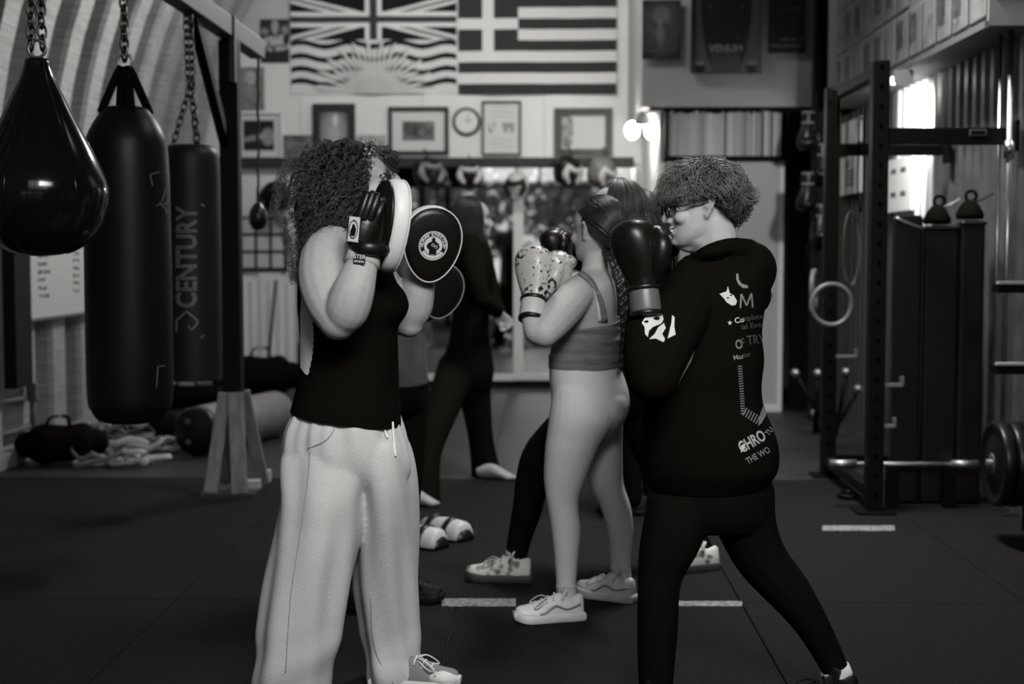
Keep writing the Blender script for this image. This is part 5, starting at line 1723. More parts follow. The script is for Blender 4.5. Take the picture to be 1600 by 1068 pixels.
    # hand wrap under the near mitt
    q0, q1 = W(565, 414, 4.01), W(570, 392, 4.025)
    MB().tube([q0, q0.lerp(q1, 0.5), q1], [S(29, 4.02), S(27, 4.02), S(26, 4.02)], 20).obj('wrist_wrap', mat('pale wrap', 0.42, 0.8), P)
    q0, q1 = W(658, 432, 4.465), W(661, 412, 4.455)
    MB().tube([q0, q1], [S(23, 4.46), S(23, 4.46)], 18).obj('wrist_wrap', M_blackcloth, P)
    # hair: long tight curls
    cap = cap_hair(HM, 0.108, 0.088, 0.112, (-0.026, 0, 0.016))
    cap.limb([(528, 290, 4.30, 44), (505, 320, 4.30, 46), (505, 350, 4.30, 40), (512, 378, 4.30, 26)])
    cm2 = remesh(cap, 0.008, 4)
    cut(cm2, HM @ Vector((0.04, 0, 0.02)), HM.to_3x3() @ Vector((1, 0, -0.45)))
    mesh_obj('hair_base', cm2, hairmat('dark curl base', 0.012, 0.7), P)
    rnd = random.Random(11)
    left = lambda y: np.interp(y, [215, 230, 250, 275, 300, 330, 350, 375, 400, 440, 468], [520, 478, 456, 444, 435, 430, 442, 452, 456, 462, 468])
    right = lambda y: np.interp(y, [215, 230, 250, 280, 300, 330, 360, 400, 430, 468], [560, 592, 590, 575, 568, 560, 560, 552, 490, 480])
    st = []
    n = 0
    while n < 3000:
        y = rnd.uniform(222, 462) if rnd.random() < 0.8 else rnd.uniform(300, 400)
        l, r_ = left(y), right(y)
        x = l + (r_ - l) * rnd.random() ** 1.25
        e = (2 * (x - l) / (r_ - l) - 1)
        bulge = 0.185 * math.sqrt(max(0.0, 1 - 0.8 * e * e)) * (1.0 if y < 370 else 0.75)
        side = -1 if rnd.random() < 0.72 else 1
        tgt = W(x, y, 4.30 + side * bulge * rnd.uniform(0.75, 1.02))
        # root on the scalp, uphill of the tip
        rxp = min(max(x + rnd.uniform(-5, 35), 500), 588); ryp = max(226, min(y - rnd.uniform(15, 70), 300))
        q = HM.inverted() @ W(rxp, ryp, 4.30 + side * 0.08)
        v = q - Vector((-0.022, 0, 0.01)); e2 = math.sqrt((v.x / 0.105) ** 2 + (v.y / 0.085) ** 2 + (v.z / 0.11) ** 2)
        v = v / max(e2, 1e-3)
        if v.x > 0.06 and v.z < 0.055: continue
        root = HM @ (v + Vector((-0.022, 0, 0.01)))
        outw = (HM.to_3x3() @ v).normalized()
        mid = root.lerp(tgt, 0.42) + outw * 0.035 + Vector((0, 0, 0.012))
        L = (tgt - root).length * 1.15
        if L < 0.03: continue
        ph = rnd.uniform(0, 6.28); cr = rnd.uniform(0.0035, 0.009); turns = L / rnd.uniform(0.022, 0.05)
        N = 34
        pts = []
        for k in range(N):
            t = k / (N - 1)
            p = root * (1 - t) ** 2 + mid * (2 * t * (1 - t)) + tgt * t * t
            dv = ((mid - root) * (1 - t) + (tgt - mid) * t).normalized()
            u = dv.orthogonal().normalized(); w2 = dv.cross(u)
            a = ph + turns * 6.28 * t
            pts.append(p + (u * math.cos(a) + w2 * math.sin(a)) * (cr * min(1, t * 3)))
        for c_ in range(5):
            jx = Vector((rnd.uniform(-1, 1), rnd.uniform(-1, 1), rnd.uniform(-1, 1))) * 0.004
            cut_ = rnd.randint(26, N)
            st.append([p + jx * (0.3 + 0.7 * k / N) for k, p in enumerate(pts[:cut_])])
        n += 5
    for k in range(60):                      # loose curls over the brow
        p = W(rnd.uniform(580, 604), rnd.uniform(226, 240), 4.30 + rnd.uniform(-0.06, 0.07))
        tx = W(rnd.uniform(600, 617), rnd.uniform(250, 284), 4.31 + rnd.uniform(0.0, 0.09))
        ph = rnd.uniform(0, 6.28)
        st.append([p.lerp(tx, j / 24) + Vector((0.03 * math.sin(PI * j / 24) + 0.008 * math.cos(ph + j * 0.8), 0.008 * math.sin(ph + j * 0.8), 0.004 * math.sin(j))) for j in range(25)])
    mesh_obj('hair', strands_mesh(st, 0.0011, 0), hairmat('curly brown hair', 0.04, 0.36), P)
    fz = []
    for k in range(520):
        y = rnd.uniform(218, 440); l, r_ = left(y), right(y)
        edge_r = rnd.random() < 0.2 and y < 260
        x = r_ if edge_r else l
        if y < 226: x = rnd.uniform(500, 590)
        p = W(x, y, 4.30 + rnd.uniform(-0.12, 0.1)); ph = rnd.uniform(0, 6)
        o = Vector((1 if edge_r else -0.8, 0, 0.5 if y < 300 else -0.3))
        fz.append([p + o * (0.0028 * j - 0.008) + Vector((math.sin(ph + j * 0.9), math.cos(ph + j * 1.1), math.sin(ph * 2 + j * 0.8))) * 0.007 for j in range(12)])
    mesh_obj('flyaway_hair', strands_mesh(fz, 0.0006, 0), hairmat('pale flyaway hair', 0.09, 0.4), P, kind='stuff')
    return P
person_mitts()

# the two mitts of the left person
u = (W(617, 284, 4.06) - W(601, 418, 4.06)).normalized()           # up axis of the near pad
nrm = Vector((0.88, 0.42, -0.10)); nrm = (nrm - u * nrm.dot(u)).normalized()
xax = u.cross(nrm)                                                 # local x; local -y is the face
Mm = Matrix((-xax, -nrm, u)).transposed().to_4x4()
if Mm.determinant() < 0:
    Mm = Matrix((xax, -nrm, u)).transposed().to_4x4()
cm_ = W(604, 351, 4.07)
mt1 = focus_mitt('focus mitt seen from behind with a white rim, raised beside the curly hair', T(cm_ - nrm * 0.012) @ Mm, 0.20, 0.268, 0.046, hand=False)
# cuff badge and strap lettering
def badge(parent, corners, mt, name, off=0.0):
    return MB().loft([corners, [c + Vector((0, -0.002, 0)) for c in corners]]).obj(name, mt, parent, False)
def quad(px, py, w_, h_, d, tilt=0.0, yaw=0.0):
    c = W(px, py, d); hw, hh = S(w_, d) / 2, S(h_, d) / 2
    M = T(c) @ Rz(yaw) @ Ry(tilt)
    return [M @ Vector((x, 0, z)) for x, z in ((-hw, -hh), (hw, -hh), (hw, hh), (-hw, hh))], M
hc = MB(); hc.limb([(561, 397, 4.025, 16), (564, 378, 4.02, 24), (571, 352, 4.025, 26), (580, 330, 4.04, 21)], flat=0.9)
hc.limb([(575, 392, 4.03, 18), (588, 372, 4.05, 22), (596, 340, 4.06, 18)]); mesh_obj('hand_cover', remesh(hc, 0.005, 4), M_leather, mt1)
for (x0, y0, x1, y1, r_, dd) in ((560, 346, 574, 305, 8.2, 4.0), (569, 342, 582, 304, 8.0, 3.998), (578, 342, 590, 307, 7.6, 4.0), (587, 346, 597, 318, 6.5, 4.01)):
    sl = MB(); sl.limb([(x0, y0, dd, r_), ((x0 + x1) / 2, (y0 + y1) / 2, dd, r_), (x1, y1, dd + 0.01, r_ * 0.85)], n=12); sl.obj('finger_sleeve', M_leather, mt1)
MB().tube([W(545, 382, 4.03), W(560, 386, 3.975), W(578, 388, 3.965), W(600, 389, 3.99), W(613, 388, 4.03)], [(0.012, 0.018), (0.012, 0.02), (0.011, 0.02), (0.01, 0.017), (0.003, 0.004)], 12, 4, side=(0, -1, 0)).obj('closing_strap', M_leather, mt1)
q, Mq = quad(553, 358, 20, 39, 3.972, 0.12, -0.45)
badge(mt1, q, mat('white badge', 0.6, 0.5), 'badge')
MB().torus((0, 0, 0), 0.0155, 0.0011, Matrix.Rotation(PI / 2, 3, 'X'), n=24, k=5).xform(Mq @ T((0, -0.003, 0)) @ Matrix.Diagonal((0.9, 1, 1.6, 1))).obj('badge_ring', M_leather, mt1)
fgp = [(-0.008, -0.018), (-0.009, -0.004), (-0.005, 0.004), (-0.004, 0.012), (0.001, 0.016), (0.004, 0.011), (0.009, 0.002), (0.009, -0.006), (0.006, -0.018)]
MB().prism(fgp, 0.0006, Mq @ T((0, -0.0036, 0))).obj('badge_boxer', M_leather, mt1, False)
q, Mq = quad(562, 404, 19, 15, 3.952, 0.1, -0.15)
badge(mt1, q, M_leather, 'strap_label')
for (tx, sz, zz) in (('STER', 0.016, 0.005), ('SPORTS', 0.008, -0.008)):
    V, F = text_tris(tx, sz, 0.0003)
    MB().add([Mq @ Vector((x, -0.003, y + zz)) for x, y in V], F).obj('strap_lettering', M_logo, mt1, False, kind='stuff')
# far mitt, face to the camera
nrm = Vector((0.30, -0.93, -0.20)).normalized()
u = (W(676, 320, 4.4) - W(669, 437, 4.4)).normalized(); u = (u - nrm * u.dot(nrm)).normalized()
xax = u.cross(nrm)
Mm = Matrix((xax, -nrm, u)).transposed().to_4x4()
if Mm.determinant() < 0:
    Mm = Matrix((-xax, -nrm, u)).transposed().to_4x4()
focus_mitt('focus mitt with its black face and round emblem showing', T(W(669, 377, 4.42)) @ Mm, 0.183, 0.236, 0.058)
# ------------------------------------------------------------------ person in the hoodie (right)
def person_hoodie():
    g = WZ(1150, 1100, 0)
    P = thing('person', 'person in a printed black hoodie and glasses with raised black gloves', 'person', (g.x, 4.3, 0))
    d = 4.3
    b = MB()
    HM = place_head(1094, 323, d, PI + 0.10, 0.10, 0, 1.02)
    head(b, HM, jaw=1.08)
    b.limb([(1112, 345, d, 34), (1118, 375, d, 34), (1122, 408, d, 34)])
    b.limb([(1092, 372, d - 0.02, 17), (1082, 382, d, 14), (1068, 380, d, 12)])
    b.rows([(408, 1098, 1152, d, 0.07), (445, 1075, 1175, d, 0.13), (560, 1060, 1170, d, 0.13), (700, 1050, 1170, d, 0.13), (770, 1050, 1170, d, 0.12)])
    b.limb([(1090, 440, 4.2, 30), (1040, 590, 4.02, 24), (1010, 500, 4.03, 20), (1003, 480, 4.04, 20)])
    b.limb([(1095, 440, 4.4, 30), (1060, 560, 4.5, 24), (1040, 480, 4.5, 20)])
    b.limb([(1070, 780, 4.24, 40), (1040, 900, 4.22, 24), (1026, 1040, 4.2, 18), (1026, 1100, 4.2, 17)])
    b.limb([(1145, 780, 4.32, 34), (1188, 874, 4.3, 28), (1230, 921, 4.29, 24), (1262, 965, 4.28, 20), (1290, 1015, 4.28, 17), (1312, 1062, 4.27, 16)])
    mesh_obj('body', remesh(b, 0.005, 5), M_skin, P)
    eyes(P, HM, (1,))
    # smiling mouth: teeth and lip line on the near side
    MB().ell((0, 0, 0), (0.004, 0.014, 0.0045), n=12, k=8).xform(HM @ T((0.0945, 0.008, -0.0625))).obj('teeth', mat('teeth', 0.7, 0.3), P)
    MB().tube([(0.0985, 0.004, -0.0585), (0.092, 0.018, -0.056), (0.080, 0.030, -0.050)], [0.0012, 0.0016, 0.001], 6, 3).xform(HM).obj('lip_line', mat('lip shadow line', 0.06, 0.7), P)
    # hoodie
    h = MB()
    h.rows([(398, 1074, 1160, d, 0.10), (412, 1058, 1192, d, 0.16), (435, 1046, 1198, d, 0.19), (470, 1034, 1194, d, 0.2), (520, 1018, 1188, d, 0.2), (560, 1008, 1192, d, 0.195), (600, 1004, 1188, d, 0.19), (630, 1003, 1191, d, 0.19), (662, 1003, 1204, d, 0.195), (692, 1002, 1214, d, 0.2), (727, 1003, 1215, d, 0.2), (748, 1007, 1204, d, 0.18), (764, 1014, 1190, d, 0.16)], n=40)
    h.limb([(1092, 440, 4.22, 44), (1062, 490, 4.12, 48), (1036, 545, 4.04, 46), (1020, 588, 4.0, 42)])
    h.limb([(1018, 590, 4.0, 38), (1010, 555, 4.0, 37), (1009, 520, 4.02, 33), (1008, 494, 4.04, 29)])
    h.limb([(1100, 440, 4.4, 42), (1060, 540, 4.5, 36), (1036, 480, 4.52, 28)])
    # hood lying on the shoulders
    h.limb([(1092, 400, 4.17, 10), (1112, 391, 4.14, 12), (1140, 385, 4.17, 14), (1165, 394, 4.26, 22), (1165, 396, 4.38, 22), (1130, 388, 4.46, 14), (1085, 402, 4.44, 10)])
    h.limb([(1150, 392, 4.25, 22), (1178, 408, 4.25, 30), (1192, 424, 4.27, 23), (1188, 452, 4.27, 16)])
    h.limb([(1160, 400, 4.38, 24), (1182, 420, 4.36, 24), (1186, 462, 4.33, 18)])
    h.limb([(1180, 440, 4.3, 24), (1186, 468, 4.3, 19), (1180, 482, 4.3, 12)])
    me = remesh(h, 0.0065, 6)
    hood = mesh_obj('hoodie', me, M_blackcloth, P)
    bv = bvh_of(hood)
    # prints on the hoodie
    M_w = mat('white screen print', 0.5, 0.7)
    M_g = mat('grey screen print', 0.16, 0.7)
    M_g2 = mat('faded screen print', 0.045, 0.7)
    def ink(V, F, m_, nm='print', parent=hood, stuff=False):
        return decal(bv, V, F, 0.003).obj(nm, m_, parent, False, kind='stuff' if stuff else None)
    # pale abstract shapes on the sleeve
    for pts in ([(1003, 505), (1008, 496), (1016, 490), (1026, 490), (1034, 490), (1036, 500), (1032, 506), (1020, 511), (1014, 517), (1012, 527), (1008, 522), (1007, 511)], [(1037, 505), (1040, 513), (1034, 522), (1039, 530), (1036, 535), (1024, 529), (1014, 530), (1022, 522), (1028, 511)], [(1050, 493), (1054, 496), (1053, 510), (1055, 523), (1047, 527), (1043, 529), (1046, 517), (1049, 505)]):
        V, F = poly2(pts); ink(V, F, M_w, 'sleeve_print')
    for (x, y, rx_, ry_) in ((1025, 498, 4.4, 2.6), (1010, 503, 3.0, 2.0)):
        V, F = poly2([(x + rx_ * math.cos(k * PI / 5) + 0.6 * math.sin(k), y + ry_ * math.sin(k * PI / 5)) for k in range(10)])
        decal(bv, V, F, 0.0042).obj('sleeve_print_hole', M_blackcloth, hood, False)
    # mask-like blot, crescent, letters down the back
    V, F = poly2([(1124, 459), (1128, 463), (1135, 455), (1137, 447), (1140, 458), (1146, 461), (1151, 470), (1149, 476), (1143, 477), (1135, 472), (1130, 465)]); ink(V, F, M_w, 'back_print')
    for (x, y) in ((1137, 465), (1142, 461)):
        V, F = poly2([(x + 2.2 * math.cos(k * PI / 3), y + 1.1 * math.sin(k * PI / 3)) for k in range(6)])
        decal(bv, V, F, 0.0042).obj('back_print_hole', M_blackcloth, hood, False)
    V, F = poly2([(1150, 428), (1153, 428), (1154, 437), (1158, 443), (1168, 446), (1168, 450), (1160, 450), (1153, 444), (1150, 437)]); ink(V, F, M_g, 'back_print')
    for pts in ([(1156, 481), (1157.5, 459)], [(1157.5, 459), (1165.5, 477)], [(1165.5, 477), (1173, 458)], [(1173, 458), (1175, 480)]):
        V, F = stroke([(pts[0][0] + (pts[1][0] - pts[0][0]) * k / 6, pts[0][1] + (pts[1][1] - pts[0][1]) * k / 6) for k in range(7)], 2.6)
        ink(V, F, M_g, 'back_lettering')
    star = [(1140 + (4.2 if k % 2 == 0 else 1.7) * math.sin(k * PI / 5), 504 - (4.2 if k % 2 == 0 else 1.7) * math.cos(k * PI / 5)) for k in range(10)]
    V, F = poly2(star); ink(V, F, M_w, 'back_print')
    def txt(s_, x, y, size, ang, m_, bold=0.15, sx=1.0, al='LEFT'):
        V, F = text_tris(s_, size, bold, al)
        ink(place2(V, x, y, ang, sx, 1), F, m_, 'back_lettering', stuff=True)
    txt('Co', 1147, 501, 12, -0.16, M_w); txt('mplete Inc', 1158, 498, 12, -0.14, M_g2)
    txt('ial Every', 1157, 511, 12, -0.14, M_g2)
    txt('O', 1148, 539, 20, -0.12, M_g, 0.5, 0.7); txt('F', 1157, 536, 20, -0.12, M_g2, 0.3, 0.6); txt('TRY', 1166, 532, 20, -0.1, M_g2, 0.4, 0.75)
    txt('Mas', 1145, 559, 11, -0.2, M_g, 0.2, 0.9); txt('ter', 1160, 555, 10, -0.2, M_g2)
    bars = MB()
    for k in range(20):
        x0 = 1152 + 0.25 * k; y0 = 572 + 3.9 * k
        V, F = stroke([(x0, y0), (x0 + 6.5, y0 - 0.8)], 1.7)
        mm = decal(bv, V, F, 0.003); bars.add(mm.v, mm.f)
    for k in range(7):
        x0 = 1160 + 4 * k; y0 = 649 + 2.6 * k
        V, F = stroke([(x0, y0), (x0 + 3, y0 - 6), (x0 + 6, y0 - 12)], 1.8)
        mm = decal(bv, V, F, 0.003); bars.add(mm.v, mm.f)
    bars.obj('bar_print', M_g, hood, False, kind='stuff')
    V, F = poly2([(1184, 661), (1187, 645), (1191, 634), (1195, 640), (1192, 650), (1196, 648), (1188, 662)]); ink(V, F, M_g, 'back_print')
    V, F = poly2([(1157, 707), (1164, 699), (1163, 692), (1157, 696)]); ink(V, F, M_w, 'back_print')
    txt('CHRO', 1155, 701, 25, -0.52, mat('bright screen print', 0.34, 0.7), 0.6, 0.62)
    txt('THE WO', 1166, 721, 14, -0.5, M_g, 0.3, 0.72)
    txt('TU', 1197, 679, 12, -0.9, M_g, 0.3, 0.8)
    # leggings
    l = MB()
    l.rows([(738, 1018, 1196, d, 0.15), (765, 1013, 1200, d, 0.16), (800, 1008, 1204, d, 0.15), (825, 1012, 1195, d, 0.12)])
    leg_rows(l, [(772, 1013, 1115, 4.24), (814, 1005, 1108, 4.23), (859, 998, 1092, 4.22), (895, 996, 1071, 4.21), (925, 996, 1062, 4.2), (976, 995, 1060, 4.2), (1045, 996, 1054, 4.2), (1098, 1000, 1050, 4.2)])
    l.limb([(1156, 775, 4.3, 56), (1168, 825, 4.3, 47), (1191, 874, 4.3, 41), (1230, 921, 4.29, 36), (1262, 965, 4.28, 29), (1289, 1012, 4.28, 24), (1309, 1053, 4.27, 21)])
    me = remesh(l, 0.0065, 5)
    mesh_obj('leggings', me, mat('black stretch fabric', 0.004, 0.8, spec=0.04), P)
    q0, q1 = W(1304, 1044, 4.27), W(1318, 1076, 4.27)
    sk = MB().tube([q0, q0.lerp(q1, 0.4), q1], [S(24, 4.27), S(24, 4.27), S(22, 4.27)], 20).obj('sock', mat('white sock', 0.6, 0.9, bump=(90, 0.3)), P)
    for k in range(2):
        a = q0.lerp(q1, 0.45 + 0.16 * k)
        MB().tube([a, a + (q1 - q0).normalized() * 0.006], [S(24.8, 4.27)] * 2, 20).obj('sock_stripe', M_leather, sk)
    heel = WZ(1338, 1105); toe = heel + Vector((-0.25, -0.09, 0))
    M_bs = mat('black shoe', 0.004, 0.6, spec=0.15)
    a = math.atan2((toe - heel).y, (toe - heel).x)
    sneaker(P, T((heel.x, heel.y, 0.001)) @ Rz(a), 0.26, (M_bs, M_bs, M_bs))
    heel = WZ(1052, 1128); sneaker(P, T((heel.x, heel.y, 0.001)) @ Rz(PI + 0.1), 0.26, (M_bs, M_bs, M_bs))
    # glasses
    G = MB()
    for s_ in (-1, 1):
        pts = [(0.104, s_ * (0.033 + 0.023 * math.cos(a)), -0.002 + 0.021 * math.sin(a)) for a in [2 * PI * k / 20 for k in range(21)]]
        G.tube(pts, [0.0028] * 21, 6, cap=False)
        G.tube([(0.102, s_ * 0.055, 0.006), (0.06, s_ * 0.079, 0.008), (0.0, s_ * 0.083, 0.01), (-0.02, s_ * 0.084, 0.0)], [(0.0035, 0.0022)] * 4, 6, 2)
    G.tube([(0.104, -0.011, 0.002), (0.108, 0, 0.005), (0.104, 0.011, 0.002)], [0.0025] * 3, 6, 2)
    gl = G.xform(HM).obj('glasses', mat('black acetate', 0.006, 0.2), P)
    for s_ in (-1, 1):
        m = MB().lathe([(0.0005, 0), (0.022, 0), (0.022, 0.0012), (0.0005, 0.0012)], (0, 0, 0), n=20).xform(HM @ T((0.103, s_ * 0.033, -0.002)) @ Ry(PI / 2))
        ml = m.obj('lens', lens_mat(), gl)
    # short wavy hair
    cap = cap_hair(HM, 0.112, 0.088, 0.104, (-0.02, 0, 0.026))
    cap.tube([HM @ Vector((-0.05, 0, 0.01)), HM @ Vector((-0.075, 0, -0.03)), HM @ Vector((-0.062, 0, -0.062))], [0.072, 0.058, 0.04], 16, 3, round_ends=True)
    cm2 = remesh(cap, 0.006, 3)
    cut(cm2, HM @ Vector((0.0, 0, 0.02)), HM.to_3x3() @ Vector((0.55, 0, -0.8)))
    mesh_obj('hair_base', cm2, hairmat('hair base brown', 0.022, 0.7), P)
    rnd = random.Random(21)
    st, dk = [], []
    n = 0
    while n < 2300:
        az = rnd.uniform(0, 2 * PI); pol = math.acos(rnd.uniform(-0.45, 1))
        c, s2 = math.cos(az), math.sin(az)
        L = rnd.uniform(0.05, 0.085)
        ph, ph2 = rnd.uniform(0, 6.28), rnd.uniform(0, 6.28)
        clump = math.floor(az * 7) * 1.7 + math.floor(pol * 5) * 2.3
        wv = rnd.uniform(0.003, 0.007)
        shell = rnd.uniform(0.98, 1.13)
        pts = []
        ok = True
        for k in range(18):
            t = k / 17
            po = pol + (L / 0.112) * t
            aa = az + 0.35 * t * math.sin(clump)
            r_ = shell + 0.16 * t * (1 - 0.55 * t) + (0.20 * t * t if c > 0.45 else 0.03 * t)
            q = Vector((0.113 * math.sin(po) * math.cos(aa), 0.09 * math.sin(po) * math.sin(aa), 0.104 * math.cos(po))) * r_ + Vector((-0.02, 0, 0.027))
            zl = 0.034 if q.x > -0.032 else 0.03 + (q.x + 0.032) * 1.5
            if k == 0 and q.z < zl: ok = False; break
            if q.z < zl:
                q.z = zl + 0.25 * (q.z - zl)
            q += Vector((math.sin(clump + t * 7), math.cos(clump * 1.3 + t * 6), 0.6 * math.sin(clump + t * 9))) * (wv * 1.9 * min(1, t * 2)) + Vector((math.sin(ph + t * 12), math.cos(ph2 + t * 11), math.sin(ph2 + t * 10))) * 0.0013
            pts.append(HM @ q)
        n += 1
        if not ok: continue
        (dk if (pol > 1.35 and c < -0.1) else st).append(pts)
    mesh_obj('hair', strands_mesh(st, 0.0015, 0, rtip=0.15), hairmat('light brown hair', 0.10, 0.4), P)
    if dk: mesh_obj('undercut_hair', strands_mesh(dk, 0.0015, 0, rtip=0.15), hairmat('darker nape hair', 0.035, 0.42), P)
    fl = []
    for k in range(150):
        y = rnd.uniform(-0.05, 0.06); z = rnd.uniform(-0.005, 0.04); ph = rnd.uniform(0, 6)
        base = Vector((-0.118, y, z))
        fl.append([HM @ (base + Vector((-0.052 * t ** 1.1, 0.006 * math.sin(ph + 4 * t), -0.042 * t + 0.045 * t * t + 0.004 * math.cos(ph + 5 * t)))) for t in [j / 11 for j in range(12)]])
    mesh_obj('hair_flick', strands_mesh(fl, 0.0015, 0, rtip=0.15), hairmat('light brown hair', 0.10, 0.4), P)
    MB().ell(HM @ Vector((0.0955, 0.012, -0.082)), 0.0022, n=8, k=6).obj('lip_stud', M_steel, P)
    return P
def lens_mat():
    if 'clear lens' in MATS: return MATS['clear lens']
    m = bpy.data.materials.new('clear lens'); m.use_nodes = True
    nt = m.node_tree
    out = nt.nodes['Material Output']
    tr = nt.nodes.new('ShaderNodeBsdfTransparent'); gl = nt.nodes.new('ShaderNodeBsdfGlossy'); mx = nt.nodes.new('ShaderNodeMixShader')
    gl.inputs['Roughness'].default_value = 0.05
    mx.inputs[0].default_value = 0.1
    nt.links.new(tr.outputs[0], mx.inputs[1]); nt.links.new(gl.outputs[0], mx.inputs[2]); nt.links.new(mx.outputs[0], out.inputs[0])
    MATS['clear lens'] = m
    return m
person_hoodie()
def axis_matrix(base, tip, toward, roll=0.0):
    """local z from base to tip, local -y turned towards `toward`"""
    base, tip = Vector(base), Vector(tip)
    z = (tip - base).normalized()
    y = -(Vector(toward) - z * Vector(toward).dot(z)).normalized()
    x = y.cross(z)
    return T(base) @ Matrix((x, y, z)).transposed().to_4x4() @ Rz(roll)
M_cuffgrey = mat('grey cuff leather', 0.085, 0.4)
b0, b1 = W(1010, 493, 4.00), W(996, 356, 4.05)
gs = (b1 - b0).length / 0.303 * 1.08
glove('boxing_glove', 'black leather boxing glove with a grey cuff, raised before the hoodie', axis_matrix(b0, b1, (-0.75, -0.65, 0)), (M_leather, M_cuffgrey, M_leather), 'gloves of the person in the hoodie', gs * 1.0, 1)
b0, b1 = W(1034, 500, 4.52), W(1022, 372, 4.5)
glove('boxing_glove', 'black boxing glove half hidden behind the raised one', axis_matrix(b0, b1, (-0.9, 0.3, 0)), (M_leather, M_cuffgrey, M_leather), 'gloves of the person in the hoodie', 0.95, -1)

# ------------------------------------------------------------------ person in pale leggings (middle)
def person_leggings():
    g = WZ(900, 960, 0)
    P = thing('person', 'person in pale leggings and grey crop top, seen from behind, gloves raised', 'person', (g.x, 5.35, 0))
    d = 5.35
    b = MB()
    HM = place_head(931, 361, d, PI - 0.72, 0.03, 0, 0.97)
    head(b, HM)
    b.limb([(932, 380, d, 20), (930, 405, d, 19.5), (930, 428, d, 23)])
    b.rows([(420, 915, 948, d, 0.05), (432, 893, 956, d, 0.13), (446, 885, 961, d, 0.17), (470, 885, 964, d, 0.165), (500, 885, 964, d, 0.15), (530, 878, 966, d, 0.145), (555, 866, 966, d, 0.14), (575, 864, 964, d, 0.14), (600, 866, 972, d, 0.15), (640, 870, 972, d, 0.15)])
    b.limb([(912, 452, 5.24, 25), (903, 458, 5.20, 27), (888, 476, 5.15, 29), (868, 498, 5.10, 29), (850, 518, 5.06, 25)])
    b.limb([(847, 522, 5.06, 20), (838, 516, 5.06, 21), (832, 503, 5.07, 17), (829, 490, 5.09, 14)])
    b.limb([(905, 450, 5.48, 26), (880, 490, 5.56, 26), (872, 505, 5.58, 22), (874, 470, 5.5, 18), (878, 440, 5.45, 16)])
    leg_rows(b, [(660, 862, 930, 5.27), (758, 856, 906, 5.25), (830, 868, 900, 5.24), (915, 874, 896, 5.22), (945, 874, 898, 5.2)])
    leg_rows(b, [(660, 910, 966, 5.48), (758, 925, 968, 5.5), (830, 955, 982, 5.52), (900, 960, 978, 5.54), (920, 960, 980, 5.54)])
    skin = mesh_obj('body', remesh(b, 0.006, 6), M_skin, P)
    bs = bvh_of(skin)
    M_top = mat('grey ribbed jersey', 0.15, 0.9, noise=(40, 0.25), bump=(60, 0.4), stretch=(0.3, 0.3, 2))
    for pts, w_, m_, nm in (([(906, 427), (915, 434), (924, 443), (932, 456), (938, 470), (942, 486), (944, 503)], 8, M_top, 'shoulder_strap'), ([(921, 441), (927, 450), (932, 466), (935, 484), (937, 503)], 5, mat('white strap', 0.6, 0.7), 'white_strap')):
        Q = [tuple(q) for q in cat_rom(pts, 3)]
        V, F = stroke(Q, w_)
        decal(bs, V, F, 0.006 if nm[0] == 's' else 0.004).obj(nm, m_, P, True, solid=0.003)
    t = MB()
    def rib(t_, py): return 0.0028 * math.sin(py * 0.42 + 0.6 * math.sin(2 * t_)) + 0.002 * math.sin(py * 0.23 + t_)
    t.rows([(490, 886, 966, d, 0.15), (504, 882, 968, d, 0.158), (518, 876, 970, d, 0.158), (535, 868, 972, d, 0.156), (551, 859, 973, d, 0.154), (565, 858, 972, d, 0.152), (580, 860, 970, d, 0.15), (590, 862, 970, d, 0.15)], n=44, sub=8, fold=rib)
    me = remesh(t, 0.0065, 2)
    cut(me, W(930, 501, d), (-0.12, -0.1, 1)); cut(me, W(915, 570, d), (0.08, 0.1, -1))
    mesh_obj('crop_top', me, M_top, P, solid=0.004)
    l = MB()
    l.rows([(556, 861, 967, d, 0.148), (572, 858, 969, d, 0.152), (590, 858, 976, d, 0.158), (610, 860, 982, d, 0.165), (630, 861, 984, d, 0.17), (648, 859, 980, d, 0.168), (664, 857, 970, d, 0.155), (680, 860, 955, d, 0.12)], n=36)
    l.ell(W(950, 634, 5.29), (S(32, 5.27), 0.10, S(38, 5.27))); l.ell(W(948, 634, 5.42), (S(31, 5.4), 0.09, S(38, 5.4)))
    leg_rows(l, [(600, 864, 945, 5.31, 0.12), (630, 860, 962, 5.29, 0.135), (655, 857, 963, 5.27, 0.128), (684, 853, 945, 5.265, 0.112), (702, 851, 934, 5.26, 0.105), (745, 849, 917, 5.255, 0.085), (778, 853, 905, 5.25, 0.066), (803, 857, 905, 5.25, 0.062), (828, 861, 908, 5.245, 0.06), (873, 866, 904, 5.23, 0.048), (918, 869, 900, 5.22, 0.04)])
    leg_rows(l, [(655, 895, 974, 5.46, 0.10), (684, 905, 973, 5.47, 0.095), (720, 912, 973, 5.48, 0.085), (756, 919, 975, 5.49, 0.072), (791, 937, 986, 5.5, 0.06), (828, 948, 990, 5.51, 0.055), (865, 953, 987, 5.525, 0.046), (905, 955, 984, 5.54, 0.038)])
    me = remesh(l, 0.006, 12)
    cut(me, W(915, 566, d), (-0.08, -0.1, 1))
    mesh_obj('leggings', me, mat('pale stretch fabric', 0.6, 0.75, spec=0.2, bump=(200, 0.06)), P)
    M_sock = mat('ribbed sock', 0.5, 0.9, bump=(120, 0.4), stretch=(0.2, 0.2, 3))
    for (rows) in ([(912, 868, 902, 5.22), (922, 869, 902, 5.22), (932, 869, 903, 5.21), (944, 868, 905, 5.2), (952, 868, 905, 5.2)], [(884, 953, 985, 5.53), (894, 955, 986, 5.53), (906, 955, 987, 5.53), (916, 955, 988, 5.53)]):
        m = MB(); leg_rows(m, rows); m.obj('sock', M_sock, P)
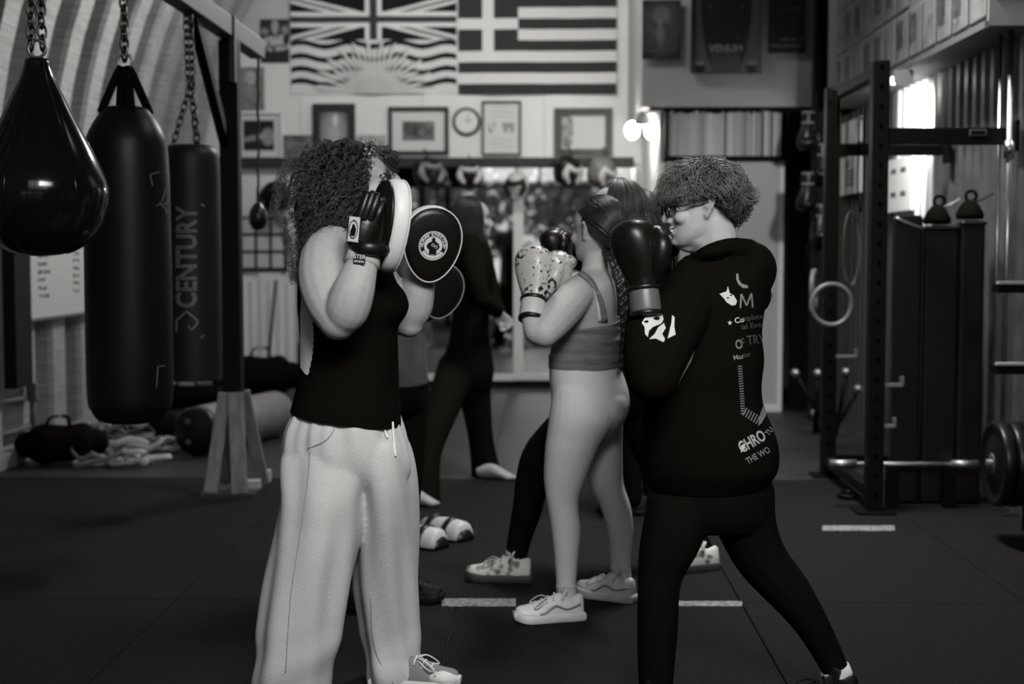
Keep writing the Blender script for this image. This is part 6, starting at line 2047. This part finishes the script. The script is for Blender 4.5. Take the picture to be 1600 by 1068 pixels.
    M_ws = mat('white shoe leather', 0.62, 0.5, noise=(14, 0.12)); M_wsole = mat('white rubber sole', 0.55, 0.6, noise=(20, 0.15)); M_lace = mat('white lace', 0.66, 0.8)
    for (tx, ty, hx, hy) in ((805, 973, 911, 967), (902, 929, 991, 942)):
        toe, heel = WZ(tx, ty), WZ(hx, hy)
        u = toe - heel
        M = T((heel.x, heel.y, 0.001)) @ Rz(math.atan2(u.y, u.x))
        sh = sneaker(P, M, u.length, (M_ws, M_wsole, M_lace))
        k = u.length / 0.3
        for sy in (-1, 1):
            MB().tube([M @ Vector((x * k, sy * (w_ + 0.002) * k, z * k)) for x, w_, z in ((0.02, 0.030, 0.075), (0.08, 0.0345, 0.058), (0.13, 0.0365, 0.075), (0.175, 0.041, 0.048), (0.2, 0.0425, 0.042))], [(0.003, 0.006)] * 5, 6, 4, side=(0, 0, 1)).obj('side_stripe', mat('grey shoe trim', 0.3, 0.6), sh)
    # hair drawn back, then a braid
    M_hb = hairmat('dark brown sleek hair', 0.018, 0.35)
    cap = cap_hair(HM, 0.108, 0.082, 0.113, (-0.024, 0, 0.016))
    cap.tube([HM @ Vector((-0.05, 0, 0.02)), HM @ Vector((-0.08, 0, -0.02)), HM @ Vector((-0.095, 0, -0.05))], [0.076, 0.058, 0.035], 16, 3, round_ends=True)
    me = remesh(cap, 0.006, 4)
    cut(me, HM @ Vector((-0.012, 0, 0.012)), HM.to_3x3() @ Vector((0.72, 0, -0.69)))
    mesh_obj('hair_base', me, M_hb, P)
    rnd = random.Random(4)
    st = []
    for i in range(700):
        az = rnd.uniform(0.75, 2 * PI - 0.75); po0 = rnd.uniform(0.1, 1.15)
        p0 = Vector((0.114 * math.sin(po0) * math.cos(az), 0.088 * math.sin(po0) * math.sin(az), 0.119 * math.cos(po0))) + Vector((-0.026, 0, 0.016))
        if az < 1.4 or az > 2 * PI - 1.4:
            if po0 > 1.05: continue
        if p0.x * 0.72 - (p0.z - 0.012) * 0.69 > 0.0: continue
        tgt = Vector((-0.115, rnd.uniform(-0.02, 0.02), -0.045))
        pts = []
        for k in range(12):
            t = k / 11
            q = p0.lerp(tgt, t)
            c = Vector((-0.026, 0, 0.016))
            v = q - c
            e = math.sqrt((v.x / 0.116) ** 2 + (v.y / 0.09) ** 2 + (v.z / 0.121) ** 2)
            rr = 1.0 / max(e, 0.3) if e < 1 else 1.0
            pts.append(HM @ (c + v * (rr * (1 + rnd.uniform(0, 0.004))) + Vector((0, 0, 0.002 * math.sin(i + k)))))
        st.append(pts)
    mesh_obj('hair', strands_mesh(st, 0.0018, 1), M_hb, P)
    bp = [(949, 392, 5.30), (958, 408, 5.24), (967, 435, 5.2), (973, 470, 5.18), (976, 505, 5.17), (976, 540, 5.17), (972, 574, 5.17)]
    Q = cat_rom([tuple(W(*q)) for q in bp], 5)
    br = MB()
    for i, q in enumerate(Q):
        t = i / (len(Q) - 1)
        for s_ in (-1, 1):
            br.ell(Vector(q) + Vector((s_ * 0.008, -0.004 * s_ * (1 if i % 2 else -1), 0)), (0.013 * (1 - 0.4 * t), 0.012 * (1 - 0.4 * t), 0.016), Matrix.Rotation(s_ * 0.6, 3, 'Y'), n=10, k=6)
    mesh_obj('braid', remesh(br, 0.004, 2), M_hb, P)
    return P
person_leggings()
def splatter_mat():
    m = mat('pale glove leather with splatter', 0.4, 0.35, spec=0.4)
    nt = m.node_tree; b = nt.nodes['Principled BSDF']
    tc = nt.nodes.new('ShaderNodeTexCoord'); v = nt.nodes.new('ShaderNodeTexNoise'); v.inputs['Scale'].default_value = 75; v.inputs['Detail'].default_value = 1.5
    n = nt.nodes.new('ShaderNodeTexNoise'); n.inputs['Scale'].default_value = 9
    nt.links.new(tc.outputs['Object'], v.inputs['Vector']); nt.links.new(tc.outputs['Object'], n.inputs['Vector'])
    a = nt.nodes.new('ShaderNodeMath'); a.operation = 'MULTIPLY_ADD'; a.inputs[1].default_value = 0.9
    nt.links.new(n.outputs['Fac'], a.inputs[0]); nt.links.new(v.outputs['Fac'], a.inputs[2])
    r = nt.nodes.new('ShaderNodeValToRGB')
    r.color_ramp.elements[0].position = 1.10; r.color_ramp.elements[0].color = (0.40, 0.394, 0.38, 1)
    r.color_ramp.elements[0].position = 0.0
    mr = nt.nodes.new('ShaderNodeMapRange'); mr.inputs['From Min'].default_value = 1.01; mr.inputs['From Max'].default_value = 1.04
    nt.links.new(a.outputs[0], mr.inputs['Value'])
    r.color_ramp.elements[1].position = 1.0; r.color_ramp.elements[1].color = (0.012, 0.011, 0.01, 1)
    nt.links.new(mr.outputs['Result'], r.inputs['Fac']); nt.links.new(r.outputs['Color'], b.inputs['Base Color'])
    return m
M_sp = splatter_mat()
M_spc = mat('pale cuff leather', 0.42, 0.4)
b0, b1 = W(830, 500, 5.07), W(842, 393, 5.20)
tg, bd = glove('boxing_glove', 'pale boxing glove with dark splatter and a lettered cuff', axis_matrix(b0, b1, (-0.55, -0.8, 0)), (M_sp, M_spc, M_leather), 'splattered gloves of the person in pale leggings', 0.93, 1)
V, F = text_tris('FE', 12, 0.2)
cuff = [c for c in tg.children if c.name.startswith('cuff') and 'trim' not in c.name][0]
decal(bvh_of(cuff), place2(V, 811, 477, -0.15, 0.7, 1), F, 0.002).obj('cuff_lettering', M_leather, tg, False, kind='stuff')
b0, b1 = W(880, 480, 5.44), W(876, 391, 5.42)
glove('boxing_glove', 'pale splattered boxing glove on the far hand', axis_matrix(b0, b1, (-0.9, -0.3, 0)), (M_sp, M_spc, M_leather), 'splattered gloves of the person in pale leggings', (b1 - b0).length / 0.303, -1)
# ------------------------------------------------------------------ the people further back
M_clothE = mat('black trousers cloth', 0.005, 0.9, spec=0.03)
def person_far(label, anchor, d, headp, bodyrows, limbs, skin_limbs, hair, clothes, feet=(), voxel=0.009, yaw=0.0, hm=None, fingers=()):
    P = thing('person', label, 'person', anchor)
    b = MB()
    HM = place_head(headp[0], headp[1], d, yaw, 0, 0, headp[2] if len(headp) > 2 else 1.0)
    head(b, HM)
    n0 = HM @ Vector((-0.015, 0, -0.08))
    b.tube([n0, n0 + Vector((0, 0, -0.09)), n0 + Vector((0, 0, -0.15))], [0.052, 0.052, 0.075], 14, 3, round_ends=True)
    b.rows([(r[0], r[1] + 4, r[2] - 4, r[3], r[4] * 0.93) for r in bodyrows])
    for L in limbs + skin_limbs:
        b.limb([(p[0], p[1], p[2], p[3] * (0.9 if L in limbs else 1)) for p in L])
    for f in feet:
        bare_foot(b, *f)
    for f in fingers:
        hand(b, f[0], f[1], f[2], f[3])
    mesh_obj('body', remesh(b, voxel, 4), M_skinD, P)
    for nm, mt, rows, lm in clothes:
        c = MB()
        if rows: c.rows(rows)
        for L in lm: c.limb(L)
        mesh_obj(nm, remesh(c, voxel, 4), mt, P)
    eyes(P, HM)
    hm_ = hairmat(hair['name'], hair['v'], 0.4)
    cap = cap_hair(HM, 0.108, 0.085, 0.115, (-0.024, 0, 0.014))
    cap.tube([HM @ Vector((-0.05, 0, 0.0)), HM @ Vector((-0.075, 0, -0.08)), HM @ Vector((-0.07, 0, -hair['len'] * 0.75))], [0.08, 0.075, 0.05], 16, 3, round_ends=True)
    cm2 = remesh(cap, 0.009, 3)
    cut(cm2, HM @ Vector((0.03, 0, 0.02)), HM.to_3x3() @ Vector((1, 0, -0.55)))
    mesh_obj('hair_base', cm2, hm_, P)
    st = meridian_hair(HM, hair.get('n', 420), hair.get('seed', 1), length=hair['len'], rx=0.114, ry=0.092, rz=0.123, off=(-0.022, 0, 0.014), face_half=hair.get('face', 0.95), spread=hair.get('spread', 0.02), tip_in=hair.get('tip', 0.0), wave=0.004)
    mesh_obj('hair', strands_mesh(st, 0.0032, 1), hm_, P)
    return P, HM

# E: long dark hair, black clothes, barefoot, facing right
dE = 8.5
foot = WZ(782, 748); ft2 = WZ(806, 750)
hE = W(746, 470, 8.3)
legsE = [[(735, 575, 8.5, 30), (745, 640, 8.5, 21), (752, 690, 8.52, 18), (760, 741, 8.55, 22)], [(715, 575, 8.45, 30), (690, 640, 8.15, 25), (668, 710, 7.9, 20), (664, 784, 7.72, 23)]]
armsE = [[(735, 385, 8.32, 19), (742, 430, 8.22, 15), (752, 468, 8.2, 12)], [(752, 468, 8.2, 12), (768, 478, 8.3, 11), (776, 486, 8.4, 9)], [(745, 385, 8.66, 18), (760, 430, 8.7, 14), (770, 466, 8.66, 11)], [(770, 466, 8.66, 11), (782, 492, 8.6, 9)]]
rowsE = [(368, 724, 752, dE, 0.07), (382, 710, 764, dE, 0.17), (410, 708, 772, dE, 0.19), (450, 708, 772, dE, 0.17), (500, 706, 764, dE, 0.15), (540, 700, 766, dE, 0.165), (575, 698, 770, dE, 0.17), (600, 702, 766, dE, 0.14)]
Mh = axis_matrix(W(775, 487, 8.41), W(790, 500, 8.46), (0, -1, 0))
Mh2 = axis_matrix(W(781, 490, 8.6), W(788, 510, 8.58), (0, -1, 0))
person_far('barefoot person in black with long dark hair before the mirror', (WZ(740, 760).x, dE, 0), dE, (741, 343, 1.0), rowsE, legsE, [], dict(name='long dark hair', v=0.012, len=0.36, seed=5, spread=0.03, n=520),
           [('top', M_clothE, rowsE, [[(p[0], p[1], p[2], p[3] + 2) for p in a] for a in armsE]), ('trousers', M_clothE, [(540, 697, 768, dE, 0.175), (580, 695, 772, dE, 0.18), (605, 700, 768, dE, 0.15)], [[(p[0], p[1], p[2], p[3] + 2) for p in a] for a in legsE])],
           feet=[((foot.x - 0.12, foot.y + 0.03, 0), (ft2.x + 0.005, ft2.y - 0.02, 0)), (WZ(632, 789), WZ(632, 789) + Vector((0.19, -0.05, 0)))], yaw=0.12, fingers=[(Mh, 0.9, 0.5, 1), (Mh2, 0.9, 0.6, -1)])
# F: mitt holder mostly hidden behind the left person
dF = 5.55
rowsF = [(352, 595, 628, dF, 0.07), (368, 580, 645, dF, 0.17), (400, 572, 655, dF, 0.19), (450, 568, 660, dF, 0.18), (500, 566, 666, dF, 0.165), (550, 564, 667, dF, 0.17), (600, 563, 669, dF, 0.18)]
legsF = [[(600, 600, 5.5, 42), (590, 720, 5.5, 30), (570, 850, 5.5, 22), (560, 930, 5.5, 17)], [(630, 600, 5.6, 40), (632, 720, 5.6, 30), (628, 850, 5.6, 20), (632, 925, 5.58, 17)]]
armF = [[(640, 395, 5.4, 26), (648, 440, 5.36, 22), (655, 480, 5.35, 18)], [(655, 480, 5.35, 18), (672, 468, 5.38, 14), (684, 458, 5.42, 12)], [(625, 395, 5.7, 26), (630, 450, 5.75, 20), (650, 440, 5.72, 14)]]
PF, _ = person_far('person in a grey shirt holding a mitt behind the curly-haired person', (WZ(600, 940).x, dF, 0), dF, (596, 308, 0.97), rowsF, legsF, [armF[1]], dict(name='dark tied hair', v=0.015, len=0.1, seed=9, n=260),
           [('shirt', mat('grey denim shirt', 0.06, 0.9, noise=(8, 0.3), bump=(12, 0.4)), rowsF, [armF[0], armF[2]]), ('trousers', M_clothE, [(590, 562, 666, dF, 0.175), (620, 562, 664, dF, 0.17), (640, 566, 660, dF, 0.14)], [[(p[0], p[1], p[2], p[3] + 2) for p in a] for a in legsF])], yaw=0.15)
M_bs2 = mat('black shoe', 0.004, 0.6, spec=0.15)
h0 = WZ(628, 938); t0 = WZ(692, 942)
u = t0 - h0
h0 = t0 - u.normalized() * 0.27
sneaker(PF, T((h0.x, h0.y, 0.001)) @ Rz(math.atan2(u.y, u.x)), 0.27, (M_bs2, M_bs2, M_bs2))
h0 = WZ(540, 955); sneaker(PF, T((h0.x, h0.y, 0.001)), 0.26, (M_bs2, M_bs2, M_bs2))
nrm = Vector((0.60, -0.78, -0.05)).normalized(); u = Vector((0.25, 0.1, 1)); u = (u - nrm * u.dot(nrm)).normalized(); xax = u.cross(nrm)
Mm = Matrix((xax, -nrm, u)).transposed().to_4x4()
if Mm.determinant() < 0: Mm = Matrix((-xax, -nrm, u)).transposed().to_4x4()
focus_mitt('plain dark focus mitt with a pale rim below the emblem mitt', T(W(676, 452, 5.42)) @ Mm, 0.2, 0.215, 0.06, logo=False, rim=mat('dull pale rim', 0.3, 0.5))

# C: black clothes, patterned sneakers, behind the person in pale leggings
dC = 6.0
rowsC = [(372, 950, 984, dC, 0.06), (388, 938, 1000, dC, 0.17), (420, 930, 1006, dC, 0.19), (470, 930, 1004, dC, 0.17), (530, 930, 1000, dC, 0.16), (580, 925, 1005, dC, 0.18), (615, 925, 1008, dC, 0.18), (640, 935, 1000, dC, 0.14)]
legsC = [[(945, 610, 5.95, 36), (900, 655, 5.9, 33), (848, 705, 5.85, 28), (832, 745, 5.85, 25), (825, 790, 5.85, 23), (812, 840, 5.85, 18), (806, 872, 5.85, 16)], [(985, 610, 6.05, 36), (1015, 690, 6.08, 31), (1045, 760, 6.1, 25), (1075, 820, 6.1, 19), (1098, 858, 6.1, 16)]]
armC = [[(945, 405, 5.82, 24), (915, 450, 5.78, 20), (890, 470, 5.78, 17)], [(890, 470, 5.78, 16), (878, 440, 5.82, 14), (872, 415, 5.85, 12)], [(950, 405, 6.18, 24), (915, 450, 6.25, 20), (885, 440, 6.2, 14)]]
PC, _ = person_far('person in black with long straight hair and patterned sneakers', (WZ(950, 900).x, dC, 0), dC, (960, 333, 1.02), rowsC, legsC, armC, dict(name='straight brown hair', v=0.035, len=0.28, seed=13, n=520),
           [('top', M_clothE, rowsC, [armC[0][:2], armC[2][:2]]), ('leggings', M_clothE, [(570, 924, 1006, dC, 0.185), (615, 924, 1010, dC, 0.185), (645, 935, 1000, dC, 0.145)], [[(p[0], p[1], p[2], p[3] + 1.5) for p in a] for a in legsC])], yaw=PI + 0.1)
def floral_mat():
    m = mat('patterned shoe canvas', 0.5, 0.7)
    nt = m.node_tree; b = nt.nodes['Principled BSDF']
    tc = nt.nodes.new('ShaderNodeTexCoord'); v = nt.nodes.new('ShaderNodeTexVoronoi'); v.inputs['Scale'].default_value = 24
    n = nt.nodes.new('ShaderNodeTexNoise'); n.inputs['Scale'].default_value = 30; n.inputs['Detail'].default_value = 3
    nt.links.new(tc.outputs['Object'], v.inputs['Vector']); nt.links.new(tc.outputs['Object'], n.inputs['Vector'])
    a = nt.nodes.new('ShaderNodeMath'); a.operation = 'MULTIPLY'
    nt.links.new(v.outputs['Distance'], a.inputs[0]); nt.links.new(n.outputs['Fac'], a.inputs[1])
    r = nt.nodes.new('ShaderNodeValToRGB')
    r.color_ramp.elements[0].position = 0.15; r.color_ramp.elements[0].color = (0.12, 0.118, 0.11, 1)
    r.color_ramp.elements[1].position = 0.24; r.color_ramp.elements[1].color = (0.55, 0.54, 0.52, 1)
    nt.links.new(a.outputs[0], r.inputs['Fac']); nt.links.new(r.outputs['Color'], b.inputs['Base Color'])
    return m
M_fl = floral_mat(); M_sole = mat('dark rubber sole', 0.03, 0.7); M_lc = mat('pale lace', 0.4, 0.8)
for (tx, ty, hx, hy) in ((729, 906, 830, 909), (1036, 896, 1121, 888)):
    toe, heel = WZ(tx, ty), WZ(hx, hy); u = toe - heel
    sneaker(PC, T((heel.x, heel.y, 0.001)) @ Rz(math.atan2(u.y, u.x)), max(u.length, 0.24), (M_fl, M_sole, M_lc))
m = MB(); m.limb([(807, 862, 5.85, 17.5), (806, 878, 5.85, 17)]); m.obj('sock', mat('white sock', 0.6, 0.9), PC)
b0, b1 = W(874, 440, 5.84), W(868, 372, 5.84)
glove('boxing_glove', 'black boxing glove just behind the splattered gloves', axis_matrix(b0, b1, (-0.9, -0.3, 0)), (M_leather, M_leather, M_leather), None, 0.72)
b0, b1 = W(882, 440, 6.2), W(872, 372, 6.2)
glove('boxing_glove', 'black boxing glove on the far hand of the straight-haired person', axis_matrix(b0, b1, (-0.9, 0.3, 0)), (M_leather, M_leather, M_leather), None, 0.8, -1)

# G and H: two more heads behind
for (lab, dd, hx, hy, seed, v) in (('person in dark clothes with sleek long hair behind the straight-haired one', 7.4, 993, 338, 17, 0.02), ('dark-haired person furthest back behind the raised black glove', 8.6, 1019, 345, 19, 0.012)):
    k = FPX / dd
    cx = hx + 4
    R_ = lambda z: 395 - (z - CAMH) * k
    rows = [(R_(1.42), cx - 0.05 * k, cx + 0.05 * k, dd, 0.06), (R_(1.37), cx - 0.1 * k, cx + 0.1 * k, dd, 0.17), (R_(1.25), cx - 0.12 * k, cx + 0.12 * k, dd, 0.19), (R_(1.05), cx - 0.11 * k, cx + 0.11 * k, dd, 0.155), (R_(0.9), cx - 0.13 * k, cx + 0.13 * k, dd, 0.18), (R_(0.78), cx - 0.12 * k, cx + 0.12 * k, dd, 0.17)]
    legs = [[(cx - 5, R_(0.85), dd - 0.1, 0.085 * k), (cx - 0.05 * k, R_(0.45), dd - 0.11, 0.06 * k), (cx - 0.03 * k, R_(0.07), dd - 0.12, 0.045 * k)], [(cx + 5, R_(0.85), dd + 0.1, 0.085 * k), (cx + 0.05 * k, R_(0.45), dd + 0.11, 0.06 * k), (cx + 0.08 * k, R_(0.07), dd + 0.12, 0.045 * k)]]
    arms = [[(cx, R_(1.33), dd + s * 0.2, 0.05 * k), (cx + 0.02 * k, R_(1.08), dd + s * 0.24, 0.042 * k), (cx - 0.08 * k, R_(0.98), dd + s * 0.2, 0.034 * k), (cx - 0.2 * k, R_(1.05), dd + s * 0.16, 0.028 * k)] for s in (-1, 1)]
    Mhs = [axis_matrix(W(cx - 0.2 * k, R_(1.05), dd + s * 0.16), W(cx - 0.3 * k, R_(1.1), dd + s * 0.14), (0, 0, -1)) for s in (-1, 1)]
    PG, _ = person_far(lab, (W(cx, 395, dd).x, dd, 0), dd, (hx, hy, 1.0), rows, legs, arms, dict(name='sleek hair %d' % seed, v=v, len=0.3, seed=seed, n=300),
               [('top', M_clothE, rows, [a[:3] for a in [[(p[0], p[1], p[2], p[3] + 3) for p in q] for q in arms]]), ('trousers', M_clothE, [(r[0], r[1] - 2, r[2] + 2, r[3], r[4] + 0.01) for r in rows[-2:]] + [(R_(0.72), cx - 0.1 * k, cx + 0.1 * k, dd, 0.13)], [[(p[0], p[1], p[2], p[3] + 2) for p in a] for a in legs])], voxel=0.011, yaw=PI, fingers=[(Mhs[0], 0.95, 0.7, 1), (Mhs[1], 0.95, 0.7, -1)])
    for s in (-1, 1):
        fx = W(cx + (0.06 if s < 0 else 0.14) * k, 395, dd + s * 0.12)
        sneaker(PG, T((fx.x, fx.y, 0.001)) @ Rz(PI), 0.26, (M_bs2, M_bs2, M_bs2), laces=False)
